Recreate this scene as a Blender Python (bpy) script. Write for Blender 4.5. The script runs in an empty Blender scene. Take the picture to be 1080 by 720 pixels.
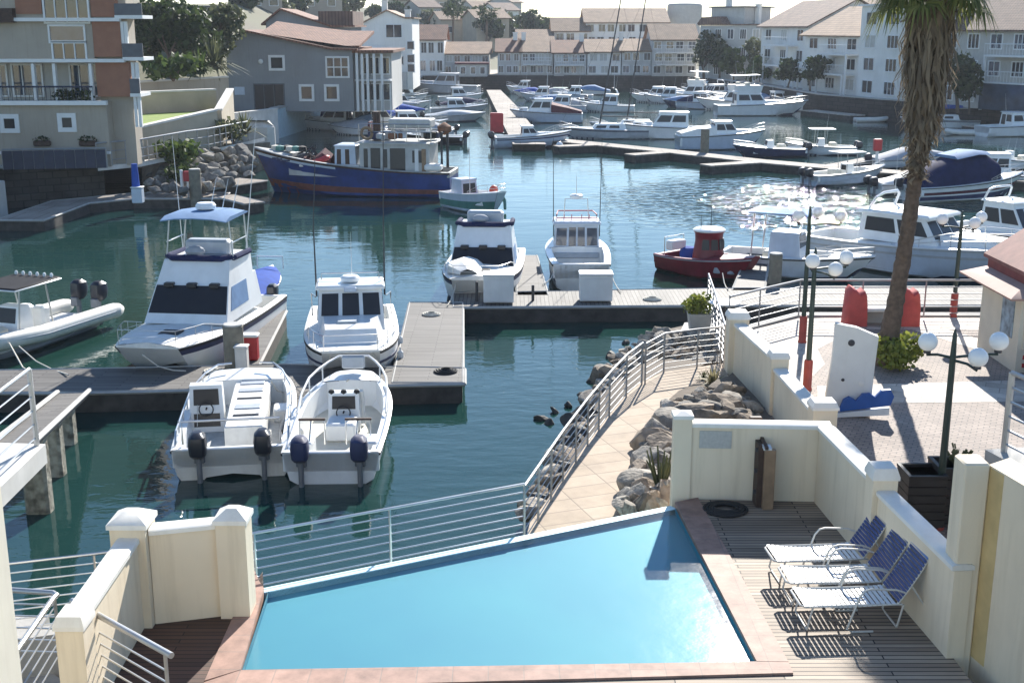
import bpy, bmesh, math, random
from mathutils import Vector, Matrix
R = math.radians
rnd = random.Random(7)
scene = bpy.context.scene

# ---------------------------------------------------------------- camera, sky, sun, exposure
CAMZ = 9.6; PITCH = 14.5; F = 1280.0
cd = bpy.data.cameras.new('camera'); cam = bpy.data.objects.new('camera', cd)
scene.collection.objects.link(cam); scene.camera = cam
cam.location = (0, 0, CAMZ); cam.rotation_euler = (R(90 - PITCH), 0, 0)
cd.sensor_width = 36; cd.lens = F / 1080 * 36; cd.clip_end = 6000; cd.clip_start = .1
SUN_EL, SUN_AZ = 29.5, 14.5
w = bpy.data.worlds.new('World'); scene.world = w; w.use_nodes = True
nt = w.node_tree; bg = nt.nodes['Background']
sky = nt.nodes.new('ShaderNodeTexSky'); sky.sky_type = 'NISHITA'; sky.sun_disc = False
sky.sun_elevation = R(SUN_EL); sky.sun_rotation = R(SUN_AZ); sky.air_density = 1.0; sky.dust_density = .05; sky.ozone_density = 3.5
nt.links.new(sky.outputs[0], bg.inputs[0]); bg.inputs[1].default_value = .10
sd = bpy.data.lights.new('sun', 'SUN'); sun = bpy.data.objects.new('sun', sd); scene.collection.objects.link(sun)
sd.energy = 5.0; sd.angle = R(.55); sd.color = (1, .95, .87)
SV = Vector((math.sin(R(SUN_AZ)) * math.cos(R(SUN_EL)), math.cos(R(SUN_AZ)) * math.cos(R(SUN_EL)), math.sin(R(SUN_EL))))
sun.rotation_euler = (-SV).to_track_quat('-Z', 'Y').to_euler(); sun.location = (40, 150, 90)
vs = scene.view_settings; vs.view_transform = 'Standard'; vs.look = 'None'; vs.gamma = 1; vs.use_curve_mapping = False; vs.exposure = 1.02
scene.cycles.use_denoising = True
scene.cycles.max_bounces = 8; scene.cycles.transparent_max_bounces = 12; scene.cycles.sample_clamp_indirect = 6

# ---------------------------------------------------------------- where things stand
_c, _s = math.cos(R(PITCH)), math.sin(R(PITCH))
def ray(px, py):
    a = (px - 540) / F; b = (360 - py) / F
    return Vector((a, _c + b * _s, -_s + b * _c))
def W(px, py, z=0.0):                       # ground point at height z
    d = ray(px, py); t = (z - CAMZ) / d.z
    return Vector((d.x * t, d.y * t, z))
def A(px, py, D):                           # point at ground distance D
    d = ray(px, py); t = D / d.y
    return Vector((d.x * t, D, CAMZ + d.z * t))
def heading(p, q): return math.degrees(math.atan2(q.y - p.y, q.x - p.x))

# ---------------------------------------------------------------- materials
M = {}
def mat(name, col, rough=.6, metal=0, var=.12, vscale=3.0, bump=0, bscale=20, spec=.5, col2=None, dirt=0, streak=0, objrand=0):
    if name in M: return M[name]
    m = bpy.data.materials.new(name); m.use_nodes = True; t = m.node_tree; p = t.nodes['Principled BSDF']
    p.inputs['Roughness'].default_value = rough; p.inputs['Metallic'].default_value = metal
    p.inputs['Specular IOR Level'].default_value = spec
    tc = t.nodes.new('ShaderNodeTexCoord')
    nz = t.nodes.new('ShaderNodeTexNoise'); nz.inputs['Scale'].default_value = vscale; nz.inputs['Detail'].default_value = 6
    t.links.new(tc.outputs['Object'], nz.inputs['Vector'])
    r = t.nodes.new('ShaderNodeValToRGB'); t.links.new(nz.outputs['Fac'], r.inputs['Fac'])
    r.color_ramp.elements[0].position = .3; r.color_ramp.elements[1].position = .7
    c2 = col2 or [min(1, c * (1 + var)) for c in col]
    c1 = [c * (1 - var) for c in col]
    r.color_ramp.elements[0].color = (*c1, 1); r.color_ramp.elements[1].color = (*c2, 1)
    src = r.outputs['Color']
    if dirt:                                 # blotchy grime with a shape of its own
        n2 = t.nodes.new('ShaderNodeTexNoise'); n2.inputs['Scale'].default_value = vscale * .35; n2.inputs['Detail'].default_value = 9; n2.inputs['Roughness'].default_value = .7
        mp = t.nodes.new('ShaderNodeMapping'); mp.inputs['Scale'].default_value = (1, 1, .25)
        t.links.new(tc.outputs['Object'], mp.inputs['Vector']); t.links.new(mp.outputs[0], n2.inputs['Vector'])
        r2 = t.nodes.new('ShaderNodeValToRGB'); r2.color_ramp.elements[0].position = .5; r2.color_ramp.elements[1].position = .75
        t.links.new(n2.outputs['Fac'], r2.inputs['Fac'])
        mx = t.nodes.new('ShaderNodeMix'); mx.data_type = 'RGBA'; mx.inputs['B'].default_value = (col[0] * .5, col[1] * .45, col[2] * .38, 1)
        mu = t.nodes.new('ShaderNodeMath'); mu.operation = 'MULTIPLY'; mu.inputs[1].default_value = dirt
        t.links.new(r2.outputs['Color'], mu.inputs[0]); t.links.new(mu.outputs[0], mx.inputs['Factor'])
        t.links.new(src, mx.inputs['A']); src = mx.outputs['Result']
    if streak:                               # rain streaks running down a wall
        n3 = t.nodes.new('ShaderNodeTexNoise'); n3.inputs['Scale'].default_value = 1; n3.inputs['Detail'].default_value = 5; n3.inputs['Roughness'].default_value = .6
        m3 = t.nodes.new('ShaderNodeMapping'); m3.inputs['Scale'].default_value = (7, 7, .45); t.links.new(tc.outputs['Object'], m3.inputs['Vector']); t.links.new(m3.outputs[0], n3.inputs['Vector'])
        r3 = t.nodes.new('ShaderNodeMapRange'); r3.inputs['From Min'].default_value = .52; r3.inputs['From Max'].default_value = .78; r3.inputs['To Max'].default_value = streak; t.links.new(n3.outputs['Fac'], r3.inputs['Value'])
        x3 = t.nodes.new('ShaderNodeMix'); x3.data_type = 'RGBA'; x3.inputs['B'].default_value = (col[0] * .55, col[1] * .5, col[2] * .42, 1); t.links.new(r3.outputs[0], x3.inputs['Factor']); t.links.new(src, x3.inputs['A']); src = x3.outputs['Result']
    if objrand:                              # every stone has a tone of its own
        oi = t.nodes.new('ShaderNodeObjectInfo'); r4 = t.nodes.new('ShaderNodeMapRange'); r4.inputs['To Min'].default_value = 1 - objrand; r4.inputs['To Max'].default_value = 1 + objrand; t.links.new(oi.outputs['Random'], r4.inputs['Value'])
        x4 = t.nodes.new('ShaderNodeMix'); x4.data_type = 'RGBA'; x4.blend_type = 'MULTIPLY'; x4.inputs['Factor'].default_value = 1; t.links.new(src, x4.inputs['A']); t.links.new(r4.outputs[0], x4.inputs['B']); src = x4.outputs['Result']
    t.links.new(src, p.inputs['Base Color'])
    if bump:
        nb = t.nodes.new('ShaderNodeTexNoise'); nb.inputs['Scale'].default_value = bscale; nb.inputs['Detail'].default_value = 5
        t.links.new(tc.outputs['Object'], nb.inputs['Vector'])
        bp = t.nodes.new('ShaderNodeBump'); bp.inputs['Strength'].default_value = bump; bp.inputs['Distance'].default_value = .03
        t.links.new(nb.outputs['Fac'], bp.inputs['Height']); t.links.new(bp.outputs[0], p.inputs['Normal'])
    M[name] = m; return m

def brickmat(name, c1, c2, mortar, bw, rh, ms=.01, rough=.75, off=.5, rot=0, bump=.3, stain=.5, stainscale=1.0, vertical=False, spec=.4, stretch=None):
    """boards, tiles, pavers and bricks: rows rh high, units bw long, metres"""
    m = bpy.data.materials.new(name); m.use_nodes = True; t = m.node_tree; p = t.nodes['Principled BSDF']
    p.inputs['Roughness'].default_value = rough; p.inputs['Specular IOR Level'].default_value = spec
    tc = t.nodes.new('ShaderNodeTexCoord'); mp = t.nodes.new('ShaderNodeMapping')
    mp.inputs['Rotation'].default_value = (R(90) if vertical else 0, 0, rot) if not vertical else (R(-90), 0, 0)
    b = t.nodes.new('ShaderNodeTexBrick'); b.offset = off; b.inputs['Scale'].default_value = 1
    b.inputs['Brick Width'].default_value = bw; b.inputs['Row Height'].default_value = rh; b.inputs['Mortar Size'].default_value = ms
    b.inputs['Mortar Smooth'].default_value = .2
    b.inputs['Color1'].default_value = (*c1, 1); b.inputs['Color2'].default_value = (*c2, 1); b.inputs['Mortar'].default_value = (*mortar, 1)
    t.links.new(tc.outputs['Object'], mp.inputs['Vector']); t.links.new(mp.outputs[0], b.inputs['Vector'])
    n = t.nodes.new('ShaderNodeTexNoise'); n.inputs['Scale'].default_value = stainscale; n.inputs['Detail'].default_value = 8; n.inputs['Roughness'].default_value = .65
    m2 = t.nodes.new('ShaderNodeMapping'); m2.inputs['Scale'].default_value = stretch or (1, 1, 1)
    t.links.new(mp.outputs[0], m2.inputs['Vector']); t.links.new(m2.outputs[0], n.inputs['Vector'])
    r = t.nodes.new('ShaderNodeMapRange'); r.inputs['From Min'].default_value = .3; r.inputs['From Max'].default_value = .72
    r.inputs['To Min'].default_value = 1 - stain; r.inputs['To Max'].default_value = 1 + stain * .45
    t.links.new(n.outputs['Fac'], r.inputs['Value'])
    mx = t.nodes.new('ShaderNodeMix'); mx.data_type = 'RGBA'; mx.blend_type = 'MULTIPLY'; mx.inputs['Factor'].default_value = 1
    t.links.new(b.outputs['Color'], mx.inputs['A']); t.links.new(r.outputs['Result'], mx.inputs['B'])
    t.links.new(mx.outputs['Result'], p.inputs['Base Color'])
    bp = t.nodes.new('ShaderNodeBump'); bp.inputs['Strength'].default_value = bump; bp.inputs['Distance'].default_value = .02; bp.invert = True
    t.links.new(b.outputs['Fac'], bp.inputs['Height']); t.links.new(bp.outputs[0], p.inputs['Normal'])
    M[name] = m; return m

def leafmat(name, c1, c2, rough=.6, scale=2.5):
    m = bpy.data.materials.new(name); m.use_nodes = True; t = m.node_tree; p = t.nodes['Principled BSDF']
    p.inputs['Roughness'].default_value = rough; p.inputs['Specular IOR Level'].default_value = .3
    g = t.nodes.new('ShaderNodeNewGeometry'); r = t.nodes.new('ShaderNodeValToRGB')
    r.color_ramp.elements[0].color = (*c1, 1); r.color_ramp.elements[1].color = (*c2, 1)
    t.links.new(g.outputs['Random Per Island'], r.inputs['Fac']); t.links.new(r.outputs[0], p.inputs['Base Color'])
    tr = t.nodes.new('ShaderNodeBsdfTranslucent'); t.links.new(r.outputs[0], tr.inputs['Color'])
    mx = t.nodes.new('ShaderNodeMixShader'); mx.inputs[0].default_value = .35
    t.links.new(p.outputs[0], mx.inputs[1]); t.links.new(tr.outputs[0], mx.inputs[2])
    t.links.new(mx.outputs[0], t.nodes['Material Output'].inputs[0]); M[name] = m; return m

WOFF = (0, 420)
def watermat():
    m = bpy.data.materials.new('harbour_water'); m.use_nodes = True; t = m.node_tree; p = t.nodes['Principled BSDF']
    p.inputs['Roughness'].default_value = .02; p.inputs['IOR'].default_value = 1.33
    tc = t.nodes.new('ShaderNodeTexCoord')
    n0 = t.nodes.new('ShaderNodeTexNoise'); n0.inputs['Scale'].default_value = .02; n0.inputs['Detail'].default_value = 3
    t.links.new(tc.outputs['Object'], n0.inputs['Vector'])
    r = t.nodes.new('ShaderNodeValToRGB'); r.color_ramp.elements[0].position = .35; r.color_ramp.elements[1].position = .65
    r.color_ramp.elements[0].color = (.012, .046, .035, 1); r.color_ramp.elements[1].color = (.012, .042, .044, 1)
    t.links.new(n0.outputs['Fac'], r.inputs['Fac']); t.links.new(r.outputs[0], p.inputs['Base Color'])
    def wave(scale, sx, sy, det, rough, rot):
        mp = t.nodes.new('ShaderNodeMapping'); mp.inputs['Scale'].default_value = (sx, sy, 1); mp.inputs['Rotation'].default_value = (0, 0, R(rot))
        n = t.nodes.new('ShaderNodeTexNoise'); n.inputs['Scale'].default_value = scale; n.inputs['Detail'].default_value = det; n.inputs['Roughness'].default_value = rough
        t.links.new(tc.outputs['Object'], mp.inputs['Vector']); t.links.new(mp.outputs[0], n.inputs['Vector']); return n.outputs['Fac']
    a = wave(.55, .55, 1.3, 2, .5, 12); b = wave(2.6, .6, 1.2, 3, .55, -8)
    # breeze patches: calm and rippled water
    g = wave(.035, 1, 1, 3, .5, 0)
    gr = t.nodes.new('ShaderNodeMapRange'); gr.inputs['From Min'].default_value = .38; gr.inputs['From Max'].default_value = .62
    gr.inputs['To Min'].default_value = .35; gr.inputs['To Max'].default_value = 1.25; t.links.new(g, gr.inputs['Value'])
    # a gust ruffles the water on the right of the basin
    gp = W(893, 216, 0); dn = t.nodes.new('ShaderNodeVectorMath'); dn.operation = 'DISTANCE'; dn.inputs[1].default_value = (gp.x - WOFF[0], gp.y - WOFF[1], 0); t.links.new(tc.outputs['Object'], dn.inputs[0])
    gm = t.nodes.new('ShaderNodeMapRange'); gm.inputs['From Min'].default_value = 2; gm.inputs['From Max'].default_value = 17; gm.inputs['To Min'].default_value = 1.7; gm.inputs['To Max'].default_value = 0; gm.interpolation_type = 'SMOOTHSTEP'; t.links.new(dn.outputs['Value'], gm.inputs['Value'])
    gw = wave(1.5, .8, 1.3, 1.5, .5, 20); gx = t.nodes.new('ShaderNodeMath'); gx.operation = 'MULTIPLY'; t.links.new(gw, gx.inputs[0]); t.links.new(gm.outputs[0], gx.inputs[1])
    ml = t.nodes.new('ShaderNodeMath'); ml.operation = 'MULTIPLY'; t.links.new(b, ml.inputs[0]); t.links.new(gr.outputs[0], ml.inputs[1])
    b1 = t.nodes.new('ShaderNodeBump'); b1.inputs['Strength'].default_value = 1; b1.inputs['Distance'].default_value = .022; t.links.new(a, b1.inputs['Height'])
    b2 = t.nodes.new('ShaderNodeBump'); b2.inputs['Strength'].default_value = 1; b2.inputs['Distance'].default_value = .011; t.links.new(ml.outputs[0], b2.inputs['Height'])
    b3 = t.nodes.new('ShaderNodeBump'); b3.inputs['Strength'].default_value = 1; b3.inputs['Distance'].default_value = .16; t.links.new(gx.outputs[0], b3.inputs['Height'])
    t.links.new(b1.outputs[0], b2.inputs['Normal']); t.links.new(b2.outputs[0], b3.inputs['Normal']); t.links.new(b3.outputs[0], p.inputs['Normal'])
    M['water'] = m; return m

def poolwater():
    m = bpy.data.materials.new('pool_water'); m.use_nodes = True; t = m.node_tree; t.nodes.remove(t.nodes['Principled BSDF'])
    out = t.nodes['Material Output']
    tr = t.nodes.new('ShaderNodeBsdfTransparent'); tr.inputs[0].default_value = (.78, .96, .99, 1)
    gl = t.nodes.new('ShaderNodeBsdfGlossy'); gl.inputs['Roughness'].default_value = .12
    ge = t.nodes.new('ShaderNodeNewGeometry'); dt = t.nodes.new('ShaderNodeVectorMath'); dt.operation = 'DOT_PRODUCT'; t.links.new(ge.outputs['Incoming'], dt.inputs[1])
    def op(o, a, b=None):
        n_ = t.nodes.new('ShaderNodeMath'); n_.operation = o; t.links.new(a, n_.inputs[0])
        if b is not None: n_.inputs[1].default_value = b
        return n_.outputs[0]
    ab = op('ABSOLUTE', dt.outputs['Value']); sb = t.nodes.new('ShaderNodeMath'); sb.operation = 'SUBTRACT'; sb.inputs[0].default_value = 1; t.links.new(ab, sb.inputs[1])
    fres = op('ADD', op('MULTIPLY', op('POWER', sb.outputs[0], 5), .98), .02)
    tc = t.nodes.new('ShaderNodeTexCoord'); n = t.nodes.new('ShaderNodeTexNoise'); n.inputs['Scale'].default_value = 2.2; n.inputs['Detail'].default_value = 4
    bp = t.nodes.new('ShaderNodeBump'); bp.inputs['Distance'].default_value = .006; bp.inputs['Strength'].default_value = 1
    t.links.new(tc.outputs['Object'], n.inputs['Vector']); t.links.new(n.outputs['Fac'], bp.inputs['Height'])
    t.links.new(bp.outputs[0], gl.inputs['Normal']); t.links.new(bp.outputs[0], dt.inputs[0])
    mx = t.nodes.new('ShaderNodeMixShader'); t.links.new(fres, mx.inputs[0]); t.links.new(tr.outputs[0], mx.inputs[1]); t.links.new(gl.outputs[0], mx.inputs[2])
    t.links.new(mx.outputs[0], out.inputs[0]); M['poolwater'] = m

def glassmat(name, col, rough=.06):
    return mat(name, col, rough, 0, .35, 1.3, spec=.8)

watermat(); poolwater()
mat('gel', (.80, .81, .80), .28, var=.05, vscale=2, dirt=.25); mat('gelwarm', (.74, .72, .66), .4, var=.07, dirt=.35); mat('gelblue', (.50, .57, .66), .35, var=.06, dirt=.2)
mat('gelgrey', (.42, .45, .48), .4, var=.08, dirt=.2)
mat('deckwhite', (.76, .75, .71), .55, var=.07, vscale=6, dirt=.3); mat('nonskid', (.55, .55, .52), .8, var=.12, vscale=8, dirt=.35)
mat('antifoul', (.03, .05, .11), .7); mat('antired', (.16, .045, .03), .7, var=.3, dirt=.5); mat('navy', (.02, .03, .09), .6, var=.2); mat('blackgel', (.015, .015, .018), .35)
mat('bluehull', (.014, .042, .18), .5, var=.3, vscale=1.5, dirt=.8); mat('wheelwhite', (.46, .46, .44), .6, var=.15, vscale=2, dirt=.7); mat('redhull', (.20, .016, .028), .38, var=.2, dirt=.3); mat('greenhull', (.06, .2, .17), .5, dirt=.4)
mat('canvasblue', (.035, .09, .36), .85, var=.15, spec=.12, bump=.2, bscale=9); mat('canvasnavy', (.018, .025, .075), .85, spec=.12, var=.2, bump=.2, bscale=9); mat('topblack', (.020, .020, .024), .7, var=.2, spec=.12); mat('canvaspale', (.16, .26, .42), .8, spec=.12, var=.1, bump=.2, bscale=7)
mat('canvasgrey', (.35, .37, .40), .85, var=.12, bump=.2, bscale=7); mat('canvasmaroon', (.10, .02, .03), .85); mat('canvaswhite', (.75, .74, .7), .8, var=.06, bump=.3, bscale=5)
mat('tube', (.72, .70, .64), .45, var=.06, dirt=.25); mat('cushion', (.60, .57, .48), .7, var=.08)
mat('screen', (.012, .012, .016), .35, var=.2); glassmat('glass', (.025, .03, .038)); glassmat('glassblue', (.05, .07, .10))
mat('steel', (.55, .56, .57), .28, 1, .1); mat('alu', (.46, .465, .465), .42, .75, .1); mat('postgrey', (.26, .25, .235), .6, .1); mat('railgrey', (.30, .305, .31), .42, .5, .1)
mat('darkmetal', (.05, .05, .055), .5, .3); mat('cowling', (.018, .02, .03), .3); mat('legmetal', (.20, .21, .23), .5, .4)
mat('rubber', (.02, .02, .02), .8); mat('rope', (.55, .52, .45), .9); mat('orange', (.75, .10, .05), .5); mat('red', (.42, .025, .03), .5, var=.15); mat('rust', (.20, .09, .05), .9, var=.35)
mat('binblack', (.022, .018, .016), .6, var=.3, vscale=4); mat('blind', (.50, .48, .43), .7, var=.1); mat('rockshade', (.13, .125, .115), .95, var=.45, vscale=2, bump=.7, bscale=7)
mat('wooddark', (.055, .030, .020), .7, var=.35, vscale=6); mat('wood', (.26, .17, .10), .7, var=.25, vscale=5)
mat('renderpale', (.76, .70, .57), .85, var=.04, dirt=.2, streak=.3); mat('cream', (.80, .68, .50), .85, var=.05, vscale=1.2, streak=.34, bump=.08, bscale=40, dirt=.30); mat('capwhite', (.82, .79, .72), .8, var=.05, vscale=2, dirt=.4, streak=.2, bump=.06, bscale=60)
mat('stain', (.60, .44, .20), .85, var=.12, vscale=4)
mat('plasterpool', (.045, .205, .285), .7, var=.0, vscale=.35, col2=(.065, .26, .31)); mat('weir', (.56, .78, .80), .5, var=.08, vscale=3)
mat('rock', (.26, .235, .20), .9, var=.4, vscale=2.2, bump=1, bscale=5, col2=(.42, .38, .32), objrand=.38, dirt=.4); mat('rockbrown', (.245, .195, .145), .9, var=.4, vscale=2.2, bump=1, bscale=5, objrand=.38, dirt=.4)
mat('rockwet', (.045, .042, .035), .7, var=.4, vscale=2, bump=.6, bscale=7); mat('soil', (.16, .13, .10), .95, var=.3, vscale=2, bump=.6, bscale=6)
mat('concrete', (.42, .41, .385), .85, var=.12, vscale=2, bump=.15, dirt=.4); mat('concretelight', (.62, .60, .56), .85, var=.1, vscale=2, dirt=.3); mat('barnacle', (.23, .21, .16), .95, var=.5, vscale=5, bump=.8, bscale=14, col2=(.50, .47, .38))
mat('dockside', (.055, .05, .045), .9, var=.4, vscale=3, dirt=.4); mat('pilewood', (.20, .18, .14), .9, var=.25, vscale=4, dirt=.3, bump=.3); mat('boxwhite', (.68, .69, .68), .55, var=.04, dirt=.25)
mat('globe', (.86, .86, .84), .25, var=.02); mat('postgreen', (.016, .035, .028), .45, var=.2); mat('postred', (.33, .05, .035), .55, var=.2, vscale=5, dirt=.3)
mat('benchred', (.50, .07, .06), .6, var=.15, vscale=4, dirt=.35); mat('wavesblue', (.02, .10, .36), .5); mat('panelwhite', (.70, .69, .65), .7, var=.05, dirt=.35)
mat('stoneseat', (.66, .63, .58), .8)
mat('wall_taupe', (.40, .35, .285), .9, var=.07, vscale=.8, dirt=.2, streak=.3); mat('wall_terra', (.31, .145, .09), .9, var=.08); mat('wall_white', (.78, .76, .71), .9, var=.06, vscale=.6, dirt=.25, streak=.25)
mat('wall_grey', (.27, .275, .28), .9, var=.07, vscale=.7, dirt=.25, streak=.3); mat('wall_greylight', (.48, .46, .42), .9, var=.07, dirt=.2, streak=.25); mat('wall_bluegrey', (.50, .49, .46), .9, var=.07, dirt=.25, streak=.25); mat('wall_cream', (.62, .56, .44), .9, var=.06)
mat('wall_beige', (.47, .40, .30), .9, var=.1, vscale=.8, dirt=.2); mat('paleblue', (.42, .54, .60), .85, var=.08)
mat('trim', (.74, .74, .72), .7, var=.04); mat('slategrey', (.12, .125, .135), .8); mat('navyfence', (.022, .028, .055), .6, var=.2)
mat('grass', (.17, .24, .03), .9, var=.25, vscale=4); mat('earth', (.20, .17, .12), .95, var=.35, vscale=.06, col2=(.13, .14, .07)); mat('asphalt', (.05, .05, .052), .9); mat('paving', (.34, .31, .28), .9, var=.2, vscale=.4)
mat('bark', (.12, .085, .06), .95, var=.35, vscale=9, bump=.6, bscale=15); mat('terracotta', (.42, .16, .09), .8, var=.12, dirt=.2); mat('potgrey', (.40, .39, .36), .85, var=.1)
mat('webpale', (.07, .17, .42), .5); mat('roofslope', (.24, .10, .08), .75, var=.2, vscale=4)
mat('webblue', (.018, .038, .16), .45, var=.2, vscale=8); mat('webwhite', (.84, .84, .82), .5, var=.03); mat('frame', (.60, .58, .53), .38, .2, .08)
mat('kioskcream', (.70, .62, .48), .8, var=.05); mat('roofred', (.20, .045, .04), .7, var=.2, vscale=3); mat('eave', (.42, .27, .22), .75, var=.08); mat('clothblue', (.018, .028, .12), .8)
mat('poster', (.42, .46, .47), .5, var=.55, vscale=7); mat('postercool', (.25, .33, .38), .4, var=.6, vscale=5)
mat('plaque', (.47, .46, .42), .85, var=.10, vscale=22)
brickmat('dockplank', (.165, .155, .143), (.11, .104, .097), (.035, .033, .03), 1.6, .14, .012, stain=.35, stretch=(.3, 2, 1))
brickmat('dockplank_y', (.20, .187, .168), (.14, .13, .12), (.045, .042, .037), 1.6, .14, .012, stain=.35, rot=R(90), stretch=(.3, 2, 1))
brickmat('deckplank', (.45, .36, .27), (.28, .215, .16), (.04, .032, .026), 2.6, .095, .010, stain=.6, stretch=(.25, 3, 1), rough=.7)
brickmat('deckredshade', (.115, .062, .045), (.075, .042, .032), (.02, .014, .012), 2.6, .095, .008, stain=.35, stretch=(.25, 3, 1), rough=.65)  # red-brown boards, with the terrace wall's shade put into the colour too
brickmat('walktile', (.50, .40, .30), (.43, .34, .25), (.27, .22, .17), .9, .48, .012, rough=.85, off=0, stain=.22, rot=R(-20), stainscale=1.5)
brickmat('coping', (.42, .26, .20), (.35, .21, .16), (.29, .21, .17), .42, .42, .008, rough=.68, off=0, stain=.42, stainscale=3.2, bump=.2)
brickmat('cobble', (.38, .305, .255), (.29, .235, .20), (.17, .15, .135), .22, .11, .012, rough=.8, rot=R(24), stain=.3, stainscale=.9)
brickmat('slabs', (.62, .56, .48), (.43, .37, .31), (.33, .29, .25), .62, .40, .012, rough=.75, rot=R(24), stain=.35, stainscale=1.3)
brickmat('steptile', (.60, .52, .38), (.50, .42, .30), (.10, .085, .06), .20, .20, .022, rough=.85, stain=.4, stainscale=4)
brickmat('quaystone', (.085, .08, .072), (.05, .048, .045), (.028, .027, .026), .7, .38, .03, rough=.95, vertical=True, stain=.55, stainscale=.8)
brickmat('quaydark', (.065, .055, .05), (.04, .036, .034), (.02, .02, .02), .8, .4, .03, rough=.95, vertical=True, stain=.5)
def tilemat(name, c1, c2):
    brickmat(name, c1, c2, [c * .45 for c in c1], .33, .45, .045, rough=.85, off=.5, stain=.35, stainscale=.7, bump=.6)
tilemat('tile_orange', (.30, .14, .085), (.22, .105, .07)); tilemat('tile_tan', (.42, .27, .17), (.34, .22, .145)); tilemat('tile_brown', (.24, .15, .11), (.18, .115, .09))
brickmat('pontoon', (.34, .30, .26), (.26, .23, .20), (.16, .14, .12), 1.2, 2.4, .03, rough=.85, stain=.4, stainscale=.6)
leafmat('leaf_dark', (.02, .035, .012), (.06, .085, .028)); leafmat('leaf_mid', (.035, .065, .015), (.10, .14, .035)); leafmat('leaf_lime', (.14, .17, .025), (.28, .30, .06)); leafmat('leaf_olive', (.06, .075, .035), (.15, .16, .08))
leafmat('frond_green', (.07, .095, .022), (.24, .245, .07)); leafmat('frond_dead', (.12, .092, .062), (.33, .265, .18)); leafmat('leaf_dry', (.22, .19, .09), (.34, .30, .17))

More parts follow.
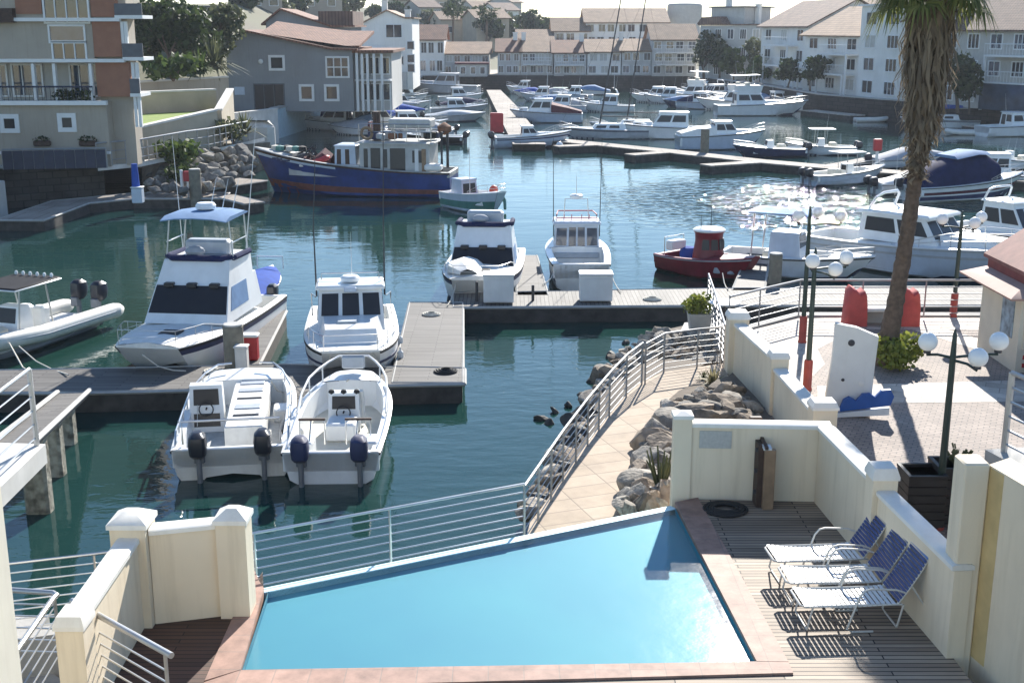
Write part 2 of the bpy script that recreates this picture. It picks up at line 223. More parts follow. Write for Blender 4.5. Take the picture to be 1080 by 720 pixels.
# ---------------------------------------------------------------- mesh tools
C = scene.collection.objects
class MB:
    def __init__(s): s.v = []; s.f = []; s.runs = []
    def add(s, vs, fs, mtx=None):
        o = len(s.v)
        s.v += [(mtx @ Vector(p)) if mtx else Vector(p) for p in vs]
        f0 = len(s.f); s.f += [[i + o for i in f] for f in fs]; s.runs.append((o, len(s.v), f0, len(s.f))); return s
    def box(s, c, d, rz=0, bev=0, rx=0, ry=0):
        x, y, z = [k / 2 for k in d]; m = Matrix.Translation(c)
        if rz or rx or ry: m = m @ Matrix.Rotation(rz, 4, 'Z') @ Matrix.Rotation(ry, 4, 'Y') @ Matrix.Rotation(rx, 4, 'X')
        if bev <= 0:
            vs = [(-x, -y, -z), (x, -y, -z), (x, y, -z), (-x, y, -z), (-x, -y, z), (x, -y, z), (x, y, z), (-x, y, z)]
            return s.add(vs, [(0, 3, 2, 1), (4, 5, 6, 7), (0, 1, 5, 4), (1, 2, 6, 5), (2, 3, 7, 6), (3, 0, 4, 7)], m)
        b = min(bev, x * .9, y * .9, z * .9); r = []
        for zz, q in ((-z, b), (-z + b, 0), (z - b, 0), (z, b)):
            X, Y = x - q, y - q; k = b
            r.append([(X - k, -Y, zz), (X, -Y + k, zz), (X, Y - k, zz), (X - k, Y, zz), (-X + k, Y, zz), (-X, Y - k, zz), (-X, -Y + k, zz), (-X + k, -Y, zz)])
        return s.loft(r, m)
    def loft(s, rings, mtx=None, closed=True, caps=True):
        n = len(rings[0]); vs = [p for r in rings for p in r]; fs = []
        for i in range(len(rings) - 1):
            for j in range(n if closed else n - 1):
                k = (j + 1) % n; fs.append((i * n + j, i * n + k, (i + 1) * n + k, (i + 1) * n + j))
        if caps and closed: fs.append(tuple(reversed(range(n)))); fs.append(tuple((len(rings) - 1) * n + j for j in range(n)))
        return s.add(vs, fs, mtx)
    def tube(s, pts, r, n=6, r2=None):
        pts = [Vector(p) for p in pts]; rings = []; up = Vector((0, 0, 1)); m = len(pts)
        for i, p in enumerate(pts):
            d = (pts[min(i + 1, m - 1)] - pts[max(i - 1, 0)]).normalized()
            a = d.cross(up)
            if a.length < .05: a = d.cross(Vector((1, 0, 0)))
            a.normalize(); b = a.cross(d).normalized(); q = r if r2 is None else r + (r2 - r) * i / max(1, m - 1)
            rings.append([p + (a * math.cos(2 * math.pi * j / n) + b * math.sin(2 * math.pi * j / n)) * q for j in range(n)])
        return s.loft(rings)
    def cyl(s, c, r, h, n=16, r2=None, bev=0):
        r2 = r if r2 is None else r2; rs = [(r, 0), (r2, h)] if not bev else [(r - bev, 0), (r, bev), (r2, h - bev), (r2 - bev, h)]
        return s.loft([[(c[0] + q * math.cos(2 * math.pi * j / n), c[1] + q * math.sin(2 * math.pi * j / n), c[2] + z) for j in range(n)] for q, z in rs])
    def lathe(s, c, prof, n=16):
        return s.loft([[(c[0] + q * math.cos(2 * math.pi * j / n), c[1] + q * math.sin(2 * math.pi * j / n), c[2] + z) for j in range(n)] for q, z in prof])
    def ball(s, c, r, sz=(1, 1, 1), n=12):
        k = n // 2; prof = [(max(.001, math.sin(math.pi * i / k)), -math.cos(math.pi * i / k)) for i in range(k + 1)]
        return s.loft([[(c[0] + r * sz[0] * q * math.cos(2 * math.pi * j / n), c[1] + r * sz[1] * q * math.sin(2 * math.pi * j / n), c[2] + r * sz[2] * z) for j in range(n)] for q, z in prof])
    def slab(s, poly, z0, z1):               # extruded outline in plan
        n = len(poly); zt = z1 if isinstance(z1, (list, tuple)) else [z1] * n
        vs = [(p[0], p[1], z0) for p in poly] + [(p[0], p[1], zt[i]) for i, p in enumerate(poly)]
        return s.add(vs, [tuple(reversed(range(n))), tuple(range(n, 2 * n))] + [(i, (i + 1) % n, n + (i + 1) % n, n + i) for i in range(n)])
    def quad(s, a, b, c, d): return s.add([a, b, c, d], [(0, 1, 2, 3)])
    def panel(s, q, th, lift=0.0):           # quad given thickness along its normal
        q = [Vector(p) for p in q]; n = (q[1] - q[0]).cross(q[3] - q[0]).normalized()
        return s.add([p + n * lift for p in q] + [p + n * (lift + th) for p in q], [(3, 2, 1, 0), (4, 5, 6, 7), (0, 1, 5, 4), (1, 2, 6, 5), (2, 3, 7, 6), (3, 0, 4, 7)])
    def each(s, name, m, parent=None, **k):
        for v0, v1, f0, f1 in s.runs:
            q = MB(); q.v = s.v[v0:v1]; q.f = [[i - v0 for i in f] for f in s.f[f0:f1]]; q.build(name, m, parent, **k)
    def build(s, name, m, parent=None, world=True, sharp=35, fix=True):
        me = bpy.data.meshes.new(name); vs = s.v
        o = bpy.data.objects.new(name, me)
        if parent is not None:
            o.parent = parent
            if world:
                off = Vector((0, 0, 0)); q = parent
                while q: off += q.location; q = q.parent
                vs = [p - off for p in vs]
        else:
            xs = [p.x for p in vs]; ys = [p.y for p in vs]
            off = Vector(((min(xs) + max(xs)) / 2, (min(ys) + max(ys)) / 2, min(p.z for p in vs)))
            vs = [p - off for p in vs]; o.location = off
        me.from_pydata([tuple(p) for p in vs], [], s.f)
        if fix:
            b = bmesh.new(); b.from_mesh(me); bmesh.ops.recalc_face_normals(b, faces=b.faces); b.to_mesh(me); b.free()
        me.polygons.foreach_set('use_smooth', [True] * len(me.polygons)); me.set_sharp_from_angle(angle=R(sharp))
        me.materials.append(M[m]); C.link(o); return o

def tag(o, label=None, cat=None, group=None, kind=None):
    if label: o['label'] = label
    if cat: o['category'] = cat
    if group: o['group'] = group
    if kind: o['kind'] = kind
    return o
def thing(name, label, cat, loc=(0, 0, 0), rz=0, group=None):
    o = bpy.data.objects.new(name, None); C.link(o); o.location = loc; o.rotation_euler = (0, 0, R(rz)); o.empty_display_size = .3
    return tag(o, label, cat, group)
def structure(name, mb, m, **k): return tag(mb.build(name, m, **k), kind='structure')
def dup(root, loc, rz, label, group=None, scale=1):
    r = root.copy(); C.link(r); r.location = loc; r.rotation_euler = (0, 0, R(rz)); r['label'] = label
    if group: r['group'] = group
    if scale != 1: r.scale = (scale,) * 3
    for ch in list(root.children):
        c = ch.copy(); C.link(c); c.parent = r
        for g in ch.children:
            d = g.copy(); C.link(d); d.parent = c
    return r
def arc(cx, cy, r, a0, a1, n, z=0):
    return [(cx + r * math.cos(R(a0 + (a1 - a0) * i / n)), cy + r * math.sin(R(a0 + (a1 - a0) * i / n)), z) for i in range(n + 1)]
def L2(a, b, t): return Vector(a) + (Vector(b) - Vector(a)) * t

# railing along base points: a thing with top rail, rails and posts
def railing(label, pts, h, nr, step=1.5, m='railgrey', rt=.028, rr=.012, name='railing', rake=0, group=None, post=.022):
    pts = [Vector(p) for p in pts]; t = thing(name, label, 'railing', pts[0], group=group)
    up = Vector((0, 0, h))
    MB().tube([p + up for p in pts], rt, 8).build('top_rail', m, t)
    for k in range(nr):
        MB().tube([p + Vector((0, 0, h * (k + .6) / (nr + .6))) for p in pts], rr, 6).build('rail', m, t)
    for i in range(len(pts) - 1):
        L = (pts[i + 1] - pts[i]).length; n = max(1, round(L / step))
        for k in range(n + (1 if i == len(pts) - 2 else 0)):
            p = L2(pts[i], pts[i + 1], k / n); MB().tube([p, p + up], post, 6).build('post', m, t)
    return t

# leaves spread through ellipsoids (centre, radii)
def leaves(n, blobs, size, rr, flat=.3, aspect=1.0, shell=.55):
    mb = MB(); vol = [b[1][0] * b[1][1] * b[1][2] for b in blobs]; tot = sum(vol)
    for b, v in zip(blobs, vol):
        for _ in range(max(3, int(n * v / tot))):
            while True:
                d = Vector((rr.uniform(-1, 1), rr.uniform(-1, 1), rr.uniform(-1, 1)))
                if .05 < d.length <= 1: break
            q = d.normalized() * (shell + (1 - shell) * rr.random()) if rr.random() < .8 else d
            p = Vector(b[0]) + Vector((q.x * b[1][0], q.y * b[1][1], q.z * b[1][2]))
            a = Vector((rr.uniform(-1, 1), rr.uniform(-1, 1), rr.uniform(-1, 1))).normalized()
            c = a.cross(Vector((rr.uniform(-1, 1), rr.uniform(-1, 1), rr.uniform(-.4, 1)))).normalized()
            s1 = size * rr.uniform(.6, 1.3); s2 = s1 * aspect
            mb.add([p - a * s1 - c * s2 * .2, p + c * s2 * .6, p + a * s1, p - c * s2 * .6], [(0, 1, 2, 3)])
    return mb
def tree(label, base, h, r, leaf='leaf_dark', n=1400, seed=1, name='tree', cat='tree', size=None, group=None, trunkh=.35, sq=1.0):
    rr = random.Random(seed); t = thing(name, label, cat, base, group=group); bx, by, bz = base
    mb = MB(); tips = []
    top = Vector((bx + rr.uniform(-.1, .1) * h, by, bz + h * trunkh))
    mb.tube([(bx, by, bz - .3), L2((bx, by, bz), top, .5) + Vector((rr.uniform(-.03, .03) * h, 0, 0)), top], h * .035, 7, h * .022)
    blobs = []
    for k in range(7):
        a = rr.uniform(0, 6.28); rad = r * rr.uniform(.25, .62); zz = bz + h * rr.uniform(trunkh + .08, .84)
        p = Vector((bx + math.cos(a) * rad, by + math.sin(a) * rad, zz)); q = r * rr.uniform(.36, .58)
        mb.tube([top - Vector((0, 0, h * .05)), L2(top, p, .5) + Vector((0, 0, .03 * h)), p], h * .016, 5, h * .006)
        blobs.append((p, (q, q, q * .78 * sq)))
    blobs.append((Vector((bx, by, bz + h * .78)), (r * .5, r * .5, h * .2)))
    mb.build('trunk', 'bark', t)
    leaves(n, blobs, size or r * .085, rr).build('crown', leaf, t, fix=False, sharp=180)
    return t
def bush(label, base, r, h, leaf='leaf_mid', n=350, seed=1, name='bush', size=None, aspect=1, group=None, cat='bush'):
    rr = random.Random(seed); t = thing(name, label, cat, base, group=group); b = Vector(base); mb = MB(); blobs = []
    for k in range(5):
        p = b + Vector((rr.uniform(-.5, .5) * r, rr.uniform(-.5, .5) * r, h * rr.uniform(.35, .65)))
        mb.tube([b + Vector((0, 0, -.1)), p], .03 * r + .005, 5, .01); blobs.append((p, (r * rr.uniform(.45, .65), r * rr.uniform(.45, .65), h * .42)))
    mb.build('stem', 'bark', t); leaves(n, blobs, size or r * .12, rr, aspect=aspect, shell=.3).build('foliage', leaf, t, fix=False, sharp=180)
    return t
def spiky(label, base, r, n, leaf, seed, name='spiky_plant', wdt=.035, cat='plant', droop=.4, m0=.25, group=None):
    rr = random.Random(seed); mb = MB(); b = Vector(base)
    for k in range(n):
        a = rr.uniform(0, 6.28); e = rr.uniform(m0, 1.45); l = r * rr.uniform(.6, 1.1); d = Vector((math.cos(a) * math.cos(e), math.sin(a) * math.cos(e), math.sin(e))); sd_ = Vector((-math.sin(a), math.cos(a), 0)) * wdt
        p1 = b + d * l * .5; p2 = b + d * l - Vector((0, 0, l * droop * math.cos(e)))
        mb.add([b - sd_ * .7, b + sd_ * .7, p1 + sd_, p1 - sd_, p2], [(0, 1, 2, 3), (3, 2, 4)])
    return tag(mb.build(name, leaf, fix=False, sharp=180), label, cat, group)

# ---------------------------------------------------------------- boats (bow along +X, waterline z = 0)
class Hull:
    def __init__(s, L, B, fs, fb, tr=.88, bw=.0, p=2.3, rake=.16, cat=False, n=15, draft=.35, mid=.42):
        s.__dict__.update(locals())
    def b(s, t):
        if t < s.mid: return s.B / 2 * (s.tr + (1 - s.tr) * math.sin(t / s.mid * math.pi / 2))
        u = (t - s.mid) / (1 - s.mid); return s.B / 2 * max(.012, 1 - (1 - s.bw) * u ** s.p)
    def z(s, t): return s.fs + (s.fb - s.fs) * t ** 1.7
    def x(s, t, zr=1): 
        return -s.L / 2 + s.L * t - s.rake * s.L * (1 - zr) * max(0, (t - .45) / .55) ** 2
    def section(s, t):
        b, h = s.b(t), s.z(t); k = 1 - .45 * max(0, (t - .5) * 2) ** 2
        if s.cat: pts = [(b, h, 1), (b * .985, h * .62, .7), (b * .93 * (.8 + .2 * k), .12 + .25 * h * max(0, t - .6), .25), (b * .70, -s.draft, 0), (b * .45, .05 + .3 * h * t * t, .25), (0, .12 + .46 * h * t * t, .35)]
        else: pts = [(b, h, 1), (b * (.94 - .1 * t), h * .58, .62), (b * (.86 * k), .10 + .45 * h * max(0, t - .55), .3), (b * .45 * k, -s.draft * .5 * (1 - t ** 4), .1), (0, -s.draft * (1 - t ** 6), 0)]
        return [(s.x(t, q), y, z) for y, z, q in pts]
    def shell(s):
        mb = MB(); rings = []
        for i in range(s.n + 1):
            t = i / s.n; a = s.section(t); rings.append([(x, y, z) for x, y, z in a] + [(x, -y, z) for x, y, z in reversed(a[:-1])])
        mb.loft(rings, closed=False); m = len(rings[0])
        mb.add(rings[0], [tuple(range(m))]); mb.add(rings[-1], [tuple(range(m))]); return mb
    def band(s, z0, z1, out=.012, t0=0, t1=1, keel=False):   # painted or rubber strake along the topsides, z as a share of the sheer
        mb = MB()
        for sg in (1, -1):
            r = []
            for i in range(s.n + 1):
                t = t0 + (t1 - t0) * i / s.n; a = s.section(t); h = s.z(t); q = []
                for zz in (z0, z1):
                    Z = zz * h
                    for k in range(len(a) - 1):
                        if a[k][2] >= Z >= a[k + 1][2]:
                            f = (a[k][2] - Z) / max(1e-6, a[k][2] - a[k + 1][2]); q.append([a[k][j] + (a[k + 1][j] - a[k][j]) * f for j in range(3)]); break
                    else: q.append(list(a[0]))
                (lo, hi) = q; o = out
                r.append([(lo[0], sg * (lo[1] - .01), lo[2]), (lo[0] + o * t, sg * (lo[1] + o), lo[2]), (hi[0] + o * t, sg * (hi[1] + o), hi[2]), (hi[0], sg * (hi[1] - .01), hi[2])])
            mb.loft(r)
        return mb
    def deck(s, tc, floor=.25, wd=.16, crown=.06, t0=.0, coam=.0):
        """gunwale all round, cockpit well behind tc, cambered foredeck ahead of it"""
        g = MB(); d = MB(); n = s.n; ring = []
        ts = [i / n for i in range(n + 1)] + [tc]; ts = sorted(set(ts))
        for t in ts:
            b, h, x = s.b(t), s.z(t), s.x(t); ring.append((t, x, b, h))
        ck = [r for r in ring if r[0] <= tc]; fd = [r for r in ring if r[0] >= tc]
        for sg in (1, -1):
            g.loft([[(x, sg * b, h - .02), (x, sg * (b + .02), h + .015), (x, sg * b * .98, h + .035), (x, sg * max(.01, b - wd), h + .035), (x, sg * max(.008, b - wd - .02), floor)] for t, x, b, h in ck], closed=False)
        for sg in (1, -1):
            g.loft([[(x, sg * b, h - .02), (x, sg * (b + .02), h + .015), (x, sg * b * .98, h + .035), (x, sg * b * .8, h + .035 + crown * .35), (x, 0, h + .035 + crown)] for t, x, b, h in fd], closed=False)
        if fd:
            t, x, b, h = fd[0]
            g.add([(x, b - wd, h + .035), (x, 0, h + .035 + crown), (x, -(b - wd), h + .035), (x, -(b - wd), floor), (x, b - wd, floor)], [(0, 1, 2, 3, 4)])
        t, x, b, h = ring[-1]; g.add([(x, b, h - .02), (x, b * .98, h + .035), (x, 0, h + .035 + crown), (x, -b * .98, h + .035), (x, -b, h - .02)], [(0, 1, 2, 3, 4)])
        for i in range(len(ck) - 1):
            a, c = ck[i], ck[i + 1]
            d.add([(a[1], a[2] - wd - .01, floor + .006), (c[1], c[2] - wd - .01, floor + .006), (c[1], -c[2] + wd + .01, floor + .006), (a[1], -a[2] + wd + .01, floor + .006)], [(0, 1, 2, 3)])
        t, x, b, h = ring[0]
        g.box((x + .09, 0, (floor + h + .03) / 2), (.18, 2 * b - .02, h - floor + .02), bev=.03)
        return g, d

def cabin_faces(xr, xf, w, z0, z1, xr2, xf2, w2, wf=None, wf2=None):
    """corner points: rear/front at the bottom then at the top; front may be narrower"""
    wf = w if wf is None else wf; wf2 = w2 if wf2 is None else wf2
    b = [Vector((xr, w, z0)), Vector((xr, -w, z0)), Vector((xf, -wf, z0)), Vector((xf, wf, z0))]
    t = [Vector((xr2, w2, z1)), Vector((xr2, -w2, z1)), Vector((xf2, -wf2, z1)), Vector((xf2, wf2, z1))]
    return b, t
def cabin(root, xr, xf, w, z0, z1, xr2, xf2, w2, m='gel', wins=(), glass='screen', roof=.05, over=.08, name='cabin', wf=None, wf2=None, roofm=None):
    b, t = cabin_faces(xr, xf, w, z0, z1, xr2, xf2, w2, wf, wf2)
    mb = MB(); mb.loft([b, t]); o = mb.build(name, m, root, world=False)
    side = {'rear': (0, 1), 'port': (3, 0), 'star': (1, 2), 'front': (2, 3)}   # seen from outside, left to right... reversed below if needed
    for f, u0, u1, v0, v1 in wins:
        i, j = side[f]
        pt = lambda u, v: (b[i] + (b[j] - b[i]) * u) * (1 - v) + (t[i] + (t[j] - t[i]) * u) * v
        q = [pt(u0, v0), pt(u1, v0), pt(u1, v1), pt(u0, v1)]
        n = (q[1] - q[0]).cross(q[3] - q[0]); cen = sum(q, Vector()) / 4; mid = sum(b + t, Vector()) / 8
        if n.dot(cen - mid) < 0: q = [q[1], q[0], q[3], q[2]]
        MB().panel(q, .016, -.004).build('window', glass, o, world=False)
    if roof:
        r = MB(); e = over
        cs = [t[0] + Vector((-e, e * .6, 0)), t[1] + Vector((-e, -e * .6, 0)), t[2] + Vector((e, -e * .6, 0)), t[3] + Vector((e, e * .6, 0))]
        top = [c * 1 for c in cs]; cen = sum(cs, Vector()) / 4
        r.loft([[c + Vector((0, 0, .002)) for c in cs], [c + Vector((0, 0, roof * .7)) for c in cs], [cen + (c - cen) * .93 + Vector((0, 0, roof + .02)) for c in cs]])
        r.build('roof', roofm or m, o, world=False)
    return o
def bowrail(root, H, t0, h=.55, m='steel', r=.016, inset=.07):
    ts = [t0 + (1 - t0) * i / 7 for i in range(8)]; mb = MB()
    pt = lambda t, sg, k: (H.x(t) - .05, sg * max(.0, H.b(t) - inset), H.z(t) + .03 + k)
    for k in (1, .5):
        mb.tube([pt(t, 1, h * k * (min(1, .25 + (t - t0) * 4))) for t in ts] + [pt(t, -1, h * k * (min(1, .25 + (t - t0) * 4))) for t in reversed(ts)], r if k == 1 else r * .7, 5)
    for i in (1, 3, 5, 7):
        for sg in (1, -1): mb.tube([pt(ts[i], sg, 0), pt(ts[i], sg, h * (min(1, .25 + (ts[i] - t0) * 4)))], r * .8, 5)
    return mb.build('bow_rail', m, root, world=False)
def outboard(root, x, y, z, s=1.0, m='cowling', tilt=0):
    o = MB(); mt = Matrix.Translation((x, y, z)) @ Matrix.Rotation(R(tilt), 4, 'Y') @ Matrix.Scale(s, 4)
    rings = []
    for zz, sx, sy, ox in ((.0, .16, .13, -.18), (.08, .24, .17, -.22), (.30, .27, .185, -.25), (.46, .24, .165, -.24), (.54, .13, .09, -.22)):
        rings.append([(ox + sx * math.copysign(abs(math.cos(a)) ** .6, math.cos(a)), sy * math.copysign(abs(math.sin(a)) ** .6, math.sin(a)), zz) for a in [2 * math.pi * k / 14 for k in range(14)]])
    e = o.loft(rings, mt).build('outboard_motor', m, root, world=False)
    l = MB(); l.box((-.17, 0, -.32), (.17, .10, .66), bev=.03); l.box((-.16, 0, -.60), (.36, .20, .025), bev=.01); l.box((-.20, 0, -.74), (.14, .05, .28), bev=.02)
    l.lathe((0, 0, 0), [(.01, 0)], 4) if False else None
    l.tube([(-.42, 0, -.78), (-.30, 0, -.78), (.0, 0, -.78), (.08, 0, -.78)], .05, 8); l.box((-.02, 0, -.05), (.16, .22, .26), bev=.02)
    l.v = [mt @ p for p in l.v]; l.build('lower_leg', 'legmetal', e, world=False)
    pr = MB()
    for k in range(3):
        a = R(120 * k + 20); pr.panel([Vector((-.40, math.cos(a) * .03, -.78 + math.sin(a) * .03)), Vector((-.36, math.cos(a + .5) * .13, -.78 + math.sin(a + .5) * .13)), Vector((-.39, math.cos(a) * .17, -.78 + math.sin(a) * .17)), Vector((-.43, math.cos(a - .4) * .13, -.78 + math.sin(a - .4) * .13))], .008)
    pr.v = [mt @ p for p in pr.v]; pr.build('propeller', 'steel', e, world=False)
    return e
def antenna(root, x, y, z, h, lean=(0, 0), r=.012, m='trim', name='antenna'):
    MB().tube([(x, y, z), (x + lean[0] * h * .5, y + lean[1] * h * .5, z + h * .5), (x + lean[0] * h, y + lean[1] * h, z + h)], r, 5, r * .35).build(name, m, root, world=False)
def fender(root, x, y, z, m='canvaswhite'):
    MB().lathe((x, y, z), [(.02, .5), (.03, .42), (.09, .36), (.10, .1), (.06, .0), (.01, -.02)], 10).build('fender', m, root, world=False)
def hull_parts(root, H, tc, hullm='gel', deckm='gel', floor=.25, stripe=None, strz=(.72, .82), anti='antifoul', rub='rubber', wd=.16, crown=.06, floorm='nonskid'):
    h = H.shell().build('hull', hullm, root, world=False, sharp=50)
    if anti: H.band(-.02 / H.fs, .16, .006).build('waterline_stripe', anti, h, world=False)
    if stripe: H.band(strz[0], strz[1], .008).build('side_stripe', stripe, h, world=False)
    if rub: H.band(.93, .985, .03).build('rubbing_strake', rub, h, world=False)
    g, d = H.deck(tc, floor, wd, crown)
    k = g.build('deck', deckm, root, world=False, sharp=40)
    if tc > 0.02: d.build('cockpit_floor', floorm, k, world=False)
    return h, k
def cleats(root, H, ts=(.08, .5, .93)):
    mb = MB()
    for t in ts:
        for sg in (1, -1):
            x, y, z = H.x(t) - .05, sg * max(.03, H.b(t) - .09), H.z(t) + .07
            MB().tube([(x - .09, y, z), (x, y, z - .012), (x + .09, y, z)], .014, 5).build('cleat', 'steel', root, world=False)

def boat(label, p, head, cat='boat', name='motor_boat', group=None):
    return thing(name, label, cat, (p.x, p.y, 0), head, group)
G_FAR = None
def cruiser(root, L, B, fs=.75, fb=1.15, hullm='gel', ca=.30, cb=.62, ch=1.15, stripe=None, fly=0, hard=None, glass='screen', canvas=None, motors=0, rail=True, arch=False, cat=False, bw=0.0, p=2.3, anti='antifoul', mast=0, cabm='gel', radar=False, dinghy=False):
    H = Hull(L, B, fs, fb, cat=cat, bw=bw, p=p); hull_parts(root, H, ca, hullm, 'gel', .3, stripe, anti=anti)
    x0, x1 = H.x(ca), H.x(cb); w_ = min(H.b(ca), H.b(cb)) * .80; z0 = H.z((ca + cb) / 2) + .03; lw = w_ * .82
    wins = [('front', .04, .32, .30, .85), ('front', .36, .64, .30, .85), ('front', .68, .96, .30, .85), ('port', .06, .46, .38, .82), ('port', .52, .92, .38, .82), ('star', .08, .48, .38, .82), ('star', .54, .94, .38, .82), ('rear', .1, .42, .1, .85), ('rear', .5, .9, .35, .85)]
    cabin(root, x0, x1 + .25, w_, z0 - .1, z0 + ch, x0 + .05, x1 - ch * .55, lw, cabm, wins, glass, .06, .12, wf=H.b(cb) * .72, wf2=lw * .9)
    # trunk cabin ahead of the wheelhouse
    tx = H.x(min(.9, cb + .24)); cabin(root, x1 + .1, tx, H.b(cb) * .66, z0 - .05, z0 + ch * .32, x1 + .1, tx - .35, H.b(cb) * .52, cabm, [('port', .15, .45, .3, .7), ('star', .55, .85, .3, .7)], glass, 0, name='trunk_cabin', wf=max(.1, H.b(min(.9, cb + .24)) * .5), wf2=max(.08, H.b(min(.9, cb + .24)) * .4))
    zt = z0 + ch + .06
    if fly:
        cabin(root, x0 + .2, x1 - ch * .45, lw * .95, zt, zt + fly, x0 + .05, x1 - ch * .3, lw * 1.02, cabm, [], glass, 0, name='flybridge')
        MB().box(((x0 + x1) / 2 - .3, 0, zt + fly + .14), (.5, lw * 1.2, .3), bev=.06).build('helm_seat', 'cushion', root, world=False)
        wz = zt + fly; MB().panel([(x1 - ch * .3, -lw * .9, wz), (x1 - ch * .3, lw * .9, wz), (x1 - ch * .3 - .12, lw * .85, wz + .28), (x1 - ch * .3 - .12, -lw * .85, wz + .28)], .015).build('windscreen', glass, root, world=False)
        zt += fly
    if hard:
        mb = MB(); hx0, hx1 = x0 - .3, x1 - ch * .5; e = MB()
        for xx in (hx0 + .2, hx1 - .2):
            for sg in (1, -1): mb.tube([(xx, sg * lw * .9, zt - .02), (xx - .1, sg * lw * .85, zt + 1.05)], .025, 6)
        mb.each('top_frame', 'alu', root, world=False)
        MB().box(((hx0 + hx1) / 2 - .05, 0, zt + 1.08), (hx1 - hx0, lw * 1.95, .07), bev=.03, ry=R(-2)).build('hardtop', hard, root, world=False); zt += 1.12
    if arch:
        mb = MB(); ax = x0 + .3
        mb.tube([(ax - .3, lw, zt - .05), (ax - .1, lw * .9, zt + .45), (ax, lw * .6, zt + .55), (ax, -lw * .6, zt + .55), (ax - .1, -lw * .9, zt + .45), (ax - .3, -lw, zt - .05)], .05, 6); mb.build('radar_arch', 'gel', root, world=False); zt += .55
    if radar: MB().lathe((x0 + .6, 0, zt), [(.05, 0), (.28, .03), (.30, .10), (.25, .18), (.02, .2)], 14).build('radar_dome', 'gel', root, world=False)
    if mast: antenna(root, x0 + .5, 0, zt - .05, mast, r=.03, m='trim', name='mast')
    if canvas:
        xs = [H.x(0) + .1, H.x(ca * .5), x0 + .1]; mb = MB()
        mb.loft([[(x, H.b(ca * .3) * .95, H.z(0) + .03), (x, H.b(ca * .3) * .8, H.z(0) + .03 + hgt * .8), (x, 0, H.z(0) + .03 + hgt), (x, -H.b(ca * .3) * .8, H.z(0) + .03 + hgt * .8), (x, -H.b(ca * .3) * .95, H.z(0) + .03)] for x, hgt in zip(xs, (.25, .7, ch * .9))])
        mb.build('canvas_cover', canvas, root, world=False)
    if rail: bowrail(root, H, cb + .08)
    for k in range(motors): outboard(root, H.x(0) - .02, (k - (motors - 1) / 2) * .8, fs - .12)
    antenna(root, x0 + .3, lw * .7, zt, 1.6, (-.15, 0))
    return H
def console(root, L, B, fs=.6, fb=.9, hullm='gel', ttop='gel', motors=2, mm='cowling', stripe=None, rail=True, tall=1.95, cover=None, cat=False, bw=0., p=2.3):
    H = Hull(L, B, fs, fb, cat=cat, bw=bw, p=p); hull_parts(root, H, .74, hullm, 'gel', .28, stripe)
    cabin(root, -.35, .35, .38, .28, 1.25, -.3, .15, .34, 'gel', [('front', .1, .9, .62, .95), ('rear', .15, .85, .6, .9)], 'screen', 0, name='console')
    MB().box((-1.0, 0, .62), (.5, .9, .66), bev=.06).build('helm_seat', 'cushion', root, world=False)
    if ttop:
        mb = MB()
        for sg in (1, -1):
            mb.tube([(-.35, sg * .42, .28), (-.45, sg * .5, tall)], .024, 6); mb.tube([(.38, sg * .42, .28), (.3, sg * .5, tall)], .024, 6)
        mb.each('top_frame', 'alu', root, world=False)
        MB().box((-.1, 0, tall + .03), (1.9, 1.5, .06), bev=.025).build('top_canopy', ttop, root, world=False)
    if cover: MB().loft([[(x, H.b(.5) * .9 * k, H.z(.5) + .02), (x, H.b(.5) * .5 * k, H.z(.5) + .1 + hh), (x, -H.b(.5) * .5 * k, H.z(.5) + .1 + hh), (x, -H.b(.5) * .9 * k, H.z(.5) + .02)] for x, hh, k in ((-L * .45, .1, .95), (-.4, .75, 1), (L * .15, .6, .95), (L * .42, .08, .35))]).build('boat_cover', cover, root, world=False)
    if rail: bowrail(root, H, .6, .35)
    for k in range(motors): outboard(root, H.x(0) - .02, (k - (motors - 1) / 2) * .75, fs - .1, 1, mm)
    antenna(root, -.3, .3, 1.2, 1.9, (-.1, 0)); return H
def covered(root, L, B, hullm='gel', cover='canvasblue', hgt=.7, stripe=None, motors=1, fs=.6, fb=.9):
    H = Hull(L, B, fs, fb); hull_parts(root, H, .5, hullm, 'gel', .28, stripe)
    rs = []
    for t, k in ((.01, .12), (.2, .45), (.42, 1), (.6, .85), (.8, .4), (.95, .08)):
        b, z, x = H.b(t) + .02, H.z(t) + .02, H.x(t); rs.append([(x, b, z - .08), (x, b, z + .05), (x, b * .6, z + .05 + hgt * k * .75), (x, 0, z + .05 + hgt * k), (x, -b * .6, z + .05 + hgt * k * .75), (x, -b, z + .05), (x, -b, z - .08)])
    MB().loft(rs).build('boat_cover', cover, root, world=False, sharp=60)
    for k in range(motors): outboard(root, H.x(0) - .02, (k - (motors - 1) / 2) * .7, fs - .1)
    return H
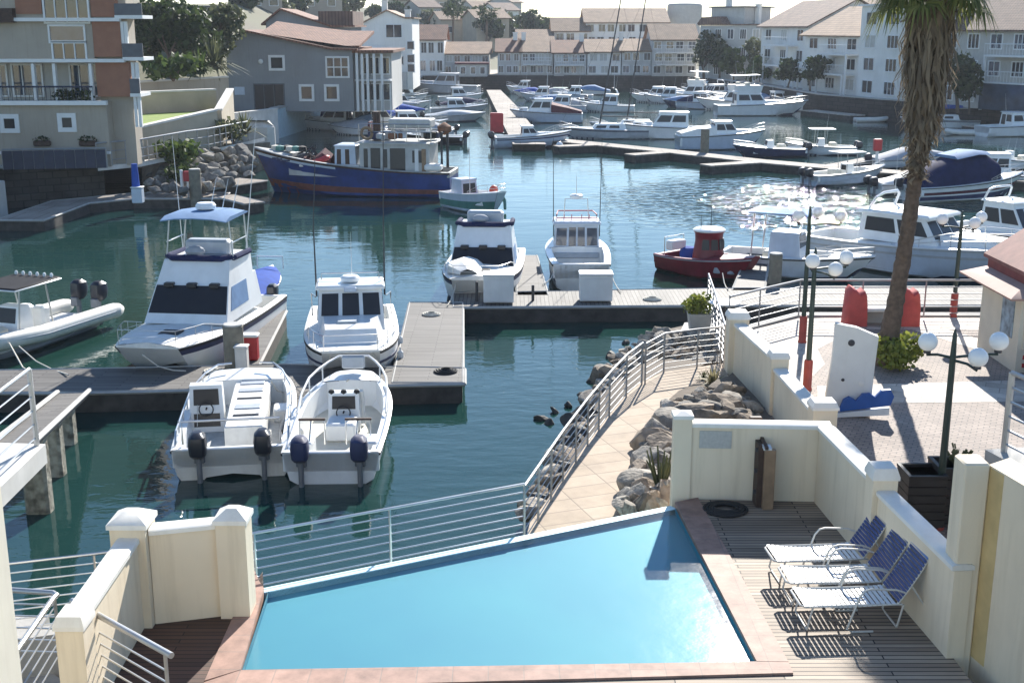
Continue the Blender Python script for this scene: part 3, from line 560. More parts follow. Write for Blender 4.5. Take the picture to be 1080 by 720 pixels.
def sailboat(root, L, B, mast, hullm='gel', sail='canvasblue', mastm='trim', fs=.75, fb=1.0, lean=(0, 0)):
    H = Hull(L, B, fs, fb, tr=.7, p=2.0, rake=.12); hull_parts(root, H, .30, hullm, 'gel', .45, 'navy', (.8, .88))
    cabin(root, H.x(.30), H.x(.68), B * .30, fs, fs + .55, H.x(.32), H.x(.62), B * .24, 'gel', [('port', .1, .4, .35, .75), ('port', .5, .8, .35, .75), ('star', .2, .5, .35, .75), ('star', .6, .9, .35, .75)], 'screen', 0, name='coach_roof', wf=B * .18, wf2=B * .14)
    mx = H.x(.58); MB().tube([(mx, 0, fs + .3), (mx + lean[0] * mast, lean[1] * mast, fs + mast)], .075, 8, .05).build('mast', mastm, root, world=False)
    MB().tube([(mx - .1, 0, fs + 1.2), (mx - L * .4, 0, fs + 1.15)], .05, 6).build('boom', mastm, root, world=False)
    if sail: MB().loft([[(x, r * math.cos(a), fs + 1.3 + r * 1.3 * math.sin(a)) for a in [2 * math.pi * k / 8 for k in range(8)]] for x, r in ((mx - .15, .2), (mx - L * .12, .17), (mx - L * .3, .12), (mx - L * .41, .07))]).build('sail_cover', sail, root, world=False)
    st = MB(); tip = Vector((mx + lean[0] * mast, lean[1] * mast, fs + mast))
    for q in ((H.x(.99), 0, H.z(1)), (H.x(.02), 0, H.z(0)), (mx, H.b(.55), H.z(.55)), (mx, -H.b(.55), H.z(.55))): st.tube([tip, q], .008, 4)
    sp = L2((mx, 0, fs), tip, .6); st.tube([sp + Vector((0, -.7, 0)), sp + Vector((0, .7, 0))], .02, 5)
    st.build('stays', 'darkmetal', root, world=False); bowrail(root, H, .8, .5); return H
def dinghy(root, L, B, m='tube', motor=True):
    pts = [(-L / 2, B * .38, .2), (L * .15, B * .38, .22), (L * .36, B * .25, .28), (L * .47, 0, .36), (L * .36, -B * .25, .28), (L * .15, -B * .38, .22), (-L / 2, -B * .38, .2)]
    MB().tube(pts, B * .13, 8).build('tube', m, root, world=False); MB().slab([(-L * .45, -B * .36), (L * .2, -B * .34), (L * .4, 0), (L * .2, B * .34), (-L * .45, B * .36)], .04, .1).build('floor', 'nonskid', root, world=False)
    MB().box((-L * .05, 0, .25), (.22, B * .7, .05)).build('thwart', 'wood', root, world=False)
    if motor: outboard(root, -L * .46, 0, .35, .7)

# ================================================================ the setting
def strip(pts, wd):                          # plan outline of a band around a line
    pts = [Vector((p[0], p[1])) for p in pts]; l = []; r = []
    for i, p in enumerate(pts):
        d = (pts[min(i + 1, len(pts) - 1)] - pts[max(i - 1, 0)]).normalized(); n = Vector((-d.y, d.x)) * wd / 2
        l.append(p + n); r.append(p - n)
    return l + r[::-1]
def sheet(poly, z): return MB().add([(p[0], p[1], z) for p in poly], [tuple(range(len(poly)))])
structure('water', sheet([(-430, -60), (430, -60), (430, 900), (-430, 900)], 0), 'water')
shore = [W(-260, 232), W(0, 221), W(112, 213), W(160, 196), W(225, 176), W(292, 148), W(360, 122), W(436, 104), W(447, 94.5), W(500, 93.5), W(720, 94), W(744, 98), W(806, 109), W(862, 121), W(930, 128), W(1085, 140), W(1320, 162)]
# the land round the harbour
land = [(p.x, p.y) for p in shore] + [(420, 110), (420, 900), (-420, 900), (-420, 66)]
def inl(p): return (p[0] * 1.012, p[1] * 1.012)
structure('quay_ground', sheet([inl(p) for p in land], 2.0), 'paving')
def S(x): x = max(0, min(1, x)); return x * x * (3 - 2 * x)
def hill(x, y):
    l = 11 * S((-x - 20) / 22) * S((y - 84) / 45) + 2.0 * S((-x - 60) / 40)
    m = 12.5 * S((y - 218) / 90) * S((22 - x) / 60); r = 7.5 * S((y - 225) / 90)
    q = 6 * S((x - 62 + (y - 130) * .12) / 30)
    return 1.7 + max(l, m, r, q) + .5 * math.sin(x * .11) * math.sin(y * .07)
hv = []; hf = []; nx, ny = 90, 70
for j in range(ny):
    y = 84 + 760 * (j / (ny - 1)) ** 1.5
    for i in range(nx):
        x = -330 + 660 * i / (nx - 1); hv.append((x, y, hill(x, y)))
for j in range(ny - 1):
    for i in range(nx - 1): hf.append((j * nx + i, j * nx + i + 1, (j + 1) * nx + i + 1, (j + 1) * nx + i))
# only where land is: drop cells on the harbour side
def inside(p, poly):
    c = False; n = len(poly)
    for i in range(n):
        a, b = poly[i], poly[(i + 1) % n]
        if (a[1] > p[1]) != (b[1] > p[1]) and p[0] < (b[0] - a[0]) * (p[1] - a[1]) / (b[1] - a[1]) + a[0]: c = not c
    return c
lp = [inl(inl(p)) for p in land]
hf = [f for f in hf if all(inside(hv[k], lp) for k in f)]
structure('hill', MB().add(hv, hf), 'earth')
# quay walls
def quay(label, pts, m, z1=2.25, th=.5, z0=-1):
    mb = MB(); cp = MB()
    for a, b in zip(pts[:-1], pts[1:]):
        d = (Vector(b) - Vector(a)); n = Vector((-d.y, d.x, 0)).normalized()
        if n.y < 0: n = -n
        mb.slab([a - d.normalized() * .02, b, b + n * th, a + n * th], z0, z1)
        cp.slab([a - n * .08, b - n * .08, b + n * (th + .1), a + n * (th + .1)], z1 + .003, z1 + .14)
    t = thing('quay_wall', label, 'quay wall', (pts[0].x, pts[0].y, 0)); mb.build('wall', m, t); cp.build('coping', 'concrete', t); return t
quay('dark stone quay wall under the taupe apartment block', shore[0:3], 'quaystone', 2.2)
quay('low pale blue harbour wall under the grey house', [W(292, 147), W(365, 123), W(436, 104)], 'paleblue', 2.6)
quay('long dark quay wall below the far terraced houses', shore[8:11], 'quaydark', 2.1)
quay('dark stone quay wall below the white houses on the right shore', shore[11:17], 'quaydark', 2.2)

# ---------------------------------------------------------------- near ground, walkway, pool terrace
ZD, ZP = 2.2, 1.7
P1, P2, P3, P4 = [W(*p, ZD) for p in ((254, 708), (283, 621), (712, 534), (798, 699))]
K0 = W(720, 437, 3.6); K1 = W(869, 446, 3.5); K2 = W(930, 506, 3.5); K3 = W(1006, 578, 3.5)
Q1 = W(778, 337, 2.95); Q2 = W(821, 380, 2.85); Q3 = W(868, 430, 2.85)
plaza = [W(766, 354, ZP), W(800, 345, ZP), W(842, 334, ZP), W(1500, 334, ZP), Vector((26, 6, 0)), Vector((K3.x + .1, 6, 0)), Vector((K3.x + .1, K3.y, 0)), Vector((K1.x, K1.y, 0)), Vector((K1.x + .2, K1.y + .3, 0)), Vector((Q1.x - .1, K1.y + 1.2, 0))]
structure('plaza', MB().slab(plaza, -.6, ZP), 'cobble')
def onto(name, px, z, m, dz=.004): structure(name, sheet([W(*p, z) for p in px], z + dz), m)
onto('plaza_slab_band', [(772, 353), (800, 346), (843, 336), (884, 335), (905, 347), (862, 368), (870, 384), (838, 415), (812, 385)], ZP, 'slabs')
onto('plaza_slab_band', [(884, 335), (1110, 335), (1110, 349), (905, 347)], ZP, 'slabs', .005)
onto('plaza_slab_band', [(862, 426), (862, 407), (1110, 400), (1140, 423)], ZP, 'slabs', .005)
onto('plaza_slab_band', [(962, 348), (1000, 347.5), (1080, 372), (1080, 384)], ZP, 'slabs', .006)
mb = MB(); sw = [W(762, 356, ZP), W(800, 345.5, ZP), W(842, 334.5, ZP), W(1300, 334.5, ZP)]
for a, b in zip(sw[:-1], sw[1:]): mb.slab([a, b, b + Vector((0, .35, 0)), a + Vector((0, .35, 0))], -.8, ZP + .06)
tag(mb.build('sea_wall', 'concrete'), 'grey concrete edge of the plaza under the railing above the dock', 'wall')
# tiled walkway
walk = [W(553, 575, ZP), W(556, 553, ZP) + Vector((.05, .1, 0)), W(592, 508, ZP), W(617, 470, ZP), W(640, 440, ZP), W(658, 419, ZP), W(674, 404, ZP), W(700, 392, ZP), W(735, 387, ZP), W(768, 382, ZP),
        W(768, 402, ZP), W(740, 406, ZP), W(716, 417, ZP), W(700, 431, ZP), W(688, 455, ZP), W(672, 490, ZP), W(660, 528, ZP), W(664, 560, ZP), W(560, 590, ZP)]
structure('walkway', MB().slab(walk, .9, ZP), 'walktile')
lg = strip([W(-60, 0, 0)] and [A(-60, 622, 14.6), A(268, 562.5, 15.85), A(553, 515, 17.75)], .3)
structure('ledge', MB().slab(lg, .2, ZP - .02), 'concrete')
# ground that carries the rocks between walkway and walls
bank = [(W(556, 560, 1.0), 1.0), (W(583, 500, .2), -.1), (W(600, 462, 0), -.3), (W(612, 432, 0), -.3), (W(630, 396, 0), -.3), (W(655, 364, 0), -.3), (W(690, 344, 0), -.2), (W(745, 338, .6), .6), (W(772, 345, 1.4), 1.55)]
mbk = MB(); inner = [W(560, 562, 1.6), W(592, 508, 1.6), W(617, 470, 1.6), W(640, 440, 1.6), W(658, 419, 1.6), W(674, 404, 1.6), W(700, 392, 1.6), W(735, 387, 1.6), W(776, 368, 1.6)]
mbk.loft([[Vector((p.x, p.y, z)) for p, z in bank], [Vector((p.x, p.y, 1.58)) for p in inner]], closed=False)
structure('rock_bank', mbk, 'soil')
structure('planting_bed', MB().slab([W(664, 560, 1.6), W(660, 528, 1.6), W(672, 490, 1.6), W(688, 455, 1.6), W(700, 431, 1.6), W(716, 417, 1.6), W(740, 406, 1.6), W(768, 402, 1.6), Vector((Q1.x, Q1.y, 0)), Vector((Q3.x - .1, K1.y + .2, 0)), Vector((K0.x, K0.y + .1, 0))], .8, 1.72), 'soil')
# pool: basin, weir, water, coping, timber decks
def inset(p, q, d):
    n = Vector((-(q - p).y, (q - p).x, 0)).normalized(); return n * d
basin = MB(); zb = ZD - .13; pl = [P1, P2, P3, P4]
basin.add([(p.x, p.y, zb) for p in pl], [(0, 1, 2, 3)])
for i in range(4):
    a, b = pl[i], pl[(i + 1) % 4]; basin.quad((a.x, a.y, zb), (b.x, b.y, zb), (b.x, b.y, ZD - .05 if i == 1 else ZD - .02), (a.x, a.y, ZD - .05 if i == 1 else ZD - .02))
pool = thing('swimming_pool', 'turquoise swimming pool with an overflowing far edge on the timber terrace', 'swimming pool', (P1.x, P1.y, ZD))
basin.build('basin', 'plasterpool', pool, sharp=20)
dw = (P3 - P2).normalized(); nw = Vector((-dw.y, dw.x, 0))
MB().slab([P2 - dw * .12, P3 + dw * .05, P3 + dw * .05 + nw * .22, P2 - dw * .12 + nw * .22], -.8, [ZD - .045, ZD - .045, ZD - .075, ZD - .075]).build('weir', 'weir', pool)
zw = ZD - .05
e = lambda p, q: Vector((p.x + q[0], p.y + q[1], zw))
MB().add([e(P1, (.003, .003)), e(P2, (.003, 0)), e(P3, (0, 0)), e(P4, (-.003, .003))], [(3, 2, 1, 0)]).build('water_surface', 'poolwater', pool, fix=False)
CR1, CR2 = W(736, 526, ZD), W(829, 695, ZD); CL1, CL2 = W(268, 602, ZD), W(214, 724, ZD)
dr = (CR2 - CR1).normalized(); CR3 = CR2 + dr * .55; nb = Vector((0, -.30, 0))
P1n, P4n = P1 + nb, P4 + nb
cz0, cz1 = ZD - .10, ZD + .03
def flush(name, poly, z0, z1, m, parent): return MB().slab(poly, z0, z1).build(name, m, parent)
P2o = P2 - dw * .06
flush('coping', [P3 + dw * .06 + nw * .1, CR1, CR2 + dr * .1, P4], cz0, cz1, 'coping', pool)
flush('coping', [P1, P4, CR2 + dr * .1, CR2 + dr * .1 + nb * .85, CL2 + nb * .3, CL2 + (CL1 - CL2) * .02], cz0, cz1 - .003, 'coping', pool)
flush('coping', [CL2 + (CL1 - CL2) * .03, CL1, P2o + nw * .24, P2o, P1 + (P2 - P1) * .0], cz0, cz1 + .002, 'coping', pool)
YN = 8.0
dk = MB().slab([CR1 + Vector((.01, 0, 0)), Vector((K0.x, K0.y, 0)), Vector((K1.x, K1.y, 0)), Vector((K3.x, K3.y, 0)), Vector((K3.x + .15, YN, 0)), Vector((CL2.x - .7, YN, 0)), CL2 + nb * .32 + Vector((-.02, 0, 0)), CR2 + dr * .12 + nb * .87, CR2 + dr * .12], ZD - .3, ZD)
structure('timber_deck', dk, 'deckplank')
PA = W(139, 547, 3.6); PC = W(252, 645, ZD); PDn = W(77, 643, 3.5)
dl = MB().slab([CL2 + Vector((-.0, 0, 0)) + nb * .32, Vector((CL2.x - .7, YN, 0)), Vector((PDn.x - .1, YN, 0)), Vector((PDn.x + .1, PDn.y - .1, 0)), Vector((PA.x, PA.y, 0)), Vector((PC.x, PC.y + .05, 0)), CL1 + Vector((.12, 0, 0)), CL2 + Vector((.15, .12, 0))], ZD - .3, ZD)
structure('timber_deck', dl, 'deckredshade')
# blockwork that carries the terrace above the harbour
fd = MB(); zf = ZD - .31
fd.slab([Vector((PDn.x, 7, 0)), PDn, PA + Vector((0, .2, 0)), Vector((PC.x, PC.y + .25, 0)), P2 + nw * .2, P2 + Vector((-.25, -.1, 0)), P1 + Vector((-.25, -.1, 0)), Vector((P1.x - .3, 7, 0))], -.9, zf)
structure('terrace_base', fd, 'concrete')

def wall_run(t, a, b, z0, z1, th=.22, m='cream', cap=.075, ov=.03):
    a, b = Vector((a.x, a.y, 0)), Vector((b.x, b.y, 0)); d = (b - a).normalized(); n = Vector((-d.y, d.x, 0)) * th / 2
    MB().slab([a - n, b - n, b + n, a + n], z0, z1 - cap).build('wall_panel', m, t)
    k = n * (1 + 2 * ov / th); c = k * .75
    MB().loft([[(*(q.xy), z) for q in (a - s_, b - s_, b + s_, a + s_)] for s_, z in ((k, z1 - cap + .003), (k, z1 - .02), (c, z1))]).build('coping', 'capwhite', t)
def pier(t, p, z0, z1, w_=.36, d_=None, cap=.14, rz=0, flat=False):
    d_ = d_ or w_; o = MB().box((p.x, p.y, (z0 + z1) / 2), (w_, d_, z1 - z0), rz=rz).build('pier', 'cream', t)
    rings = []
    prof = ((1.12, 0), (1.12, .05), (.9, cap), (.5, cap + .02)) if flat else ((1.14, 0), (1.14, .06), (.35, cap), (.05, cap + .015))
    for k, z in prof:
        m = Matrix.Rotation(rz, 3, 'Z'); rings.append([Vector((p.x, p.y, z1 + .003 + z)) + m @ Vector((sx * w_ / 2 * k, sy * d_ / 2 * k, 0)) for sx, sy in ((-1, -1), (1, -1), (1, 1), (-1, 1))])
    MB().loft(rings).build('pier_cap', 'capwhite', o, sharp=20); return o
# left terrace wall
t = thing('terrace_wall', 'cream rendered wall with white capped piers round the left corner of the pool deck', 'wall', (PA.x, PA.y, ZD))
wall_run(t, PA + Vector((.2, 0, 0)), Vector((PC.x - .18, PC.y, 0)), 1.2, 3.50); wall_run(t, PA + (PDn - PA).normalized() * .2, PDn + (PA - PDn).normalized() * .16, 1.2, 3.44)
pier(t, PA, 1.2, 3.55, .44, cap=.17); pier(t, PC, 1.2, 3.50, .38, cap=.17); pier(t, PDn, 1.2, 3.34, .30, .34, cap=.15, flat=True)
# right terrace wall
t = thing('terrace_wall', 'cream rendered wall with white coping behind the blue sun loungers and pump screen', 'wall', (K1.x, K1.y, ZD))
dk_ = (K3 - K1).normalized()
wall_run(t, K0 + Vector((.15, 0, 0)), K1 + Vector((.11, 0, 0)), 1.5, 3.5); wall_run(t, K1 + dk_ * .12 + Vector((0, 0, 0)), K2 - dk_ * .18, 1.5, 3.497); wall_run(t, K2 + dk_ * .18, K3 + dk_ * .3, 1.5, 3.42)
pier(t, K0, 1.5, 3.56, .28, .28, cap=.10); pier(t, K2, 1.5, 3.56, .34, .36, cap=.16, flat=True)
kn = (K1 - K0).xy.normalized(); kn = Vector((kn.x, kn.y, 0)); ko = Vector((kn.y, -kn.x, 0)) * .112
tag(MB().panel([Vector((K0.x, K0.y, z)) + kn * u + ko for u, z in ((.27, 3.08), (.78, 3.08), (.78, 3.37), (.27, 3.37))], .004).build('wall_notice', 'plaque'), 'faded painted notice on the cream wall behind the pool', 'notice')
# plaza wall stepping down towards the pool
t = thing('plaza_wall', 'cream stepped wall with white capped piers between the plaza and the rocks', 'wall', (Q1.x, Q1.y, ZP))
wall_run(t, Q1 + (Q2 - Q1).normalized() * .2, Q2, 1.2, 2.92, .24); wall_run(t, Q2 + (Q3 - Q2).normalized() * .2, Q3, 1.2, 2.74, .24); wall_run(t, Q3 + Vector((0, -.1, 0)), K1 + Vector((.18, .12, 0)), 1.2, 2.6, .24)
pier(t, Q1, 1.0, 3.0, .46, cap=.16, flat=True); pier(t, Q2, 1.2, 2.92, .36, cap=.13, flat=True); pier(t, Q3, 1.2, 2.86, .44, .40, cap=.14, flat=True)
MB().tube([W(783, 343, 2.4) + Vector((.0, -.0, 0)), W(783, 343, 2.4) + Vector((0, 0, -.8))], .03, 6).build('drain_pipe', 'stain', t)
# tall wall at the right edge
B0 = W(998, 692, ZD); bt = 4.68; b1 = A(1045, 485, B0.y + .0); bx0, bx1 = B0.x, B0.x + .30
t = thing('tall_wall', 'tall cream wall end with a yellow rain stain at the right edge of the deck', 'wall', (B0.x, B0.y, ZD))
MB().box(((bx0 + bx1) / 2, B0.y + .18, (ZD - .3 + bt) / 2), (bx1 - bx0, .36, bt - ZD + .3), bev=.02).build('wall_end', 'cream', t)
MB().slab([(bx1 + .002, B0.y + .06), (bx1 + .75, B0.y - 3.6), (bx1 + 1.1, B0.y - 3.6), (bx1 + .34, B0.y + .30)], ZD - .3, bt - .03).build('wall_panel', 'cream', t)
dq = Vector((.75, -3.66, 0)).normalized(); nq = Vector((dq.y, -dq.x, 0))
MB().slab([Vector((bx1 + .002, B0.y + .05, 0)) + nq * .004, Vector((bx1 + .002, B0.y + .05, 0)) + dq * .30 + nq * .004, Vector((bx1 + .002, B0.y + .05, 0)) + dq * .30 - nq * .05, Vector((bx1 + .002, B0.y + .05, 0)) - nq * .05], ZD, bt - .05).build('rain_stain', 'stain', t)
# corner of the building the photograph was taken from
t = thing('building_corner', 'pale rendered corner of the near building at the left edge', 'building', (-4.9, 9, 0))
MB().box((-5.02, 8.5, 5.6), (2.0, .9, 14.4)).build('wall', 'renderpale', t); MB().box((-5.05, 8.5, .3), (2.06, .96, .4)).build('plinth', 'concrete', t)

# ---------------------------------------------------------------- railings
r1 = [W(0, 0, 0)] and [A(-60, 622, 14.6), A(100, 595, 15.15), A(268, 562.5, 15.85), A(411, 538, 16.75), A(553, 515, 17.75)]
r1 = [Vector((p.x, p.y, ZP)) for p in r1]
railing('long steel railing of thin rails along the water beyond the pool', r1, 1.02, 7, 1.9, m='steel', rr=.011, post=.02, rt=.022)
e0 = r1[-1]
wk = [e0, W(592, 508, ZP) + Vector((.03, 0, 0)), W(617, 470, ZP) + Vector((.05, 0, 0)), W(640, 440, ZP) + Vector((.05, 0, 0)), W(658, 419, ZP) + Vector((.05, 0, 0)), W(674, 404, ZP) + Vector((.05, -.1, 0))]
railing('steel railing following the curved tiled walkway above the rocks', wk, .98, 6, 1.0, m='railgrey', rt=.026, rr=.010)
railing('short steel railing closing the far end of the tiled walkway', [wk[-1] + Vector((.08, .05, 0)), W(700, 392.5, ZP), W(735, 387.5, ZP), Vector((Q1.x - .28, W(752, 385, ZP).y, ZP))], .95, 6, 1.2, rt=.024, rr=.010)
g0 = Vector((Q1.x - .22, Q1.y + .35, ZP)); g1 = A(745, 333, 34.5); g1 = Vector((g1.x, 34.4, ZP))
railing('steel gangway railing behind the round table and potted shrub', [g0, Vector(((g0.x + g1.x) / 2, (g0.y + g1.y) / 2 - .1, ZP)), g1], 1.02, 6, 1.1, rt=.026, rr=.011)
railing('steel railing on the sea edge of the plaza beneath the moored boats', [W(768, 354, ZP + .07), W(800, 345.3, ZP + .07), W(842, 334.3, ZP + .07), W(1040, 334.3, ZP + .07)], 1.05, 5, 1.7, rt=.034, rr=.014)
MB
# handrails and steps on the left
pz = [W(76, 633, 3.22), W(181, 691, 3.22)]; pz = [Vector((p.x, p.y, ZD)) for p in pz]; d = (pz[1] - pz[0]).normalized()
t = thing('handrail', 'silver handrail with six thin rails standing by the wall end on the deck', 'railing', (pz[0].x, pz[0].y, ZD))
MB().tube([pz[0] + Vector((0, 0, 1.02)), pz[1] + Vector((0, 0, 1.02))], .035, 10).build('top_rail', 'alu', t)
for k in range(6): MB().tube([pz[0] + d * .14 + Vector((0, 0, .1 + k * .14)), pz[1] - d * .12 + Vector((0, 0, .1 + k * .14))], .012, 6).build('rail', 'alu', t)
for q in (pz[0] + d * .14, pz[1] - d * .12): MB().tube([q - Vector((0, 0, .02)), q + Vector((0, 0, 1.0))], .022, 8).build('post', 'alu', t)
pf = [W(0, 621, 2.9), W(60, 625, 2.9), W(16, 688, 2.9)]; t = thing('handrail', 'bent steel handrail beside the brick steps at the lower left', 'railing', (pf[1].x, pf[1].y, 1.9))
MB().tube([pf[0] + Vector((-1, 0, 0)), pf[0], L2(pf[0], pf[1], .93), pf[1] + Vector((.02, -.06, 0)), L2(pf[1], pf[2], .1), pf[2]], .035, 10).build('top_rail', 'alu', t)
for k in range(5): MB().tube([pf[0] - Vector((1, 0, .16 + k * .16)), pf[1] - Vector((.03, 0, .16 + k * .16)), pf[2] - Vector((0, 0, .16 + k * .16))], .012, 6).build('rail', 'alu', t)
for q in (pf[0], pf[1] - Vector((.02, .04, 0)), pf[2]): MB().tube([q - Vector((0, 0, 1.0)), q], .022, 8).build('post', 'alu', t)
sx0, sx1, sy = pf[0].x - .8, PDn.x - .17, pf[1].y - .2
t = thing('steps', 'beige brick steps going down beside the pool wall', 'steps', (sx1, sy, .8))
for k in range(5):
    yy = sy - 1.3 + k * .30; zz = 1.95 - k * .17
    MB().box(((sx0 + sx1) / 2, yy + .15, (zz + .6) / 2), (sx1 - sx0, .297, zz - .6)).build('step', 'steptile', t)
MB().box(((sx0 + sx1) / 2, sy - 3.3, 1.0), (sx1 - sx0, 3.98, 1.9)).build('landing', 'steptile', t)
structure('lower_path', MB().slab([(sx0 - 3, sy + .2), (sx1, sy + .2), (P2.x - 3.6, P2.y + .33), (P2.x - 3.6, P2.y + 1.38), (sx0 - 3, P2.y + 1.3)], .3, 1.1), 'concrete')

# platform and gangway at the left edge
q0, q1 = W(48, 468, ZD), W(0, 504, ZD)
plat = [q0, q0 + Vector((-5, .4, 0)), q1 + Vector((-5.5, -7, 0)), q1 + Vector((.35, -7, 0))]
t = thing('landing_stage', 'concrete landing stage on piers over the water at the left edge', 'landing', (q0.x, q0.y, 0))
MB().slab(plat, ZD - .36, ZD).build('platform', 'concretelight', t)
for q in (q0 + Vector((-1.1, -.9, 0)), q1 + Vector((-2.2, -1, 0))): MB().cyl((q.x, q.y, -1), .3, ZD + .62, 12).build('pier', 'barnacle', t)
dq_ = (q1 - q0).normalized(); ra = [q0 + Vector((-1.9, .10, 0)), q0 + Vector((-.12, 0, 0)) + dq_ * .08, q1 + Vector((.2, -6, 0))]
railing('pale railing with five rails on the landing stage at the left edge', [ra[1], ra[2]], 1.45, 5, 3.4, m='alu', rt=.035, rr=.016, post=.05)
ga, gb = q0 + Vector((-.62, .02, -.04)), W(78, 414, .62); gd = (gb - ga).normalized(); gn = Vector((-gd.y, gd.x, 0)).normalized() * .36
t = thing('gangway', 'narrow timber gangway sloping from the landing stage to the dock', 'gangway', (gb.x, gb.y, .6))
MB().loft([[ga - gn, ga + gn, ga + gn - Vector((0, 0, .1)), ga - gn - Vector((0, 0, .1))], [gb - gn, gb + gn, gb + gn - Vector((0, 0, .1)), gb - gn - Vector((0, 0, .1))]]).build('walkway_boards', 'dockplank', t)
for s_ in (-1, 1): MB().tube([ga + gn * s_ * 1.08 + Vector((0, 0, .05)), gb + gn * s_ * 1.08 + Vector((0, 0, .05))], .06, 6).build('side_beam', 'concrete', t)
for k in (.25, .5, .75):
    p = L2(ga, gb, k); MB().box((p.x, p.y, p.z / 2 - .35), (.5, .35, p.z + .5), bev=.06).build('support', 'barnacle', t)

# ---------------------------------------------------------------- docks
def dock(label, polys, m='dockplank', z=.55, name='dock', edge=True):
    t = thing(name, label, 'dock', (polys[0][0].x, polys[0][0].y, 0))
    for k, pl_ in enumerate(polys):
        dz = .002 * k; n = len(pl_)
        b = MB().slab(pl_, z - .09, z + dz).build('boards', m, t)
        c = sum((Vector((p.x, p.y, 0)) for p in pl_), Vector()) / n
        MB().slab([c + (Vector((p.x, p.y, 0)) - c) * .985 for p in pl_], -.3, z - .093).build('float', 'dockside', t)
        if edge:
            mb = MB()
            for i in range(n):
                a, q = pl_[i], pl_[(i + 1) % n]
                if (q - a).length > 1.2: mb.tube([(a.x, a.y, z - .03 + dz), (q.x, q.y, z - .03 + dz)], .055, 4)
            mb.build('edge_beam', 'concrete', b)
    return t
zq = .55
dock('grey timber dock with a wide platform between the cabin boat and the open water',
     [[W(86, 413.5, zq), W(490, 404, zq), W(490, 388, zq), W(300, 384, zq), W(155, 387.5, zq), W(-60, 391, zq), W(-60, 413.5, zq)],
      [W(413, 403.5, zq), W(488, 403.5, zq), W(488, 319, zq), W(432, 319, zq)]], 'dockplank')
dock('short timber finger dock with the red locker beside the flybridge boat', [[W(250, 384, zq), W(273, 384, zq), W(302, 327, zq), W(271, 328, zq)]], 'dockplank')
dock('narrow timber finger between the two open skiffs', [[W(296, 453, zq), W(312, 453, zq), W(330, 407, zq), W(312, 407, zq)]], 'dockplank', edge=True)
dock('long concrete edged dock with the two white utility boxes', [[W(478, 324, zq), W(745, 322, zq), W(1040, 322, zq), W(1040, 303, zq), W(745, 304, zq), W(478, 309, zq)]], 'dockplank_y')
dock('short dock finger between the flybridge boat and white cabin boat', [[W(545, 311, zq), W(578, 311, zq), W(566, 269, zq), W(545, 269, zq)]], 'dockplank')
dock('dock finger leading away to the right behind the red boat', [[W(772, 306, zq), W(806, 306, zq), W(812, 264, zq), W(790, 264, zq)]], 'dockplank')
dcl = [W(583, 147, zq), W(700, 158.5, zq), W(800, 169.5, zq), W(900, 178, zq), W(1000, 185, zq), W(1110, 191, zq)]
dc = strip(dcl, 2.0); dc = [Vector((p.x, p.y, 0)) for p in dc]
fg = lambda a, b, w_=1.3: [Vector((p.x, p.y, 0)) for p in strip([W(*a, zq), W(*b, zq)], w_)]
dock('pale concrete pontoon crossing the middle of the marina from left to right', [dc, fg((640, 152), (586, 154)), fg((712, 159.5), (664, 163)), fg((806, 170), (744, 174)), fg((872, 176), (930, 165)), fg((960, 183), (1000, 167))], 'pontoon', edge=False)
dock('long pale pier running away towards the far terraced houses', [[W(541, 152, zq), W(576, 152, zq), W(545, 112, zq), W(528, 95, zq), W(513, 95, zq)]], 'pontoon', edge=False)
lp_ = [W(20, 232, zq), W(74, 213, zq), W(140, 206.5, zq), W(238, 206, zq)]
dock('weathered pontoon along the foot of the dark quay wall', [[Vector((p.x, p.y, 0)) for p in strip(lp_, 2.4)], [Vector((p.x, p.y, 0)) for p in strip([W(170, 204, zq), W(268, 189, zq)], 2.2)], [Vector((p.x, p.y, 0)) for p in strip([W(236, 206, zq), W(268, 214, zq)], 1.2)]], 'pontoon')
dock('pale jetty strip below the white houses on the right shore', [[Vector((p.x, p.y, 0)) for p in strip([W(852, 116, zq), W(905, 121.5, zq)], 2)]], 'slabs', edge=False)
dock('low jetty below the balcony house at the far right', [[Vector((p.x, p.y, 0)) for p in strip([W(1022, 133, zq), W(1062, 131.5, zq)], 2)]], 'slabs', edge=False)

# piles, lockers and boxes on the docks
def pile(label, p, r, h, m='pilewood', cap=True, name='mooring_pile'):
    t = thing(name, label, 'pile', (p.x, p.y, 0)); MB().cyl((p.x, p.y, -1), r, h + 1, 16, bev=.02).build('shaft', m, t)
    if cap: MB().cyl((p.x, p.y, h + .003), r * .96, .05, 16, bev=.015).build('cap', 'concrete', t)
p = W(248, 388, zq); pile('thick grey timber pile beside the red locker', p, .28, 1.75)
p = W(817, 298, zq); pile('grey timber pile in front of the console boat by the lamp posts', p, .24, 1.6)
pile('dark timber pile on the weathered left pontoon', W(207, 209, zq), .32, 2.1); pile('short dark pile on the middle pontoon beside the white sport cruiser', W(743, 160, zq), .32, 2.2)
pile('thin dark pile on the dock in front of the white flybridge boat', W(503, 318, zq), .05, 1.25, 'darkmetal', False); pile('thin dark pile on the dock left of the white cabin boat', W(562, 317, zq), .05, 1.1, 'darkmetal', False)
def utility(label, p, sx, sy, sz, m='boxwhite'):
    t = thing('utility_box', label, 'utility box', (p.x, p.y, zq)); c = Vector((p.x, p.y, zq))
    MB().box((c.x, c.y, zq + sz / 2 + .03), (sx, sy, sz - .06), bev=.025).build('case', m, t)
    MB().box((c.x, c.y, zq + sz - .0), (sx + .06, sy + .06, .06), bev=.02).build('lid', m, t)
    MB().box((c.x, c.y - sy / 2 - .008, zq + sz * .48), (sx * .86, .016, sz * .76), bev=.006).build('door', m, t)
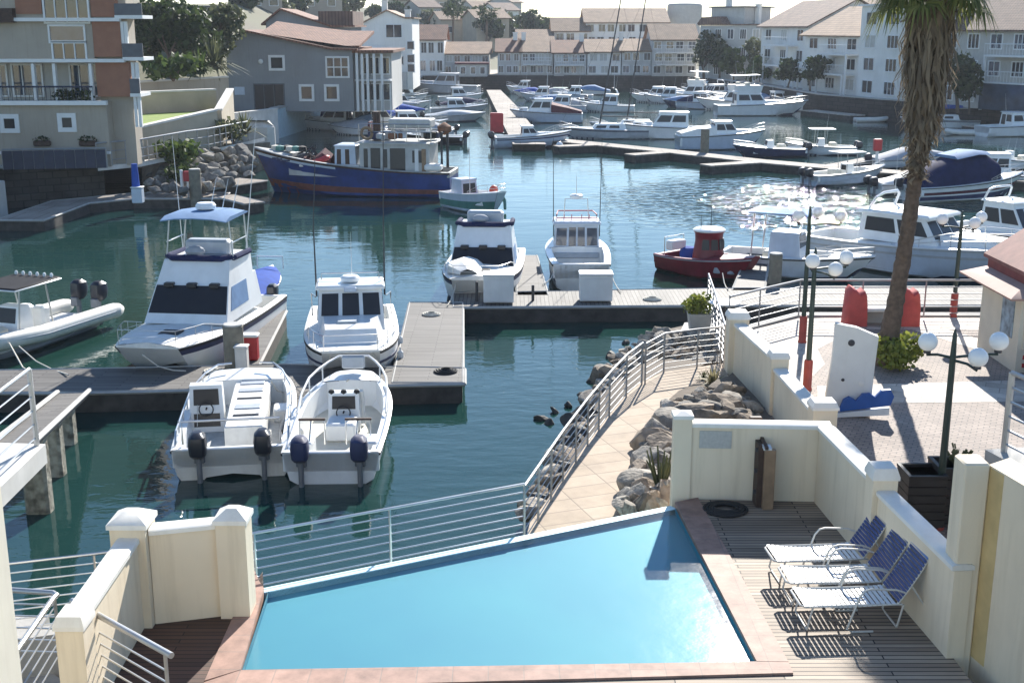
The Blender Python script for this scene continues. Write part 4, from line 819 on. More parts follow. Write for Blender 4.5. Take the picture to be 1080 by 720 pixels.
utility('white utility box on the dock covering the bow of the flybridge boat', W(526, 319, zq), 1.02, .7, 1.0); utility('white utility box on the dock behind the white cabin boat', W(628, 317.5, zq), 1.1, .7, .98)
utility('small pale grey service box at the foot of the thick timber pile', W(256, 392, zq), .32, .3, .72, 'concretelight')
p = W(265, 379, zq); t = thing('locker', 'red fire locker with white trim on the finger dock', 'locker', (p.x, p.y, zq))
MB().box((p.x, p.y, zq + .34), (.42, .3, .66), bev=.02).build('case', 'red', t); MB().box((p.x, p.y, zq + .71), (.48, .36, .08), bev=.02).build('lid', 'trim', t); MB().panel([(p.x + .225 - .45, p.y - .155, zq + .05), (p.x + .2, p.y - .155, zq + .05), (p.x + .2, p.y - .155, zq + .62), (p.x - .2, p.y - .155, zq + .62)], .01).build('door', 'red', t)
p = W(146, 214, zq); t = thing('service_pedestal', 'blue and white service pedestal on the left pontoon', 'pedestal', (p.x, p.y, zq))
MB().box((p.x, p.y, zq + .4), (.55, .5, .8), bev=.04).build('cabinet', 'gelblue', t); MB().cyl((p.x - .1, p.y + .1, zq + .81), .22, 1.25, 12, .16).build('wrapped_pole', 'canvasblue', t); MB().box((p.x, p.y, zq + .84), (.62, .56, .06), bev=.02).build('lid', 'trim', t)
p = W(199, 208, zq); t = thing('fire_point', 'small red fire cabinet on a post on the left pontoon', 'cabinet', (p.x, p.y, zq))
MB().cyl((p.x, p.y, zq), .06, .9, 8).build('post', 'trim', t); MB().box((p.x, p.y, zq + 1.15), (.4, .3, .55), bev=.04).build('cabinet', 'red', t); MB().cyl((p.x - .32, p.y, zq), .09, 1.5, 10, bev=.03).build('bollard_tube', 'trim', t)
p = W(924, 175, zq); t = thing('fire_point', 'red and white fire post beside the palm trunk on the middle pontoon', 'cabinet', (p.x, p.y, zq)); MB().cyl((p.x, p.y, zq), .10, 1.0, 8).build('post', 'trim', t); MB().box((p.x, p.y, zq + 1.4), (.55, .4, .8), bev=.06).build('cabinet', 'red', t)
p = W(524, 141, zq); t = thing('kiosk_box', 'red board standing at the near end of the far pier', 'board', (p.x, p.y, zq)); MB().box((p.x, p.y, zq + .95), (1.15, .6, 1.7), bev=.05).build('board', 'red', t); MB().box((p.x, p.y, zq + .05), (1.3, .7, .1)).build('base', 'darkmetal', t)
p = W(672, 152, zq); 

# ---------------------------------------------------------------- pool furniture
def lounger(label, base, rz):
    t = thing('sun_lounger', label, 'sun lounger', base, rz, 'blue and white strap sun loungers on the deck')
    # local: head along +x, foot at x=-.05; width along y
    w2 = .255; sh = .36
    MB().tube([(1.22, w2, sh), (-.02, w2, sh), (-.07, w2 - .05, sh), (-.07, -w2 + .05, sh), (-.02, -w2, sh), (1.22, -w2, sh)], .016, 8).build('seat_frame', 'frame', t, world=False)
    bx, bz = 1.86 - .34, .98
    bf = lambda u: Vector((1.16 + .46 * u, 0, sh + .82 * u - .04 * math.sin(u * 3.1)))
    mb = MB(); mb.tube([bf(u) + Vector((0, w2, 0)) for u in (0, .25, .5, .75, .95)] + [bf(1) + Vector((0, w2 - .06, 0)), bf(1) + Vector((0, -w2 + .06, 0))] + [bf(u) + Vector((0, -w2, 0)) for u in (.95, .75, .5, .25, 0)], .016, 8); mb.build('back_frame', 'frame', t, world=False)
    s = MB()
    for k in range(19):
        x = -.03 + k * .0625; z = sh + .017 - .028 * math.sin(min(1, (k + .5) / 19) * math.pi); s.box((x + .02, 0, z), (.045, w2 * 2 + .036, .007))
    s.build('seat_straps', 'webwhite', t, world=False)
    b = MB()
    for k in range(17):
        u = .06 + k * .055; p = bf(u) + Vector((-.012, 0, .010)); b.box(tuple(p), (.038, w2 * 2 + .036, .007), ry=R(-61))
    b.build('back_straps', 'webblue', t, world=False); pb_ = MB()
    for k in (13, 14, 15):
        p = bf(.06 + k * .055) + Vector((-.020, 0, .016)); pb_.box(tuple(p), (.040, w2 * 2 + .036, .005), ry=R(-61))
    pb_.build('pale_straps', 'webpale', t, world=False)
    for sg in (1, -1):
        y = sg * (w2 + .035)
        MB().tube([(.50, y, sh), (.42, y, .012), (.46, y, .012)] and [(.86, y, .012), (.58, y, .014), (.52, y, .05), (.66, y, .50), (.72, y, .575), (.80, y, .595), (1.12, y, .575), (1.24, y, .53)], .014, 7).build('arm', 'frame', t, world=False)
    for x0, x1 in ((.02, .10), (1.18, 1.36)):
        MB().tube([(x0 + .06, w2, sh - .005), (x0, w2, .05), (x0 + .02, w2 - .05, .014), (x0 + .02, -w2 + .05, .014), (x0, -w2, .05), (x0 + .06, -w2, sh - .005)], .014, 7).build('leg', 'frame', t, world=False)
    MB().tube([bf(.35) + Vector((0, w2 - .01, 0)), (1.70, w2 - .01, .06), (1.72, w2 - .06, .016), (1.72, -w2 + .06, .016), (1.70, -w2 + .01, .06), bf(.35) + Vector((0, -w2 + .01, 0))], .013, 7).build('leg', 'frame', t, world=False)
    MB().tube([(1.22, w2, sh), (1.72, w2 - .0, .30)], .012, 6).build('brace', 'frame', t, world=False)
    return t
lb = [(W(843, 657, ZD), 'nearest sun lounger with blue back and white seat straps, closest to the camera'), (W(829, 632, ZD), 'middle sun lounger of the row with blue back and white seat'), (W(815, 609, ZD), 'farthest sun lounger of the row, nearest the pump screen')]
for (p, l), a in zip(lb, (3.6, 2.0, 4.4)): lounger(l, (p.x, p.y, ZD), a)
p = W(806, 533, ZD); t = thing('pump_screen', 'narrow dark timber screen standing against the wall by the pool', 'screen', (p.x, p.y, ZD))
MB().box((p.x - .10, p.y + .42, ZD + .52), (.10, .98, 1.04)).build('boards', 'wooddark', t); MB().box((p.x + .02, p.y - .13, ZD + .50), (.17, .10, 1.0), bev=.008).build('post', 'wood', t); MB().box((p.x - .03, p.y - .10, ZD + 1.02), (.13, .16, .03), rx=R(8)).build('post_cap', 'trim', t)
MB().box((p.x - .02, p.y + .9, ZD + .60), (.20, .10, 1.2), bev=.01).build('post', 'wooddark', t); MB().box((p.x - .05, p.y + .35, ZD + 1.07), (.05, 1.1, .05), rx=R(4)).build('rail', 'wooddark', t)
for z in (.25, .6, .95): MB().box((p.x - .17, p.y - .02, ZD + z), (.05, .07, .06), bev=.01).build('hinge', 'darkmetal', t)
p = W(765, 538, ZD); mb = MB()
for k in range(4): mb.tube([(p.x + (.34 - .05 * k) * math.cos(a), p.y + (.30 - .05 * k) * math.sin(a), ZD + .025 + .008 * k) for a in [2 * math.pi * i / 24 for i in range(25)]], .024, 6)
tag(mb.build('hose', 'rubber'), 'coiled dark hose lying on the deck near the pool corner', 'hose')

# ---------------------------------------------------------------- plaza furniture
def lamp(label, p, h, arms, ga=.16, gh=.42):
    t = thing('street_lamp', label, 'street lamp', (p.x, p.y, ZP), group='globe street lamps on the plaza')
    MB().lathe((p.x, p.y, ZP), [(.065, 0), (.06, 1.2), (.05, h - .5), (.035, h - .1), (.01, h)], 10).build('post', 'postgreen', t)
    MB().lathe((p.x, p.y, ZP), [(.11, .0), (.115, .03), (.10, .06), (.10, .66), (.085, .70), (.062, .71)], 12).build('base_sleeve', 'postred', t)
    for dx, dy, dz in arms:
        e_ = Vector((p.x + dx, p.y + dy, ZP + h - gh + dz))
        a = MB().tube([(p.x, p.y, ZP + h - gh - .05 + dz * .3), L2((p.x, p.y, ZP + h - gh - .05), e_, .6), e_ + Vector((0, 0, -.04)), e_], .022, 6).build('arm', 'postgreen', t)
        MB().cyl((e_.x, e_.y, e_.z - .01), .06, .05, 10).build('collar', 'darkmetal', a); MB().ball((e_.x, e_.y, e_.z + ga + .02), ga, n=20).build('globe', 'globe', a)
lamp('globe lamp with a tall red base behind the other post near the walkway wall', W(846, 361, ZP), 3.55, [(-.30, -.1, 0), (.32, .45, .02), (.78, .0, -.02)])
lamp('globe lamp with a green post and red base beside the white monument', W(851, 411, ZP), 3.25, [(-.14, -.35, .0), (.42, -.15, -.22), (.78, .35, -.05)])
lamp('globe lamp standing near the kiosk and the red stone bench', W(1005, 334, ZP), 3.0, [(-.5, .1, 0), (.25, -.3, -.05), (.65, .3, .02)])
lamp('nearest globe lamp standing beside the dark planters by the tall wall', W(988, 557, ZP), 3.35, [(-.36, .15, .0), (.26, -.35, -.12), (.74, .1, .02)], ga=.15)
def bench(p):
    t = thing('bench', 'stone bench with rough red concrete ends behind the palm tree', 'bench', (p.x, p.y, ZP))
    for sg in (-1, 1):
        mb = MB(); c = p + Vector((sg * .72, 0, 0)); rr = random.Random(4 + sg)
        prof = [(-.30, 0), (.30, 0), (.28, .55), (.24, .86), (.18, .98), (.06, .90), (-.04, 1.0), (-.16, 1.06), (-.24, .95), (-.27, .5)]
        mb.loft([[(c.x + x * k, c.y + y, ZP + z * k2) for x, z in prof] for y, k, k2 in ((-.30, .88, .93), (-.24, 1, 1), (.22, 1, 1.02), (.30, .86, .94))]); mb.build('bench_end', 'benchred', t, sharp=50)
    MB().box((p.x, p.y, ZP + .44), (1.0, .5, .09), bev=.02).build('seat', 'stoneseat', t); MB().box((p.x, p.y + .2, ZP + .20), (.9, .1, .39)).build('support', 'concrete', t)
bench(W(928, 342, ZP))
# monument
p = W(896, 437, ZP); t = thing('monument', 'white slab monument with a blue wave base on the plaza', 'monument', (p.x, p.y, ZP)); ang = R(-8)
mx = Matrix.Translation((p.x, p.y, ZP)) @ Matrix.Rotation(ang, 4, 'Z')
mb = MB(); out = [(-.44, 0), (.40, 0), (.42, 1.0), (.46, 1.72), (.02, 1.90), (-.42, 1.98), (-.44, 1.2), (-.52, .4)]
mb.loft([[mx @ Vector((x, y, z)) for x, z in out] for y in (-.09, .09)]); mb.build('slab', 'panelwhite', t)
for x, z, r, m in ((-.08, 1.58, .07, 'darkmetal'), (-.20, .78, .035, 'darkmetal'), (.18, .72, .06, 'capwhite')):
    mb = MB(); mb.loft([[mx @ Vector((x + r * q * math.cos(a), y, z + r * q * math.sin(a))) for a in [2 * math.pi * k / 14 for k in range(14)]] for q, y in ((1, -.086), (1, -.098), (.6, -.104))]); mb.build('boss', m, t)
wv = [(-.26, .12), (.78, .30), (.84, .50), (.76, .64), (.58, .62), (.46, .47), (.34, .54), (.20, .52), (.08, .37), (-.06, .45), (-.18, .38)]
MB().loft([[mx @ Vector((x, y, z)) for x, z in wv] for y in (-.22, -.13)]).build('wave_panel', 'wavesblue', t)
MB().loft([[mx @ Vector((x, y, z)) for x, z in [(-.30, 0), (.76, .10), (.76, .25), (-.28, .095)]] for y in (-.25, -.12)]).build('wave_foot', 'trim', t)
MB().ball((p.x - .62, p.y - .1, ZP + .12), .3, (1, .7, .75), 12).build('foot_stone', 'concrete', t)
# kiosk
kx, ky = W(1070, 393, ZP).x, W(1070, 393, ZP).y; kw = 2.6; kh = 1.85
t = thing('kiosk', 'small cream ticket kiosk with a dark red two tier roof on the plaza', 'kiosk', (kx, ky, ZP))
kb = MB().box((kx + kw / 2, ky + 1.2, ZP + kh / 2), (kw, 2.4, kh)).build('wall', 'kioskcream', t)
MB().loft([[(kx - o, ky - o, ZP + kh + z), (kx + kw + o, ky - o, ZP + kh + z), (kx + kw + o, ky + 2.4 + o, ZP + kh + z), (kx - o, ky + 2.4 + o, ZP + kh + z)] for o, z in ((.44, -.02), (.46, .03), (-.02, .26))]).build('lower_roof', 'eave', t)
MB().box((kx + kw / 2, ky + 1.2, ZP + kh + .36), (kw - .1, 2.3, .26)).build('roof_band', 'roofred', t)
zt = ZP + kh + .49
MB().loft([[(kx + .12, ky - .05, zt), (kx + kw / 2, ky - .05, zt + .78), (kx + kw - .12, ky - .05, zt)], [(kx + .12, ky + 2.4, zt), (kx + kw / 2, ky + 2.4, zt + .78), (kx + kw - .12, ky + 2.4, zt)]]).build('upper_roof', 'roofred', t, sharp=10)
for sg in (0, 1):
    a = Vector((kx + .02 + sg * (kw - .04), 0, zt - .03)); b = Vector((kx + kw / 2, 0, zt + .82))
    MB().loft([[(a.x, y, a.z), (b.x, y, b.z), (b.x, y, b.z + .09), (a.x, y, a.z + .09)] for y in (ky - .17, ky + 2.6)]).build('roof_slope', 'roofslope', t); MB().loft([[(a.x, y, a.z - .03), (b.x, y, b.z - .03), (b.x, y, b.z + .11), (a.x, y, a.z + .11)] for y in (ky - .23, ky - .173)]).build('fascia', 'eave', t)
for x0, x1, z0, z1, m in ((.16, .62, .62, 1.72, 'poster'), (1.0, 1.75, .55, 1.75, 'postercool'), (1.95, 2.5, .6, 1.7, 'poster')):
    w_ = MB().panel([(kx + x0, ky, ZP + z0), (kx + x1, ky, ZP + z0), (kx + x1, ky, ZP + z1), (kx + x0, ky, ZP + z1)], .02).build('window', m, t)
    f = MB()
    for c, s_ in (((x0 + x1) / 2, 'h'),):
        f.box((kx + c, ky - .02, ZP + z0 - .025), (x1 - x0 + .1, .06, .05)); f.box((kx + c, ky - .02, ZP + z1 + .025), (x1 - x0 + .1, .06, .05)); f.box((kx + x0 - .025, ky - .02, ZP + (z0 + z1) / 2), (.05, .06, z1 - z0)); f.box((kx + x1 + .025, ky - .02, ZP + (z0 + z1) / 2), (.05, .06, z1 - z0))
    f.build('window_frame', 'kioskcream', w_)
ch = MB()
for i in range(4):
    for j in range(4):
        if (i + j) % 2 == 0: ch.box((kx + .20 + .1 * i, ky - .008, ZP + .18 + .1 * j), (.1, .016, .1))
ch.build('checker_panel', 'red', t); MB().box((kx - .012, ky + .7, ZP + 1.2), (.02, .7, .9)).build('side_window', 'postercool', t)
p = Vector((kx + 1.5, ky - .75, 0)); t = thing('counter_table', 'table draped in navy blue cloth in front of the kiosk', 'table', (p.x, p.y, ZP))
rr = random.Random(3); ring = []
for k in range(40):
    u = k / 40 * 4; sx, sy = [(-1 + 2 * u, -1), (1, -1 + 2 * (u - 1)), (1 - 2 * (u - 2), 1), (-1, 1 - 2 * (u - 3))][int(u)]; ring.append((p.x + sx * 1.25, p.y + sy * .42))
MB().loft([[(p.x + (x - p.x) * k * (1 + (.02 * (i % 2)) * (z < .5)), p.y + (y - p.y) * k * (1 + .06 * (i % 2) * (z < .5)), ZP + z) for i, (x, y) in enumerate(ring)] for k, z in ((1.04, .02), (1.01, .4), (1, .74), (.98, .77))]).build('cloth', 'clothblue', t); MB().box((p.x, p.y, ZP + .70), (2.3, .7, .04)).build('table_top', 'wood', t)
# dark planters with a sprig
def planter(label, p, sx, sy, h, plant):
    t = thing('planter', label, 'planter', (p.x, p.y, ZP)); mb = MB()
    for k, (a, b) in enumerate(((sx, .05), (sx, .05), (.05, sy - .1), (.05, sy - .1))):
        o = [(0, -sy / 2 + .025), (0, sy / 2 - .025), (-sx / 2 + .025, 0), (sx / 2 - .025, 0)][k]
        for j in range(6): mb.box((p.x + o[0], p.y + o[1], ZP + .08 + (h - .08) * (j + .5) / 6), (a, b, (h - .08) / 6 - .014))
    mb.build('slatted_box', 'binblack', t); MB().box((p.x, p.y, ZP + h * .45), (sx - .12, sy - .12, h * .8)).build('liner', 'rubber', t)
    MB().loft([[(p.x + x * k, p.y + y * k, ZP + z) for x, y in ((-sx / 2, -sy / 2), (sx / 2, -sy / 2), (sx / 2, sy / 2), (-sx / 2, sy / 2))] for k, z in ((1.03, h), (1.03, h + .05), (.84, h + .05), (.84, h))]).build('rim', 'binblack', t)
    if plant:
        pl_ = MB(); rr = random.Random(9)
        for k in range(22):
            a, l = rr.uniform(0, 6.28), rr.uniform(.12, .32); q = Vector((p.x + .25 * math.cos(a) * rr.random(), p.y + .2 * math.sin(a) * rr.random(), ZP + h + l)); s_ = Vector((.05 * math.cos(a), .05 * math.sin(a), .02)); pl_.add([q - s_, q + Vector((0, 0, .05)), q + s_, q - Vector((0, 0, .05))], [(0, 1, 2, 3)]); pl_.tube([(p.x, p.y, ZP + h - .05), q], .006, 4)
        pl_.build('plant', 'leaf_olive', t, fix=False)
planter('dark slatted planter box left of the nearest lamp post', W(973, 496, 2.65), .62, .62, .92, False); planter('dark slatted planter with a small sprig behind the nearest lamp post', W(1008, 489, 2.7), .7, .6, .98, True)
# stair landing with railing at the right edge
c = W(1056, 474, 3.2); t = thing('stair_landing', 'grey concrete stair landing at the right edge behind the tall wall', 'landing', (c.x, c.y, ZP))
MB().slab([(c.x - .25, c.y), (c.x + 3, c.y + .6), (c.x + 3, c.y - 3.2), (c.x + .6, c.y - 3.2)], 2.85, 3.2).build('slab', 'concrete', t); MB().box((c.x + 1.8, c.y - 1.2, 2.26), (1.6, 2.4, 1.16)).build('support', 'slategrey', t)
railing('grey railing with a flat post on the stair landing at the right edge', [(c.x + .0, c.y - .1, 3.2), (c.x + .75, c.y - 3.0, 3.2)], 1.28, 5, 1.6, m='alu', rt=.04, rr=.02, post=.05)
# table, pots
p = W(763, 346, ZP + .0); t = thing('round_table', 'round white table behind the walkway railing near the gangway', 'table', (p.x, p.y, ZP))
MB().cyl((p.x, p.y, ZP + .70), .42, .035, 24, bev=.01).build('table_top', 'gel', t); MB().cyl((p.x, p.y, ZP), .035, .70, 10).build('column', 'darkmetal', t); MB().cyl((p.x, p.y, ZP), .25, .03, 16).build('foot', 'darkmetal', t)
p = W(737, 348, 1.35); t = thing('potted_shrub', 'yellow green shrub in a square grey pot above the rocks', 'potted plant', (p.x, p.y, 1.3))
MB().loft([[(p.x + x * k, p.y + y * k, 1.25 + z) for x, y in ((-1, -1), (1, -1), (1, 1), (-1, 1))] for k, z in ((.24, 0), (.32, .62), (.28, .62), (.26, .5))]).build('pot', 'potgrey', t); leaves(420, [((p.x, p.y, 2.1), (.5, .45, .33)), ((p.x - .2, p.y, 2.05), (.32, .32, .28))], .075, random.Random(5), shell=.2).build('foliage', 'leaf_lime', t, fix=False, sharp=180)
structure('pot_ledge', MB().slab([W(716, 352, 1.25), W(772, 352, 1.25), W(772, 338, 1.25), W(722, 340, 1.25)], .2, 1.25), 'concrete')
spiky('dry aloe clump by the corner of the plaza wall', W(752, 408, ZP), .55, 60, 'leaf_dry', 3, 'aloe_plant', .03)
spiky('small grassy tuft beside the boulders near the plaza wall', W(742, 400, ZP), .35, 40, 'leaf_olive', 8, 'grass_tuft', .015)
p = W(696, 524, 1.72); t = thing('potted_succulent', 'tall dry succulent in a round stone pot by the pool corner', 'potted plant', (p.x, p.y, 1.7))
MB().lathe((p.x, p.y, 1.7), [(.14, 0), (.22, .18), (.25, .26), (.20, .26), (.18, .2)], 14).build('pot', 'concrete', t); mb = MB(); rr = random.Random(6)
for k in range(14):
    a = rr.uniform(0, 6.28); q = Vector((p.x + .05 * math.cos(a), p.y + .05 * math.sin(a), 1.9)); mb.tube([q, q + Vector((.10 * math.cos(a), .1 * math.sin(a), .3)), q + Vector((.2 * math.cos(a), .2 * math.sin(a), rr.uniform(.4, .75)))], .035, 6, .012)
mb.build('stems', 'leaf_olive', t)

# ---------------------------------------------------------------- palm, rocks, plants
pb = W(932, 384, ZP); t = thing('palm_tree', 'tall fan palm with a shaggy skirt of dead fronds on the plaza', 'palm tree', (pb.x, pb.y, ZP))
ptop = Vector((A(984, 0, pb.y).x, pb.y + .1, 10.75)); pm = lambda u: L2((pb.x, pb.y, ZP), ptop, u) + Vector((.18 * math.sin(u * 3.1), 0, 0))
rr = random.Random(11); mb = MB(); rg = []
for k in range(64):
    u = k / 63; c = pm(u); r = (.165 - .02 * u + .10 * (1 - u) ** 6) * (1 + .09 * (k % 2)); rg.append([(c.x + r * math.cos(a) * rr.uniform(.93, 1.07), c.y + r * math.sin(a) * rr.uniform(.93, 1.07), c.z + rr.uniform(-.02, .02)) for a in [2 * math.pi * j / 14 for j in range(14)]])
mb.loft(rg)
for k in range(520):                         # old leaf bases
    u = rr.uniform(.02, .75); a = rr.uniform(0, 6.28); c = pm(u); r = .165 - .02 * u; d = Vector((math.cos(a), math.sin(a), 0)); s_ = Vector((-d.y, d.x, 0)) * .04
    p = c + d * r * .96; mb.add([p - s_, p + s_, p + d * rr.uniform(.03, .08) + Vector((0, 0, rr.uniform(.05, .12)))], [(0, 1, 2)])
mb.build('trunk', 'bark', t, fix=False, sharp=30)
sk = MB()
for k in range(2300):                        # the skirt: long dry blades hanging down
    u = 1 - rr.random() ** 1.15 * .50; c = pm(u); a = rr.uniform(0, 6.28); d = Vector((math.cos(a), math.sin(a), 0)); w_ = S((u - .50) / .34); r0 = .15 + .38 * w_ * rr.uniform(.2, 1); l = rr.uniform(.5, 1.1) * (.18 + .82 * w_)
    s_ = Vector((-d.y, d.x, 0)) * rr.uniform(.012, .045); p = c + d * r0; q = p + Vector((rr.uniform(-.12, .12), rr.uniform(-.12, .12), -l * .55)) + d * rr.uniform(-.02, .16); e_ = q + Vector((rr.uniform(-.14, .14), rr.uniform(-.14, .14), -l * .45)) - d * rr.uniform(-.06, .14)
    sk.add([p - s_ * .6, p + s_ * .6, q + s_, q - s_, e_], [(0, 1, 2, 3), (3, 2, 4)])
sk.build('skirt', 'frond_dead', t, fix=False, sharp=180)
cr = MB(); st = MB()
for k in range(46):                          # fan leaves
    a = rr.uniform(0, 6.28); e_ = rr.uniform(-.62, 1.35); d = Vector((math.cos(a) * math.cos(e_), math.sin(a) * math.cos(e_), math.sin(e_))); l = rr.uniform(.8, 1.25); c = ptop + Vector((0, 0, .1)); h_ = c + d * l - Vector((0, 0, .18 * l)); st.tube([c, c + d * l * .5, h_], .025, 4, .015)
    sd_ = d.cross(Vector((0, 0, 1))).normalized(); up = sd_.cross(d).normalized()
    for j in range(24):
        b = R(-112 + 224 * j / 23); v = (d * math.cos(b) + sd_ * math.sin(b)).normalized(); bl = rr.uniform(.62, .92) * (1 - .12 * abs(b)); s_ = v.cross(up).normalized() * .030; m_ = h_ + v * bl * .6 + up * .06; tip = h_ + v * bl - Vector((0, 0, rr.uniform(.18, .45)))
        cr.add([h_ - s_ * .4, h_ + s_ * .4, m_ + s_, m_ - s_, tip], [(0, 1, 2, 3), (3, 2, 4)])
st.build('leaf_stalks', 'leaf_olive', t); cr.build('crown', 'frond_green', t, fix=False, sharp=180)
bush('dense yellow green bush round the foot of the palm trunk', W(946, 388, ZP), .8, .8, 'leaf_lime', 2200, 4, size=.06, aspect=1.3)

# rocks: a few shapes, each rock an object of its own
def rockmesh(seed, m):
    rr = random.Random(seed); b = bmesh.new(); bmesh.ops.create_icosphere(b, subdivisions=3, radius=1)
    cuts = [(Vector((rr.uniform(-1, 1), rr.uniform(-1, 1), rr.uniform(-1, 1))).normalized(), rr.uniform(.42, .82)) for _ in range(15)]
    for v in b.verts:
        for n, d in cuts:
            k = v.co.dot(n)
            if k > d: v.co -= n * (k - d) * .92
        v.co *= 1 + .05 * math.sin(v.co.x * 7 + seed) * math.sin(v.co.y * 6)
        v.co.x *= 1.25; v.co.z *= .72
    me = bpy.data.meshes.new('boulder'); b.to_mesh(me); b.free()
    me.polygons.foreach_set('use_smooth', [True] * len(me.polygons)); me.set_sharp_from_angle(angle=R(16)); me.materials.append(M[m]); return me
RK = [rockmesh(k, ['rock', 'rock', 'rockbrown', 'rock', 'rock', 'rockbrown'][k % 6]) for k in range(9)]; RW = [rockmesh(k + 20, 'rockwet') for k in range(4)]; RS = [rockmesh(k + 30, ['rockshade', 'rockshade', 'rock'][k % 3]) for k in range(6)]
def rock(p, s, label, group, wet=False):
    o = bpy.data.objects.new('boulder', rnd.choice(RS if wet == 'shade' else RW if wet else RK)); C.link(o); o.location = p; o.scale = (s * rnd.uniform(.8, 1.2), s * rnd.uniform(.75, 1.1), s * rnd.uniform(.8, 1.2))
    o.rotation_euler = (rnd.uniform(-.5, .5), rnd.uniform(-.5, .5), rnd.uniform(0, 6.28)); tag(o, label, 'boulder', group)
def inpx(poly, n, gap):
    out = []; xs = [p[0] for p in poly]; ys = [p[1] for p in poly]; tries = 0
    while len(out) < n and tries < 9000:
        tries += 1; q = (rnd.uniform(min(xs), max(xs)), rnd.uniform(min(ys), max(ys)))
        if inside(q, poly) and all((q[0] - o[0]) ** 2 + ((q[1] - o[1]) * 1.6) ** 2 > gap ** 2 for o in out): out.append(q)
    return out
GA, LA = 'rocks of the bank at the end of the walkway', 'grey boulder in the rocky bank between water and tiled walkway'
for x, y in inpx([(618, 436), (624, 408), (648, 374), (690, 350), (764, 350), (762, 382), (716, 389), (690, 397), (664, 414), (640, 436)], 150, 6.5):
    z = max(.1, min(1.55, .1 + (x - 612) / 110 - (y - 344) / 300 + .2)); p = W(x, y, z)
    rock(p, rnd.choice([.11, .15, .19, .22, .27, .36]) * rnd.uniform(.85, 1.15), LA, GA)
for x, y in inpx([(552, 540), (570, 505), (590, 470), (606, 440), (616, 436), (632, 440), (610, 475), (586, 512), (566, 545)], 34, 8):
    rock(W(x, y, .55), rnd.uniform(.2, .38), 'brown boulder on the steep slope below the walkway railing', 'rocks below the walkway railing', rnd.random() < .35)
for x, y in ((572, 441), (580, 446), (586, 434), (600, 428), (612, 416), (622, 402), (634, 390), (646, 376), (660, 362)):
    rock(W(x, y, .02), rnd.uniform(.13, .24), 'dark wet boulder at the waterline beside the rocky bank', 'wet rocks at the waterline', True)
for x, y in inpx([(652, 540), (668, 505), (684, 470), (694, 445), (706, 428), (724, 416), (744, 414), (778, 408), (800, 440), (735, 442), (714, 434), (712, 530)], 105, 8):
    rock(W(x, y, 1.84), rnd.choice([.13, .17, .22, .27, .32, .44]) * rnd.uniform(.85, 1.15), 'weathered boulder in the bed between walkway and pool wall', 'rocks in the bed by the pool wall')
# left bank
lb_ = MB(); top = [W(150, 172, 2.2), W(190, 162, 2.2), W(226, 151, 2.2), W(262, 152, 2.2), W(285, 150, 2.0)]; bot = [W(150, 207, 0), W(180, 204, -.2), W(215, 200, -.2), W(250, 193, -.2), W(282, 180, -.2)]
lb_.loft([[p for p in top], [p for p in bot]], closed=False); structure('rock_bank', lb_, 'soil')
for x, y in inpx([(154, 176), (190, 168), (226, 156), (262, 158), (276, 178), (240, 194), (200, 202), (158, 204)], 60, 8):
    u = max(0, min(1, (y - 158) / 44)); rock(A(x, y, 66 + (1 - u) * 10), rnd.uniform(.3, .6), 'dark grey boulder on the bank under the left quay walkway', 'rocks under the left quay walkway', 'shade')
bush('dark green bush on the rocks under the left quay walkway', A(188, 176, 72) , 2.0, 1.7, 'leaf_mid', 380, 12)
bush('low olive bush on the rocks beside the left pontoon', A(191, 192, 69), 1.3, 1.1, 'leaf_dark', 260, 13)
bush('yellowish shrub on the bank below the grey house wall', A(246, 150, 80), 1.6, 1.6, 'leaf_olive', 300, 14)
spiky('light green strap leaved plant beside the quay steps', A(258, 142, 82), 1.8, 50, 'leaf_olive', 15, 'strap_leaved_plant', .10)

